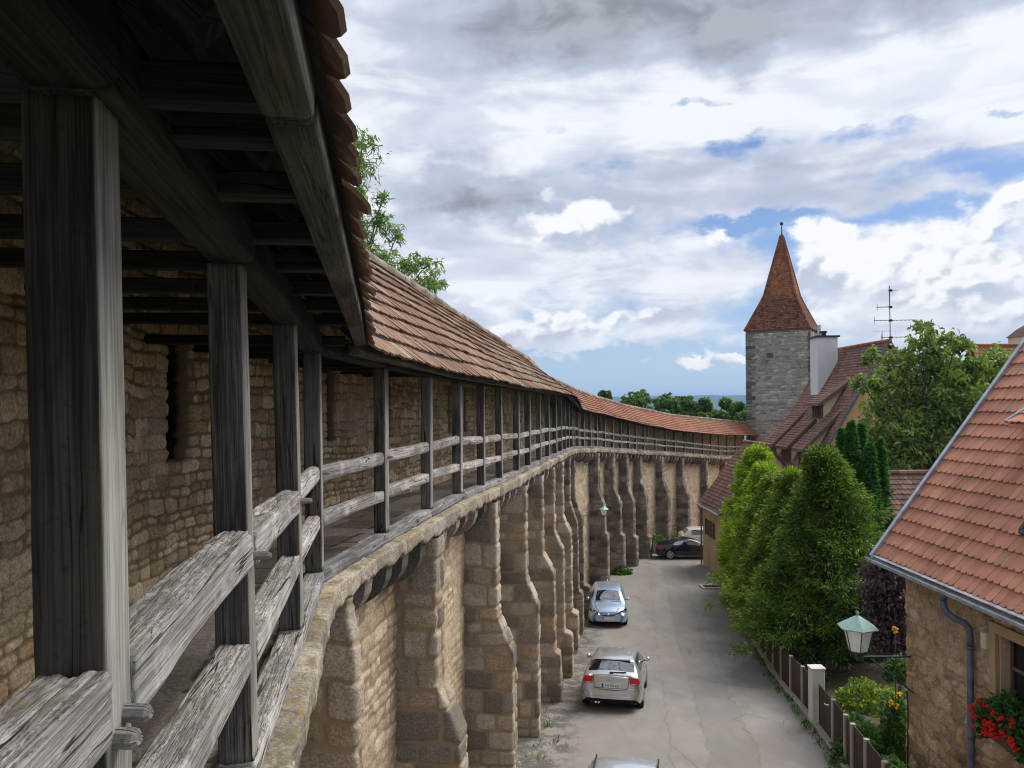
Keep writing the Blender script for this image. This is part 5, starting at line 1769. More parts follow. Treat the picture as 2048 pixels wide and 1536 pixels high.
roof_slope('roof', M['tile_far'], BH, (rr.x - 1.2, 71.4, -2.0), (60, 71.4, -2.0), (rr.x - 0.0, 66, rr.z), 0.4, 0.5, 0.03, 0.6, 62)
ridge_tiles('ridge', M['tile_far'], BH, (rr.x, 66, rr.z + 0.04), (60, 66, rr.z + 0.04), 0.16)
tt_ = at(2066, 671, 70)
TU = empty('roof_turret', tt_, 'small grey roof turret with pyramid cap peeping over the red roof', 'turret')
MB().prism([(tt_.x - 0.6, 69.4, 3), (tt_.x + 2.6, 69.4, 3), (tt_.x + 2.6, 72.6, 3), (tt_.x - 0.6, 72.6, 3)], (0, 0, tt_.z - 3)).build('wall', M['cream'], TU)
b = MB()
c_ = Vector((tt_.x + 1.0, 71, tt_.z))
vs = [c_ + Vector((x * 1.75, y * 1.75, 0)) for x, y in ((-1, -1), (1, -1), (1, 1), (-1, 1))] + [c_ + Vector((x * 1.1, y * 1.1, 0.75)) for x, y in ((-1, -1), (1, -1), (1, 1), (-1, 1))] + [c_ + Vector((0, 0, 1.7))]
b.add(vs, [(3, 2, 1, 0)] + [(i, (i + 1) % 4, 4 + (i + 1) % 4, 4 + i) for i in range(4)] + [(4 + i, 4 + (i + 1) % 4, 8) for i in range(4)])
b.build('cap_roof', M['tile_brown'], TU)

# ---- lanterns -----------------------------------------------------------------------
def lantern(c, wall_pt, size, label, brace=True):
    """c: base of the glass; wall_pt: where the arm meets the wall"""
    c, wp = Vector(c), Vector(wall_pt)
    L_ = empty('wall_lantern', c, label, 'street lamp', 'green wall lanterns along the lane')
    k = size
    n = 6
    b = MB()
    rot = 0.35
    def ring(r_, z):
        return [c + Vector((r_ * math.cos(rot + 2 * math.pi * i / n), r_ * math.sin(rot + 2 * math.pi * i / n), z)) for i in range(n)]
    r0_, r1_, h_ = 0.2 * k, 0.335 * k, 0.58 * k
    lo, hi = ring(r0_, 0.03 * k), ring(r1_, h_)
    b.add(lo + hi, [(i, (i + 1) % n, n + (i + 1) % n, n + i) for i in range(n)] + [tuple(range(n))[::-1]])
    b.build('glass', M['frost'], L_)
    b = MB()
    for p_, q_ in zip(ring(r0_ + 0.008, 0.02 * k), ring(r1_ + 0.008, h_)):
        b.tube([p_, q_], 0.011 * k, 5)
    for rr_, zz in ((r0_ + 0.01, 0.02 * k), (r1_ + 0.01, h_)):
        rg_ = ring(rr_, zz)
        b.tube(rg_ + [rg_[0]], 0.013 * k, 5)
    b.lathe(c + Vector((0, 0, -0.1 * k)), [(0.05 * k, 0), (0.1 * k, 0.04 * k), (0.18 * k, 0.1 * k), (0.18 * k, 0.13 * k)], 12)
    b.build('frame', M['lampgreen'], L_)
    b = MB()
    lo, hi, tp = ring(0.45 * k, h_ - 0.02 * k), ring(0.1 * k, h_ + 0.2 * k), c + Vector((0, 0, h_ + 0.25 * k))
    lo2 = ring(0.44 * k, h_ - 0.045 * k)
    b.add(lo + hi + [tp] + lo2, [(i, (i + 1) % n, n + (i + 1) % n, n + i) for i in range(n)] + [(n + i, n + (i + 1) % n, 2 * n) for i in range(n)] + [(2 * n + 1 + (i + 1) % n, 2 * n + 1 + i, 2 * n + 1 + (i + 1) % n, (i + 1) % n)[1:] + (i,) for i in range(n)] + [tuple(2 * n + 1 + i for i in range(n))[::-1]])
    b.lathe(c + Vector((0, 0, h_ + 0.26 * k)), [(0.03 * k, 0), (0.035 * k, 0.04 * k), (0.01 * k, 0.08 * k)], 8)
    b.build('roof', M['copper'], L_)
    b = MB()
    b.tube([c + Vector((0, 0, -0.12 * k)), Vector((wp.x, wp.y, c.z - 0.12 * k))], 0.022 * k, 8)
    b.tube([c + Vector((0, 0, -0.2 * k)), c + Vector((0, 0, -0.06 * k))], 0.05 * k, 8)
    if brace:
        b.tube([c + (Vector((wp.x, wp.y, c.z)) - c) * 0.2 + Vector((0, 0, -0.14 * k)), Vector((wp.x, wp.y, c.z - 0.95 * k))], 0.016 * k, 6)
    b.lathe(Vector((wp.x, wp.y, c.z - 0.12 * k)), [(0.05 * k, -0.02), (0.05 * k, 0.05 * k)], 8, (c - wp).normalized())
    b.build('bracket', M['lampgreen'], L_)
    return L_


lc = at(1716, 1303, 15.0)
lantern(lc, (HX + 0.02, 14.98, lc.z), 0.86, 'green-roofed lantern on a long iron arm from the stone house corner')
lc = at(1208, 1031, 42.0)
wp = PATH.xy(42.5, -0.4)
lantern(lc, (float(wp[0]), float(wp[1]), lc.z), 0.62, 'green-roofed lantern on the wall in front of a dark buttress above the blue car', False)
lc = at(1361, 992, 62.5)
wp = PATH.xy(60.6, -0.3)
lantern(lc, (float(wp[0]) , float(wp[1]), lc.z), 0.62, 'distant green-roofed lantern on the wall above the parked black coupe')

# ---- fence -----------------------------------------------------------------------------
FEN = empty('garden_fence', (9, 26, -9), 'dark brown board fence with pale concrete posts along the lane', 'fence')
fy = [13.2, 14.5, 15.75, 16.75, 17.4, 18.6]
fy2 = [20.4 + 1.62 * i for i in range(14)]
def fp(y, o=0.0):
    return Vector((float(fence_x(y)) + o, y, float(street(y))))


for y in fy + fy2[1:]:
    p_ = fp(y)
    b = MB().beam(p_ - Vector((0, 0, 0.2)), p_ + Vector((0, 0, 1.18)), 0.105, 0.105, up=(0, 1, 0), bev=0.015)
    b.build('post', M['concrete'], FEN)
p_ = fp(20.4, 0.0)
b = MB().beam(p_ - Vector((0, 0, 0.2)), p_ + Vector((0, 0, 1.5)), 0.34, 0.3, up=(0, 1, 0), bev=0.02)
b.beam(p_ + Vector((0, 0, 1.5)), p_ + Vector((0, 0, 1.54)), 0.38, 0.34, up=(0, 1, 0), bev=0.015)
b.build('gate_pillar', M['whitepost'], FEN)
for seq in (fy, fy2):
    for a, c in zip(seq[:-1], seq[1:]):
        p0_, p1_ = fp(a, 0.01), fp(c, 0.01)
        b = MB()
        n = int((p1_ - p0_).length / 0.115)
        d_ = (p1_ - p0_) / n
        for i in range(n):
            q_ = p0_ + d_ * (i + 0.5)
            b.beam(q_ + Vector((0, 0, 0.1)), q_ + Vector((0, 0, 1.15 + random.uniform(-0.008, 0.008))), 0.02, d_.length * 0.94, up=d_.normalized(), bev=0.003)
        for zz in (0.25, 0.9):
            b.beam(p0_ + Vector((0.03, 0, zz)), p1_ + Vector((0.03, 0, zz)), 0.04, 0.07)
        b.build('board_panel', M['brownwood'], FEN)
GT = empty('garden_gate', fp(19.4), 'dark brown board gate with a metal handle beside the white pillar', 'gate')
b = MB()
p0_, p1_ = fp(18.7, 0.02), fp(20.2, 0.02)
n = 13
d_ = (p1_ - p0_) / n
for i in range(n):
    q_ = p0_ + d_ * (i + 0.5)
    b.beam(q_ + Vector((0, 0, 0.08)), q_ + Vector((0, 0, 1.12)), 0.022, d_.length * 0.94, up=d_.normalized(), bev=0.003)
b.build('board_panel', M['brownwood'], GT)
b = MB()
hp = fp(18.9, -0.02) + Vector((0, 0, 0.95))
b.tube([hp, hp + Vector((-0.07, 0, 0)), hp + Vector((-0.07, 0.13, -0.01))], 0.014, 6)
b.build('handle', M['chrome'], GT)

# ================================================================== trees and plants
def tube_limb(b, pts, r0, r1, n=7):
    k = len(pts)
    b.tube(pts, [r0 + (r1 - r0) * i / (k - 1) for i in range(k)], n)


def conifer(name, label, cat, group, base, h, rad, mat, seed, n, ln=0.2, wd=0.075, shape='thuja', lean=(0, 0), lift0=0.0):
    """dense conifer: sprays over an uneven cone, with hollows and tufts"""
    rg = np.random.default_rng(seed)
    base = np.array(base, float)
    root = empty(name, base, label, cat, group)
    b = MB()
    tube_limb(b, [base, base + np.array([0, 0, h * 0.55])], rad * 0.12 + 0.05, 0.04)
    b.build('trunk', M['bark'], root)

    def prof(f):
        if shape == 'thuja':
            return np.clip(np.minimum(0.66 + f * 1.3, 1.0) * np.clip(1.0 - f, 0, 1) ** 0.72 * 1.3, 0, 1.08)
        return np.clip(np.minimum(0.7 + f, 1.0) * np.clip(1.0 - f, 0, 1) ** 0.5 * 1.1, 0, 1)

    def radius(f, th):
        if shape == 'thuja':      # several leading shoots of different height
            f = f / np.clip(0.9 + 0.5 * fbm(np.cos(th) * 1.7 + seed * 1.3, np.sin(th) * 1.7, seed + 4, 2), 0.68, 1.0)
        q_ = fbm(np.cos(th) * 1.6 + f * h * 0.55 + seed, np.sin(th) * 1.6 + f * h * 0.4, seed, 3)
        q2 = fbm(np.cos(th) * 4 + f * h * 1.3, np.sin(th) * 4 - f * h * 1.1, seed + 9, 2)
        return rad * prof(f) * (1 + (0.55 if shape == 'thuja' else 0.14) * q_ + (0.4 if shape == 'thuja' else 0.16) * q2)

    # dark inner mass of old growth
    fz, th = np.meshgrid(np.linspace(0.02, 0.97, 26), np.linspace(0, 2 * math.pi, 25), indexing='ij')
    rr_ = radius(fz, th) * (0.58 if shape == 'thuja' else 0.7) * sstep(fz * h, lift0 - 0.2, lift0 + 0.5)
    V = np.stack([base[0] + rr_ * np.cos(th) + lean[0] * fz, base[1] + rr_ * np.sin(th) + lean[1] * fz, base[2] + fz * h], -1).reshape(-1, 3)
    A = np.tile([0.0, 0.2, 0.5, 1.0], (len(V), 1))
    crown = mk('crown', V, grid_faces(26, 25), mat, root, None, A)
    # tufts
    k = 60 if shape == 'thuja' else 14
    nt = n // k
    f = lift0 / h + (1 - lift0 / h) * rg.random(nt) ** 0.85
    th = rg.random(nt) * 2 * math.pi
    rr_ = radius(f, th)
    dep = rg.random(nt)
    rr_ = rr_ * ((0.52 if shape == 'thuja' else 0.7) + (0.58 if shape == 'thuja' else 0.32) * dep + 0.10 * (rg.random(nt) ** 4) * 2)
    cen = np.stack([base[0] + rr_ * np.cos(th) + lean[0] * f, base[1] + rr_ * np.sin(th) + lean[1] * f, base[2] + f * h], -1)
    outd = np.stack([np.cos(th), np.sin(th), np.full(nt, 0.25 if shape == 'thuja' else 1.1)], -1) + rg.normal(size=(nt, 3)) * 0.35
    outd /= np.linalg.norm(outd, axis=1, keepdims=True)
    tuft_r = (0.4 if shape == 'thuja' else 0.1) * (rad / 1.6) ** 0.4
    tdir = np.repeat(outd, k, axis=0)
    dirs = tdir * 0.9 + rg.normal(size=(nt * k, 3)) * np.array([0.6, 0.6, 0.4])
    dirs /= np.linalg.norm(dirs, axis=1, keepdims=True)
    C = np.repeat(cen, k, axis=0) + dirs * tuft_r * rg.uniform(0.2, 1.2, (nt * k, 1)) + tdir * tuft_r * 0.3
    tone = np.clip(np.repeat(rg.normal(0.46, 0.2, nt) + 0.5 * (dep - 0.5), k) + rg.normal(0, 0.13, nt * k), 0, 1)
    if shape == 'thuja':
        # loose leaders that stand out of the crown
        ex_c, ex_d = [], []
        for i in range(40):
            a_, f_ = rg.uniform(0, 2 * math.pi), rg.uniform(0.55, 0.97)
            r_ = float(radius(np.array(f_), np.array(a_))) * rg.uniform(0.55, 0.95)
            o_ = base + np.array([r_ * math.cos(a_) + lean[0] * f_, r_ * math.sin(a_) + lean[1] * f_, f_ * h])
            ax_ = np.array([math.cos(a_) * 0.45, math.sin(a_) * 0.45, 1.0])
            ax_ /= np.linalg.norm(ax_)
            L_ = rg.uniform(0.35, 0.85)
            t_ = rg.random((46, 1))
            ex_c.append(o_ + ax_ * t_ * L_ + rg.normal(size=(46, 3)) * 0.09 * (1.05 - t_))
            ex_d.append(ax_ * 0.8 + rg.normal(size=(46, 3)) * 0.5)
        ex_c, ex_d = np.concatenate(ex_c), np.concatenate(ex_d)
        C, dirs = np.concatenate([C, ex_c]), np.concatenate([dirs, ex_d])
        tone = np.concatenate([tone, np.clip(rg.normal(0.68, 0.15, len(ex_c)), 0, 1)])
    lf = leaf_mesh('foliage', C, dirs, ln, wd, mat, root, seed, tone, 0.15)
    return root


def broadleaf(name, label, cat, group, base, fork_z, blobs, mat, seed, n, ln, wd, trunk_r, twigs=True, spread=0.6):
    """trunk, limbs that reach into leaf clusters (cx, cy, cz, r); crown = clusters of leaves"""
    rg = np.random.default_rng(seed)
    rnd = random.Random(seed)
    base = Vector(base)
    root = empty(name, base, label, cat, group)
    b = MB()
    fork = Vector((base.x + rnd.uniform(-0.2, 0.2), base.y, fork_z))
    tube_limb(b, [base, base.lerp(fork, 0.5) + Vector((rnd.uniform(-0.1, 0.1), 0, 0)), fork], trunk_r, trunk_r * 0.75, 10)
    b.build('trunk', M['bark'], root)
    lb = MB()
    C, D, tone = [], [], []
    tot = sum(q_[3] ** 2 for q_ in blobs)
    for (cx, cy, cz, r_) in blobs:
        c = Vector((cx, cy, cz))
        mid = fork.lerp(c, 0.55) + Vector((rnd.uniform(-0.4, 0.4), rnd.uniform(-0.3, 0.3), rnd.uniform(0.0, 0.5))) * r_ * 0.5
        tube_limb(lb, [fork, fork.lerp(mid, 0.5) + Vector((0, 0, -0.1 * r_)), mid, c], trunk_r * 0.42, 0.02, 6)
        m_ = max(4, int(n * r_ ** 2 / tot / 22))
        for i in range(m_):
            d_ = rg.normal(size=3)
            d_ /= np.linalg.norm(d_)
            d_[2] = d_[2] * 0.85 + 0.1
            rad_ = r_ * (0.35 + 0.65 * rg.random() ** 0.6) * (1 + 0.25 * rg.normal() * spread)
            p_ = np.array(c) + d_ * rad_
            if twigs and i % 3 == 0:
                lb.tube([c.lerp(Vector(p_), 0.15), c.lerp(Vector(p_), 0.6) + Vector((0, 0, 0.04 * r_)), Vector(p_)], [0.022, 0.013, 0.006], 4)
            t0 = np.clip(rg.normal(0.45, 0.15) + 0.18 * d_[2], 0, 1)
            k = 22
            off = rg.normal(size=(k, 3)) * np.array([1, 1, 0.75]) * 0.17 * (r_ ** 0.5)
            C.append(p_ + off)
            dd = off / (np.linalg.norm(off, axis=1, keepdims=True) + 1e-6) * 0.8 + rg.normal(size=(k, 3)) * 0.5 + np.array([0, 0, -0.25])
            D.append(dd)
            tone.append(np.clip(t0 + rg.normal(0, 0.14, k), 0, 1))
    lb.build('limbs', M['bark'], root)
    leaf_mesh('crown', np.concatenate(C), np.concatenate(D), ln, wd, mat, root, seed, np.concatenate(tone), 0.2)
    return root


# --- clipped and free-growing thujas along the fence
def gy(y, o):
    return (float(fence_x(y)) + o, y, float(street(y)) + 0.05)


conifer('thuja', 'yellow-green tall thuja at the far end of the hedge by the garage', 'conifer', 'thujas in the hedge', gy(41.0, 1.3), 7.6, 1.75, M['thuja_yellow'], 201, 42000, 0.18, 0.06, lift0=0.75)
conifer('thuja', 'bright green thuja second from the garage end of the hedge', 'conifer', 'thujas in the hedge', gy(37.8, 1.3), 6.9, 1.85, M['thuja_yellow'], 202, 42000, 0.18, 0.06, lift0=0.75)
conifer('thuja', 'mid green thuja in the middle of the hedge above the fence', 'conifer', 'thujas in the hedge', gy(34.6, 1.3), 6.6, 1.85, M['thuja'], 203, 44000, 0.17, 0.055, lift0=0.75)
conifer('thuja', 'green thuja in the hedge just beyond the biggest dark one', 'conifer', 'thujas in the hedge', gy(31.0, 1.4), 6.7, 1.95, M['thuja'], 204, 52000, 0.165, 0.052, lift0=0.75)
conifer('thuja', 'biggest dark green shaggy thuja at the near end of the hedge', 'conifer', 'thujas in the hedge', gy(26.8, 1.75), 7.35, 2.2, M['thuja_dark'], 205, 100000, 0.15, 0.045, lift0=0.75)
for i, (u, v, dy, lab) in enumerate(((1684, 878, 28.6, 'slim columnar cypress closest to the hedge, half hidden by the big thuja'), (1703, 863, 28.0, 'tallest slim columnar cypress behind the big thuja'),
                                     (1722, 868, 28.5, 'slim columnar cypress in the middle of the cypress row'), (1740, 908, 27.7, 'shorter slim columnar cypress in the cypress row'),
                                     (1760, 898, 28.2, 'slim columnar cypress at the end of the row beside the brown roof'))):
    p_ = at(u, v, dy)
    zg_ = float(street(dy))
    conifer('columnar_cypress', lab, 'cypress', 'columnar cypresses in the garden', (p_.x, dy, zg_), p_.z - zg_ + 0.35, 0.56, M['cypress'], 220 + i, 19000, 0.12, 0.045, 'col')

# --- walnut behind the cypresses
wx, wy = 21.2, 39.5
bl = []
for (u, v, r_) in ((1850, 690, 0.9), (1800, 740, 1.2), (1870, 745, 1.4), (1925, 745, 1.1), (1765, 760, 0.8), (1790, 815, 1.5), (1860, 820, 1.9), (1930, 810, 1.5), (1985, 745, 1.2), (2020, 725, 0.9),
                   (1830, 880, 1.7), (1900, 885, 1.8), (1780, 890, 1.2), (1975, 830, 1.3), (1845, 655, 0.45), (1740, 715, 0.5), (1725, 768, 0.45), (1910, 690, 0.7), (2040, 760, 1.0), (1850, 930, 1.4), (1800, 940, 1.2), (1745, 860, 0.8)):
    dy = random.uniform(-1.6, 1.6)
    p_ = at(u, v, wy + dy)
    bl.append((p_.x, p_.y, p_.z, r_))
broadleaf('walnut_tree', 'large spreading walnut tree with airy green crown in front of the yellow gable', 'tree', None, (wx, wy, float(street(wy))), -4.2, bl, M['walnut'], 301, 25000, 0.27, 0.115, 0.3, spread=0.8)

# --- airy tree outside the wall
bl = []
for (u, v, r_) in ((725, 285, 0.6), (705, 340, 0.75), (700, 400, 0.8), (765, 395, 0.4), (757, 445, 0.5), (715, 470, 0.8), (790, 480, 0.5), (750, 520, 0.7), (805, 530, 0.55), (845, 540, 0.5), (868, 565, 0.45),
                   (690, 330, 1.0), (660, 450, 1.6), (740, 560, 1.2), (820, 580, 1.0), (640, 560, 2.0)):
    p_ = at(u, v, 30 + random.uniform(-1, 1))
    bl.append((p_.x, p_.y, p_.z, r_))
broadleaf('poplar_tree', 'feathery light green tree growing outside the wall above the tiled gallery roof', 'tree', None, (-7.2, 30, -7), 0.5, bl, M['willow'], 302, 13000, 0.22, 0.055, 0.28, spread=1.1)

# --- trees beyond the wall walk
for i, (u, v, Yd, r_, lab) in enumerate(((1207, 792, 120, 1.2, 'small treetop barely showing above the gallery roof ridge'), (1264, 806, 125, 2.7, 'round dark green treetop above the gallery roof'),
                                         (1343, 806, 140, 2.9, 'tall twin-topped green tree in the middle of the trees beyond the roof'), (1393, 813, 132, 2.7, 'broad dark treetop beside the twin-topped tree beyond the roof'),
                                         (1462, 814, 118, 2.0, 'small bright green treetop against the blue hills beside the tower'), (1425, 840, 110, 2.0, 'low light green bushy treetop just above the roof ridge'),
                                         (1487, 834, 105, 1.5, 'slender green treetop touching the tower edge'), (1310, 834, 115, 1.9, 'low green treetop between the dark round one and the twin-topped one'))):
    p_ = at(u, v, Yd)
    bl = [(p_.x, Yd, p_.z - r_ * 0.35, r_ * 0.7)] + [(p_.x + r_ * random.uniform(-0.8, 0.8), Yd + random.uniform(-1, 1) * r_ * 0.6, p_.z + r_ * random.uniform(-1.1, 0.35), r_ * random.uniform(0.25, 0.5)) for _ in range(11)]
    broadleaf('tree', lab, 'tree', 'trees beyond the wall', (p_.x, Yd, float(street(Yd)) - 1), p_.z - r_ * 1.5, bl, M['fartree'], 310 + i, 8000, 0.52, 0.28, 0.25, False, 0.6)

# --- purple-leaved plum behind the house corner
bl = []
for (u, v, r_) in ((1775, 1135, 0.5), (1790, 1185, 0.5), (1765, 1200, 0.55), (1785, 1250, 0.5), (1770, 1290, 0.45), (1800, 1290, 0.4)):
    p_ = at(u, v, 19.5 + random.uniform(-0.4, 0.4))
    bl.append((p_.x, p_.y, p_.z, r_))
broadleaf('purple_plum', 'purple-leaved plum shrub between the big thuja and the stone house', 'shrub', None, (9.6, 19.5, float(street(19.5))), -7.2, bl, M['purple'], 330, 9000, 0.11, 0.065, 0.07)


def bush(name, label, cat, group, c, rx, rz, mat, seed, n, ln, wd, parent_loc=None, up=0.5):
    rg = np.random.default_rng(seed)
    root = empty(name, c, label, cat, group)
    d_ = rg.normal(size=(n, 3))
    d_ /= np.linalg.norm(d_, axis=1, keepdims=True)
    d_[:, 2] = np.abs(d_[:, 2])
    lump = 1 + 0.5 * fbm(d_[:, 0] * 2.5 + seed, d_[:, 1] * 2.5 + d_[:, 2] * 3, seed, 2)
    rr_ = (0.45 + 0.55 * rg.random(n) ** 0.6) * lump
    C = np.array(c) + d_ * np.array([rx, rx, rz]) * rr_[:, None]
    D = d_ + rg.normal(size=(n, 3)) * 0.6 + np.array([0, 0, up])
    leaf_mesh('foliage', C, D, ln, wd, mat, root, seed, np.clip(rg.normal(0.45, 0.2, n), 0, 1), 0.15)
    b = MB()
    for i in range(7):
        a = 2 * math.pi * i / 7
        b.tube([Vector(c), Vector(c) + Vector((math.cos(a) * rx * 0.3, math.sin(a) * rx * 0.3, rz * 0.5)), Vector(c) + Vector((math.cos(a) * rx * 0.6, math.sin(a) * rx * 0.6, rz * 0.8))], [0.02, 0.014, 0.006], 4)
    b.build('stems', M['bark'], root)
    return root


for i, (u, v, Yd, rx, rz, n, lab) in enumerate(((1720, 1470, 17.6, 0.55, 0.5, 1500, 'low leafy garden plant behind the fence beside the house'), (1760, 1440, 18.0, 0.7, 0.6, 2200, 'pale flowering leafy border plant in the middle of the garden bed'),
                                                (1795, 1420, 17.2, 0.42, 1.5, 2600, 'tall leafy perennial growing up against the house corner'), (1700, 1410, 19.6, 0.5, 0.45, 1100, 'small bright green plant behind the gate'),
                                                (1775, 1520, 16.4, 0.55, 0.42, 2200, 'round clipped bright green bush by the house wall'), (1735, 1425, 21.5, 0.9, 0.7, 1900, 'dark shaded shrub under the big thuja'),
                                                (1798, 1335, 18.2, 0.35, 0.55, 900, 'light green climber below the iron lamp arm'))):
    p_ = at(u, v, Yd)
    zz = float(street(Yd)) + 0.1
    if i == 6:
        zz = p_.z - 0.3
    bush('garden_plant', lab, 'plant', 'garden plants behind the fence', (p_.x, Yd, zz), rx, rz, M['garden'] if i != 5 else M['thuja'], 340 + i, n, 0.13, 0.055)
SF = empty('flower_stalk', at(1795, 1400, 17.0), 'tall stalks with yellow flower spikes beside the house corner', 'flower')
b = MB()
for (u, v) in ((1797, 1385), (1781, 1400), (1792, 1408), (1790, 1255)):
    p_ = at(u, v, 17.0)
    fb = MB()
    b.tube([Vector((p_.x, p_.y, float(street(17)))), p_], 0.012, 5)
    for i in range(16):
        q_ = p_ + Vector((random.gauss(0, 0.03), random.gauss(0, 0.03), -random.random() * 0.13))
        fb.lathe(q_, [(0.006, -0.012), (0.026, 0.008), (0.012, 0.026)], 6)
    fb.build('flower', M['yellowflower'], SF)
b.build('stem', M['cypress'], SF)

# --- weeds at the foot of the buttresses
for i, (u, v, Yd, rx, rz, lab) in enumerate(((1243, 1142, 47.3, 0.62, 0.45, 'green weeds at the foot of a buttress beyond the blue car'), (1316, 1094, 55.8, 0.9, 1.25, 'tall green shrub between buttresses behind the black coupe'), (1361, 1068, 60.0, 1.4, 0.9, 'pale green bush at the wall foot above the cream car'))):
    p_ = at(u, v, Yd)
    bush('weed_clump', lab, 'plant', 'weeds along the wall foot', (p_.x, Yd, float(street(Yd))), rx, rz, M['garden'], 360 + i, 900, 0.2, 0.09)

# --- geraniums at the house window
FB = empty('flower_box', (HX - 0.2, wmid, WZ0), 'window box overflowing with red geraniums under the stone house window', 'flower box')
b = MB()
b.box((HX - 0.2, wmid + 0.05, WZ0 + 0.0), (0.22, yw0 - yw1 + 0.15, 0.2), bev=0.02)
b.build('box', M['terracotta'], FB)
rg = np.random.default_rng(5)
n = 2100
C = np.stack([rg.normal(HX - 0.25, 0.08, n), rg.uniform(yw1 - 0.1, yw0 + 0.04, n), WZ0 + 0.24 + np.clip(rg.normal(0, 0.13, n), -0.26, 0.3) + 0.1 * rg.random(n)], -1)
C[:, 2] += 0.16 * np.sin((C[:, 1]) * 5.5)
leaf_mesh('leaves', C, rg.normal(size=(n, 3)) + np.array([-0.6, 0, 0.4]), 0.085, 0.08, M['geranium'], FB, 5)
for i in range(34):
    b = MB()
    c = Vector((HX - 0.34 - random.random() * 0.12, random.uniform(yw1, yw0 + 0.06), WZ0 + 0.24 + random.uniform(-0.22, 0.24)))
    for j in range(9):
        q_ = c + Vector((random.gauss(0, 0.022), random.gauss(0, 0.026), random.gauss(0, 0.022)))
        b.lathe(q_, [(0.004, -0.012), (0.025, 0.002), (0.016, 0.02)], 6)
    b.build('flower', M['redflower'], FB)

# --- grass and weeds in the cracks along the kerb and the wall foot
rg = np.random.default_rng(91)
C, D = [], []
for i in range(110):
    y = rg.uniform(11, 44)
    if rg.random() < 0.7:
        x, k = float(fence_x(y)) - 0.2 - abs(rg.normal(0, 0.06)), 16
    else:
        x, k = float(PATH.xy(y, 0.0)[0]) + 0.2 + abs(rg.normal(0, 0.35)), 12
    r_ = rg.uniform(0.04, 0.13)
    o_ = rg.normal(size=(k, 3)) * np.array([r_, r_ * 1.6, 0])
    C.append(np.array([x, y, float(street(y)) + 0.06]) + o_)
    D.append(np.stack([rg.normal(0, 0.5, k), rg.normal(0, 0.5, k), np.ones(k)], -1))
tag(leaf_mesh('weeds', np.concatenate(C), np.concatenate(D), 0.13, 0.03, M['garden'], None, 91), kind='stuff')

# ================================================================== cars
def pchip(xq, x, y):
    x, y = np.asarray(x, float), np.asarray(y, float)
    h = np.diff(x)
    d = np.diff(y) / h
    m_ = np.zeros_like(y)
    m_[0], m_[-1] = d[0], d[-1]
    for i in range(1, len(y) - 1):
        if d[i - 1] * d[i] > 0:
            w1_, w2_ = 2 * h[i] + h[i - 1], h[i] + 2 * h[i - 1]
            m_[i] = (w1_ + w2_) / (w1_ / d[i - 1] + w2_ / d[i])
    k = np.clip(np.searchsorted(x, xq, 'right') - 1, 0, len(x) - 2)
    t = (xq - x[k]) / h[k]
    return (2 * t ** 3 - 3 * t ** 2 + 1) * y[k] + (t ** 3 - 2 * t ** 2 + t) * h[k] * m_[k] + (-2 * t ** 3 + 3 * t ** 2) * y[k + 1] + (t ** 3 - t ** 2) * h[k] * m_[k + 1]


HATCH = [  # y, z_sill, w_sill, z_mid, w_mid, z_belt, w_belt, z_edge, w_edge, z_centre
    (-2.10, 0.36, 0.70, 0.60, 0.80, 0.88, 0.72, 0.96, 0.64, 0.985), (-2.03, 0.28, 0.78, 0.60, 0.855, 0.90, 0.775, 1.00, 0.655, 1.03), (-1.93, 0.25, 0.81, 0.60, 0.872, 0.92, 0.79, 1.06, 0.655, 1.10),
    (-1.60, 0.24, 0.83, 0.60, 0.882, 0.94, 0.81, 1.305, 0.60, 1.36), (-1.45, 0.23, 0.83, 0.60, 0.882, 0.945, 0.815, 1.345, 0.59, 1.40), (-0.9, 0.22, 0.83, 0.60, 0.882, 0.95, 0.82, 1.375, 0.585, 1.43), (-0.2, 0.22, 0.83, 0.60, 0.882, 0.945, 0.825, 1.37, 0.59, 1.425),
    (0.35, 0.22, 0.83, 0.60, 0.882, 0.935, 0.825, 1.31, 0.60, 1.365), (1.15, 0.22, 0.83, 0.60, 0.882, 0.90, 0.80, 0.96, 0.70, 0.985), (1.30, 0.22, 0.83, 0.59, 0.88, 0.87, 0.79, 0.925, 0.68, 0.95),
    (1.75, 0.23, 0.80, 0.57, 0.86, 0.78, 0.75, 0.83, 0.62, 0.86), (2.0, 0.25, 0.72, 0.54, 0.80, 0.68, 0.68, 0.73, 0.54, 0.76), (2.10, 0.30, 0.60, 0.50, 0.70, 0.60, 0.60, 0.64, 0.46, 0.66)]
COUPE = [
    (-2.30, 0.38, 0.72, 0.62, 0.80, 0.88, 0.72, 0.95, 0.62, 0.965), (-2.2, 0.28, 0.80, 0.62, 0.88, 0.91, 0.78, 0.97, 0.64, 0.985), (-1.55, 0.24, 0.86, 0.62, 0.92, 0.94, 0.82, 0.995, 0.68, 1.01),
    (-1.35, 0.23, 0.86, 0.62, 0.92, 0.945, 0.82, 1.04, 0.66, 1.06), (-0.7, 0.22, 0.86, 0.62, 0.92, 0.94, 0.83, 1.27, 0.58, 1.32), (-0.2, 0.22, 0.86, 0.60, 0.92, 0.93, 0.83, 1.32, 0.57, 1.37), (0.25, 0.22, 0.86, 0.60, 0.92, 0.92, 0.83, 1.27, 0.58, 1.325),
    (1.1, 0.22, 0.86, 0.60, 0.92, 0.88, 0.81, 0.94, 0.70, 0.96), (1.3, 0.22, 0.86, 0.59, 0.92, 0.85, 0.80, 0.90, 0.68, 0.93), (1.9, 0.24, 0.82, 0.56, 0.88, 0.76, 0.76, 0.81, 0.6, 0.84), (2.2, 0.26, 0.72, 0.52, 0.8, 0.64, 0.66, 0.69, 0.5, 0.72), (2.3, 0.32, 0.6, 0.5, 0.68, 0.58, 0.58, 0.62, 0.44, 0.64)]


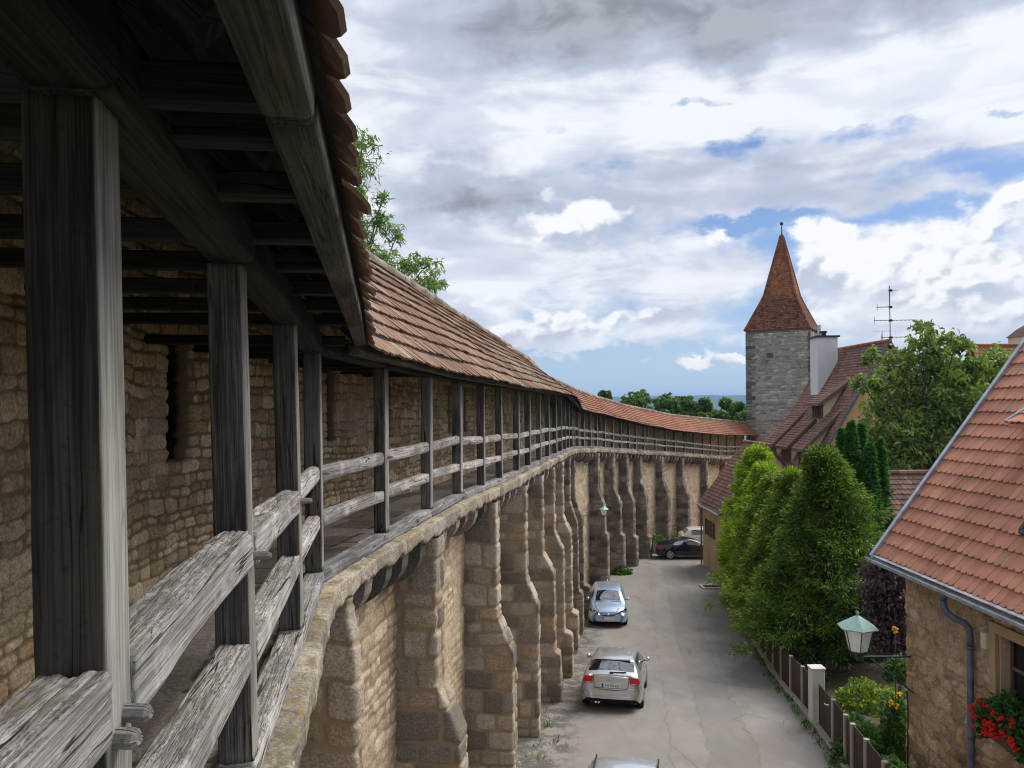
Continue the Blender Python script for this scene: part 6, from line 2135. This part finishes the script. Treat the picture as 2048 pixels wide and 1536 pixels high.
def car_body(tab, root, mat, wheels, wr, glass_spec):
    tab = np.array(tab)
    y0, y1 = tab[0, 0], tab[-1, 0]
    keys = sorted(set(np.round(np.concatenate([np.linspace(y0, y1, 70)] + [np.array(g_[0:2]) for g_ in glass_spec] + [[w + s_ * wr * 1.12 * c_ for s_ in (-1, 1) for c_ in (1, .95, .85, .7, .5, .25)] for w in wheels]), 3)))
    ys = np.array([k for k in keys if y0 <= k <= y1])
    ctl = np.stack([pchip(ys, tab[:, 0], tab[:, j]) for j in range(1, 10)], -1)      # zs ws zm wm zb wb ze we zc
    arch = np.zeros_like(ys)
    for w in wheels:
        dy = np.abs(ys - w)
        arch = np.maximum(arch, np.where(dy < wr * 1.12, 0.30 + np.sqrt(np.clip((wr * 1.12) ** 2 - dy ** 2, 0, None)), 0))
    zs = np.maximum(ctl[:, 0], arch)
    zm = np.maximum(ctl[:, 2], zs + 0.06)
    ws = np.where(arch > ctl[:, 0], ctl[:, 3] + 0.005, ctl[:, 1])
    pts = [(ws, zs), (ctl[:, 3], zm), (ctl[:, 5], ctl[:, 4]), (ctl[:, 7], ctl[:, 6]), (ctl[:, 7] * 0.0, ctl[:, 8])]
    nb = 6
    cols = []
    b_of = []
    for s_ in range(4):
        p0 = pts[max(s_ - 1, 0)]
        p1, p2 = pts[s_], pts[s_ + 1]
        p3 = pts[s_ + 2] if s_ + 2 < 5 else (-pts[3][0], pts[3][1])
        for k in range(nb):
            t = k / nb
            f = lambda a, b, c, d: 0.5 * (2 * b + (c - a) * t + (2 * a - 5 * b + 4 * c - d) * t * t + (3 * b - a - 3 * c + d) * t ** 3)
            tg = 0.55
            lin = lambda a, b: b[0] * 0
            x_ = f(p0[0], p1[0], p2[0], p3[0]) * tg + (p1[0] + (p2[0] - p1[0]) * t) * (1 - tg)
            z_ = f(p0[1], p1[1], p2[1], p3[1]) * tg + (p1[1] + (p2[1] - p1[1]) * t) * (1 - tg)
            if s_ == 3:
                e = 1 - (1 - t) ** 1.0
                x_ = p1[0] * (1 - t)
                z_ = p1[1] + (p2[1] - p1[1]) * (1 - (1 - t) ** 2)
            cols.append((x_, z_))
            b_of.append(s_ + t)
    cols.append((pts[4][0], pts[4][1]))
    b_of.append(4.0)
    X = np.stack([c[0] for c in cols], -1)
    Z = np.stack([c[1] for c in cols], -1)
    nbt = X.shape[1]
    Xf = np.concatenate([X, -X[:, -2::-1]], axis=1)
    Zf = np.concatenate([Z, Z[:, -2::-1]], axis=1)
    Yf = np.broadcast_to(ys[:, None], Xf.shape)
    bf = np.array(b_of + b_of[-2::-1])
    V = np.stack([Xf, Yf, Zf], -1)
    nr, nc = Xf.shape
    F = grid_faces(nr, nc, True)
    ym = 0.5 * (ys[:-1] + ys[1:])
    bm = 0.5 * (bf[:-1] + bf[1:])
    YM, BM = np.meshgrid(ym, bm, indexing='ij')
    side = np.sign(np.meshgrid(ym, 0.5 * (Xf[0, :-1] + Xf[0, 1:]), indexing='ij')[1])
    own = np.zeros(YM.shape, dtype=int)
    for gi, (ya, yb_, ba, bb, nm) in enumerate(glass_spec):
        own[(YM > ya) & (YM < yb_) & (BM > ba) & (BM < bb)] = gi + 1
    own = own.ravel()
    Vr = V.reshape(-1, 3)
    body_F = [tuple(f) for f in F[own == 0].tolist()]
    Vl = Vr.tolist()
    # bulged end caps
    for row, sgn in ((0, -1), (nr - 1, 1)):
        half = nbt
        L_, R_ = [row * nc + i for i in range(half)], [row * nc + nc - 1 - i for i in range(half)]
        m_ = 6
        strips = []
        for i in range(half):
            a, c = np.array(Vl[L_[i]]), np.array(Vl[R_[i]])
            line = [L_[i]]
            for k in range(1, m_):
                t = k / m_
                q_ = a + (c - a) * t
                q_[1] += sgn * 0.05 * (1 - (2 * t - 1) ** 2)
                Vl.append(q_.tolist())
                line.append(len(Vl) - 1)
            line.append(R_[i])
            strips.append(line)
        for i in range(half - 1):
            for k in range(m_):
                q_ = (strips[i][k], strips[i][k + 1], strips[i + 1][k + 1], strips[i + 1][k])
                if len(set(q_)) == 4:
                    body_F.append(q_ if sgn < 0 else q_[::-1])
    mk('body', Vl, body_F, mat, root, None, None, True, True)
    for gi, (ya, yb_, ba, bb, nm) in enumerate(glass_spec):
        for sg in ((1, -1) if nm == 'side_window' else (0,)):
            sel = own == gi + 1
            if sg:
                sel = sel & (side.ravel() == sg)
            fs = F[sel]
            if not len(fs):
                continue
            idx = np.unique(fs)
            mp = {int(a): i for i, a in enumerate(idx)}
            pv = Vr[idx].copy()
            cen = np.array([0, 0, 0.7])
            dd_ = pv - np.stack([pv[:, 0] * 0, pv[:, 1] * 0.75, pv[:, 0] * 0 + 0.6], -1)
            pv = pv - 0.006 * dd_ / np.linalg.norm(dd_, axis=1, keepdims=True)
            mk(nm, pv, [tuple(mp[int(a)] for a in f) for f in fs.tolist()], M['carglass'], root, None, None, True, True)
    # floor pan and wheel wells
    b = MB()
    b.beam((0, y0 + 0.12, 0.5), (0, y1 - 0.12, 0.5), 1.42, 0.5)
    b.build('underbody', M['black'], root, local=True)
    for w in wheels:
        for sg in (1, -1):
            c = Vector((sg * (float(np.max(np.abs(Xf))) - 0.11), w, wr))
            b = MB()
            b.lathe(c - Vector((sg * 0.1, 0, 0)), [(wr * 0.62, 0), (wr * 0.96, 0.01), (wr, 0.05), (wr, 0.15), (wr * 0.96, 0.195), (wr * 0.68, 0.205), (wr * 0.66, 0.17)], 28, Vector((sg, 0, 0)))
            wh = b.build('wheel', M['black'], root, local=True)
            b = MB()
            b.lathe(c + Vector((sg * 0.085, 0, 0)), [(wr * 0.16, 0.0), (wr * 0.14, 0.02), (0.02, 0.024)], 14, Vector((sg, 0, 0)))
            for k in range(10):
                a = 2 * math.pi * k / 10
                e = Vector((0, math.cos(a), math.sin(a)))
                b.beam(c + Vector((sg * 0.09, 0, 0)) + e * wr * 0.1, c + Vector((sg * 0.1, 0, 0)) + e * wr * 0.68, 0.034, 0.02, up=(sg, 0, 0), bev=0.004)
            rgp = [c + Vector((sg * 0.1, wr * 0.67 * math.cos(a), wr * 0.67 * math.sin(a))) for a in np.linspace(0, 2 * math.pi, 25)]
            b.tube(rgp, 0.018, 6)
            rm = b.build('rim', M['rim'], None, local=True)
            rm.parent = wh
    return float(np.max(np.abs(Xf)))


def part(b, name, mat, root, sub=None, smooth=False):
    o = b.build(name, mat, root if sub is None else None, smooth, True)
    if sub is not None:
        o.parent = sub
    return o


def text_mesh(txt, size, name, mat, parent, loc, rot, depth=0.002):
    cu = bpy.data.curves.new(name, 'FONT')
    cu.body = txt
    cu.size = size
    cu.align_x = 'CENTER'
    cu.align_y = 'CENTER'
    cu.extrude = depth
    tmp = bpy.data.objects.new(name, cu)
    COL.objects.link(tmp)
    dg = bpy.context.evaluated_depsgraph_get()
    me = bpy.data.meshes.new_from_object(tmp.evaluated_get(dg))
    bpy.data.objects.remove(tmp)
    me.materials.clear()
    me.materials.append(mat)
    o = bpy.data.objects.new(name, me)
    COL.objects.link(o)
    o.parent = parent
    o.location = loc
    o.rotation_euler = rot
    return o


def number_plate(root, y, z, txt, sg, slope=0.0):
    """sg -1: rear of the car, +1: front"""
    b = MB()
    b.beam((-0.26, y, z), (0.26, y, z), 0.012, 0.115, bev=0.004)
    p_ = part(b, 'number_plate', M['plate'], root)
    b = MB()
    xb = -0.235 if sg < 0 else 0.235
    b.beam((xb - 0.024, y + sg * 0.004, z), (xb + 0.024, y + sg * 0.004, z), 0.012, 0.112, bev=0.002)
    part(b, 'country_band', M['plateblue'], root, p_)
    if txt:
        t = text_mesh(txt, 0.092, 'plate_text', M['plastic'], p_, (0.03 if sg < 0 else -0.03, y + sg * 0.008, z), (math.pi / 2, 0, 0 if sg < 0 else math.pi))
        t.scale = (0.92, 1, 1)
    return p_


def mirror(root, x, y, z, mat, sg):
    b = MB()
    b.lathe(Vector((sg * (x + 0.13), y + 0.03, z + 0.05)), [(0.02, -0.06), (0.06, -0.045), (0.075, 0.0), (0.062, 0.04), (0.02, 0.06)], 12, Vector((sg * 0.5, 0.85, 0)))
    o = part(b, 'mirror', mat, root, None, True)
    b = MB()
    b.beam((sg * (x - 0.03), y, z), (sg * (x + 0.1), y + 0.01, z + 0.03), 0.04, 0.03)
    part(b, 'mirror_arm', M['plastic'], root, o)
    return o


def car(label, group, loc, heading, tab, mat, wheels, wr, glass):
    root = empty('parked_car', loc, label, 'car', group, -heading)
    hw = car_body(tab, root, mat, wheels, wr, glass)
    return root


def ground_tilt(root, heading):
    """pitch the car with the slope of the lane"""
    y = root.location.y
    d = Vector((math.sin(heading), math.cos(heading)))
    dz = (float(street(y + 1.5)) - float(street(y - 1.5))) / 3.0 * d.y
    root.rotation_euler = (math.atan(dz), 0, -heading)


GLASS_H = [(0.42, 1.10, 3.1, 4.1, 'windscreen'), (-1.93, -1.62, 3.05, 4.1, 'rear_window'), (-1.42, -0.52, 2.12, 2.85, 'side_window'), (-0.46, 0.78, 2.12, 2.85, 'side_window')]
GLASS_C = [(0.32, 1.04, 3.1, 4.1, 'windscreen'), (-1.3, -0.76, 3.05, 4.1, 'rear_window'), (-1.1, -0.42, 2.12, 2.85, 'side_window'), (-0.36, 0.72, 2.12, 2.85, 'side_window')]


def tail_details(root, mat):
    b0 = []
    for sg in (1, -1):
        b = MB()
        P_ = [(0.50, 0.965), (0.74, 0.955), (0.80, 0.86), (0.79, 0.775), (0.55, 0.765), (0.52, 0.80)]
        b.prism([(sg * x, -2.155 + 0.30 * max(0, x - 0.62), z) for x, z in P_], (0, 0.26, 0))
        part(b, 'tail_lamp', M['redlamp'], root)
        b = MB()
        b.prism([(sg * x, -2.158 + 0.30 * max(0, x - 0.62), z) for x, z in ((0.545, 0.8), (0.7, 0.803), (0.7, 0.785), (0.545, 0.782))], (0, 0.05, 0))
        part(b, 'reversing_lamp', M['clearlamp'], root)
    b = MB()
    for z, w, t in ((0.60, 0.78, 0.012), (0.40, 0.66, 0.018)):
        b.tube([Vector((x, -2.152 + 0.09 * (x / w) ** 2 + (0 if z > 0.5 else 0.02), z)) for x in np.linspace(-w, w, 13)], t * 0.6, 6)
    part(b, 'bumper_seam', M['plastic'], root)
    b = MB()
    b.tube([Vector((x, -2.165 + 0.10 * (x / 0.7) ** 2, 0.425)) for x in np.linspace(-0.7, 0.7, 13)], 0.02, 6)
    b.tube([Vector((x, -2.16 + 0.10 * (x / 0.8) ** 2, 0.635)) for x in np.linspace(-0.78, 0.78, 13)], 0.022, 6)
    part(b, 'bumper_moulding', mat, root, None, True)
    b = MB()
    for sg in (1, -1):
        b.tube([Vector((sg * 0.50, -2.172 + 0.05, 0.99)), Vector((sg * 0.49, -2.165, 0.80)), Vector((sg * 0.46, -2.168, 0.655))], 0.006, 5)
    b.tube([Vector((x, -2.17 + 0.04 * x * x, 0.652)) for x in np.linspace(-0.46, 0.46, 7)], 0.006, 5)
    part(b, 'tailgate_seam', M['plastic'], root)
    b = MB()
    b.beam((-0.36, -2.145, 0.715), (0.36, -2.145, 0.715), 0.02, 0.17, bev=0.02)
    part(b, 'plate_recess', M['silver'], root)
    number_plate(root, -2.162, 0.725, 'AN MZ 625', -1)
    b = MB()
    for i in range(4):
        rr_ = [Vector((-0.075 + 0.05 * i + 0.034 * math.cos(a), -2.16, 0.875 + 0.034 * math.sin(a))) for a in np.linspace(0, 2 * math.pi, 17)]
        b.tube(rr_, 0.006, 6)
    part(b, 'ring_badge', M['chrome'], root)
    b = MB()
    b.beam((0.42, -1.985, 1.075), (-0.02, -2.01, 1.055), 0.02, 0.03)
    b.box((0.0, -2.02, 1.05), (0.1, 0.05, 0.05))
    part(b, 'wiper', M['plastic'], root)
    b = MB()
    b.beam((-0.52, -1.62, 1.35), (0.52, -1.62, 1.35), 0.09, 0.025, bev=0.01)
    part(b, 'roof_spoiler', mat, root)
    b = MB()
    b.tube([(-0.42, -2.1, 0.26), (-0.42, -2.16, 0.26)], 0.03, 8)
    b.tube([(-0.34, -2.1, 0.26), (-0.34, -2.16, 0.26)], 0.03, 8)
    part(b, 'exhaust', M['chrome'], root)


def front_details(root, mat):
    for sg in (1, -1):
        b = MB()
        P_ = [(0.40, 0.66), (0.56, 0.74), (0.80, 0.83), (0.84, 0.76), (0.72, 0.65), (0.46, 0.615)]
        b.prism([(sg * x, 2.115 - 0.62 * max(0, x - 0.42) ** 1.15, z) for x, z in P_], (0, -0.2, 0))
        o = part(b, 'headlight', M['plastic'], root)
        b = MB()
        for x, z in ((0.56, 0.685), (0.70, 0.745)):
            b.lathe(Vector((sg * x, 2.09 - 0.62 * max(0, x - 0.42) ** 1.15, z)), [(0.05, 0), (0.055, 0.03), (0.03, 0.045)], 12, Vector((0, 1, 0)))
        part(b, 'lens', M['clearlamp'], root, o)
        b = MB()
        b.prism([(sg * x, 2.13 - 0.5 * max(0, x - 0.42) ** 1.2, z) for x, z in ((0.50, 0.47), (0.76, 0.49), (0.74, 0.42), (0.56, 0.40))], (0, -0.1, 0))
        part(b, 'fog_light_slot', M['plastic'], root)
    b = MB()
    up = [(x, 0.64 + 0.012 * math.cos(x * 3)) for x in np.linspace(-0.42, 0.42, 11)]
    lo = [(x, 0.64 - 0.11 * (1 - (x / 0.42) ** 2) ** 0.6 - 0.004) for x in np.linspace(0.42, -0.42, 11)]
    b.prism([(x, 2.165 - 0.15 * x * x, z) for x, z in up + lo], (0, -0.06, 0))
    gr = part(b, 'grille', M['plastic'], root)
    b = MB()
    b.tube([Vector((x, 2.175 - 0.15 * x * x, 0.64 - 0.115 * (1 - (x / 0.44) ** 2) ** 0.6)) for x in np.linspace(-0.439, 0.439, 15)], 0.017, 6)
    b.tube([Vector((x, 2.178 - 0.15 * x * x, 0.61)) for x in np.linspace(-0.36, 0.36, 9)], 0.01, 6)
    part(b, 'grille_trim', M['chrome'], root, gr)
    b = MB()
    b.tube([Vector((0.045 * math.cos(a), 2.185, 0.61 + 0.045 * math.sin(a))) for a in np.linspace(0, 2 * math.pi, 17)], 0.008, 6)
    b.tube([(-0.045, 2.187, 0.61), (0.045, 2.187, 0.61)], 0.006, 5)
    part(b, 'round_badge', M['chrome'], root)
    b = MB()
    b.prism([(x, 2.155 - 0.16 * x * x, z) for x, z in ((-0.45, 0.38), (0.45, 0.38), (0.52, 0.28), (-0.52, 0.28))], (0, -0.1, 0))
    part(b, 'lower_intake', M['plastic'], root)
    number_plate(root, 2.175, 0.45, '', 1)
    b = MB()
    for sg in (1, -1):
        b.beam((sg * 0.1, 1.15, 0.985), (sg * 0.62, 1.17, 0.975), 0.02, 0.02)
    part(b, 'wiper', M['plastic'], root)
    b = MB()
    for sg in (1, -1):
        b.tube([Vector((sg * 0.62, 1.2, 0.975)), Vector((sg * 0.52, 1.7, 0.885)), Vector((sg * 0.42, 2.02, 0.775))], 0.012, 6)
    part(b, 'bonnet_crease', mat, root, None, True)


def seams(root, L_, mat, hw=0.882, doors=(0.82, -0.5), handles=(-0.32,)):
    for sg in (1, -1):
        for yh in handles:
            b = MB()
            b.beam((sg * (hw - 0.02), yh - 0.09, 0.83), (sg * (hw - 0.02), yh + 0.09, 0.83), 0.03, 0.03)
            part(b, 'door_handle', mat, root)
    if mat is M['bluesilver']:
        b = MB()
        b.prism([(-0.02, -1.25, 1.40), (-0.02, -1.48, 1.40), (-0.02, -1.48, 1.48), (-0.02, -1.42, 1.49)], (0.04, 0, 0))
        part(b, 'aerial', mat, root)


# silver hatchback seen from behind
hd = 0.205
cpos = Vector((2.70 + 2.1 * math.sin(hd), 21.6 + 2.1 * math.cos(hd), 0))
c1 = car('silver hatchback seen from behind with red tail lamps and number plate', 'cars parked along the lane', (cpos.x, cpos.y, float(street(cpos.y)) + 0.02), hd, HATCH, M['silver'], (-1.3, 1.27), 0.31, GLASS_H)
ground_tilt(c1, hd)
tail_details(c1, M['silver'])
for sg in (1, -1):
    mirror(c1, 0.80, 0.62, 0.95, M['silver'], sg)
seams(c1, 4.2, M['silver'])
# light blue hatchback facing the camera
hd = math.pi + 0.115
cpos = Vector((4.25 + 2.1 * 0.115, 34.7 + 2.1, 0))
c2 = car('light blue hatchback facing down the lane with chrome grille, parked against the wall', 'cars parked along the lane', (cpos.x, cpos.y, float(street(cpos.y)) + 0.02), hd, HATCH, M['bluesilver'], (-1.3, 1.27), 0.32, GLASS_H)
ground_tilt(c2, hd)
front_details(c2, M['bluesilver'])
for sg in (1, -1):
    mirror(c2, 0.80, 0.66, 0.95, M['bluesilver'], sg)
seams(c2, 4.3, M['bluesilver'])
# black coupe across the yard
hd = R(92)
c3 = car('black coupe parked sideways across the end of the lane with bright alloy wheels', 'cars parked along the lane', (12.05, 53.1, float(street(53)) + 0.03), hd, COUPE, M['navy'], (-1.38, 1.4), 0.33, GLASS_C)
for sg in (1, -1):
    b = MB()
    b.prism([(sg * 0.80, -2.26, 0.90), (sg * 0.86, -1.98, 0.91), (sg * 0.89, -1.98, 0.74), (sg * 0.83, -2.26, 0.74)], (-sg * 0.12, -0.02, 0))
    part(b, 'tail_lamp', M['redlamp'], c3)
    b = MB()
    b.tube([(sg * 0.875, -0.95, 0.24), (sg * 0.875, 0.98, 0.24)], 0.018, 6)
    part(b, 'sill_trim', M['chrome'], c3)
    b = MB()
    b.tube([Vector((sg * w_, y_, z_)) for y_, w_, z_ in ((-1.15, 0.795, 0.985), (-0.4, 0.80, 0.965), (0.8, 0.79, 0.945))], 0.012, 5)
    part(b, 'window_trim', M['chrome'], c3)
    mirror(c3, 0.80, 0.68, 0.94, M['navy'], sg)
seams(c3, 4.6, M['navy'], 0.915)
# cream car behind it
hd = R(90)
TALL = [tuple([r_[0] * 1.02] + [v * (1.12 if i in (6, 8) else 1.0) for i, v in enumerate(r_[1:], 1)]) for r_ in HATCH]
TALL = [(r_[0], r_[1], r_[2], r_[3], r_[4], r_[5] * 1.05, r_[6], r_[7] * 1.10, r_[8] / 1.12 if False else r_[8], r_[9] * 1.10) for r_ in HATCH]
c4 = car('cream white car half hidden behind the black coupe', 'cars parked along the lane', (14.6, 57.6, float(street(57.6)) + 0.03), hd, TALL, M['whitecar'], (-1.3, 1.27), 0.32, GLASS_H)
for sg in (1, -1):
    mirror(c4, 0.80, 0.66, 0.98, M['whitecar'], sg)
seams(c4, 4.3, M['whitecar'])
# pale silver car whose roof shows at the lower picture edge
hd = 0.2
c5 = car('pale silver car of which only the roof shows, parked just below the viewer', 'cars parked along the lane', (1.93, 13.38, 0), hd, TALL, M['palesilver'], (-1.3, 1.27), 0.32, GLASS_H)
c5.location.z = float(street(13.38)) + 0.02
ground_tilt(c5, hd)
for sg in (1, -1):
    mirror(c5, 0.80, 0.66, 0.98, M['palesilver'], sg)
    b = MB()
    b.tube([Vector((sg * 0.545, y_, 1.535 + 0.012 * math.cos(y_))) for y_ in np.linspace(-1.3, 0.25, 9)], 0.016, 6)
    part(b, 'roof_rail', M['plastic'], c5)
seams(c5, 4.3, M['palesilver'])

# ================================================================== air
hz_m = bpy.data.materials.new('thin_air')
hz_m.use_nodes = True
nt = hz_m.node_tree
nt.nodes.clear()
gh = G(nt)
vol = gh.n('ShaderNodeVolumePrincipled', {'Color': (0.4, 0.62, 1.0, 1.0), 'Density': 0.0001, 'Anisotropy': 0.0})
nt.links.new(vol.outputs[0], gh.n('ShaderNodeOutputMaterial').inputs['Volume'])
b = MB()
b.prism([(-9500, -300, -70), (9500, -300, -70), (9500, 12500, -70), (-9500, 12500, -70)], (0, 0, 190))
hz_o = b.build('haze', hz_m)
tag(hz_o, kind='stuff')
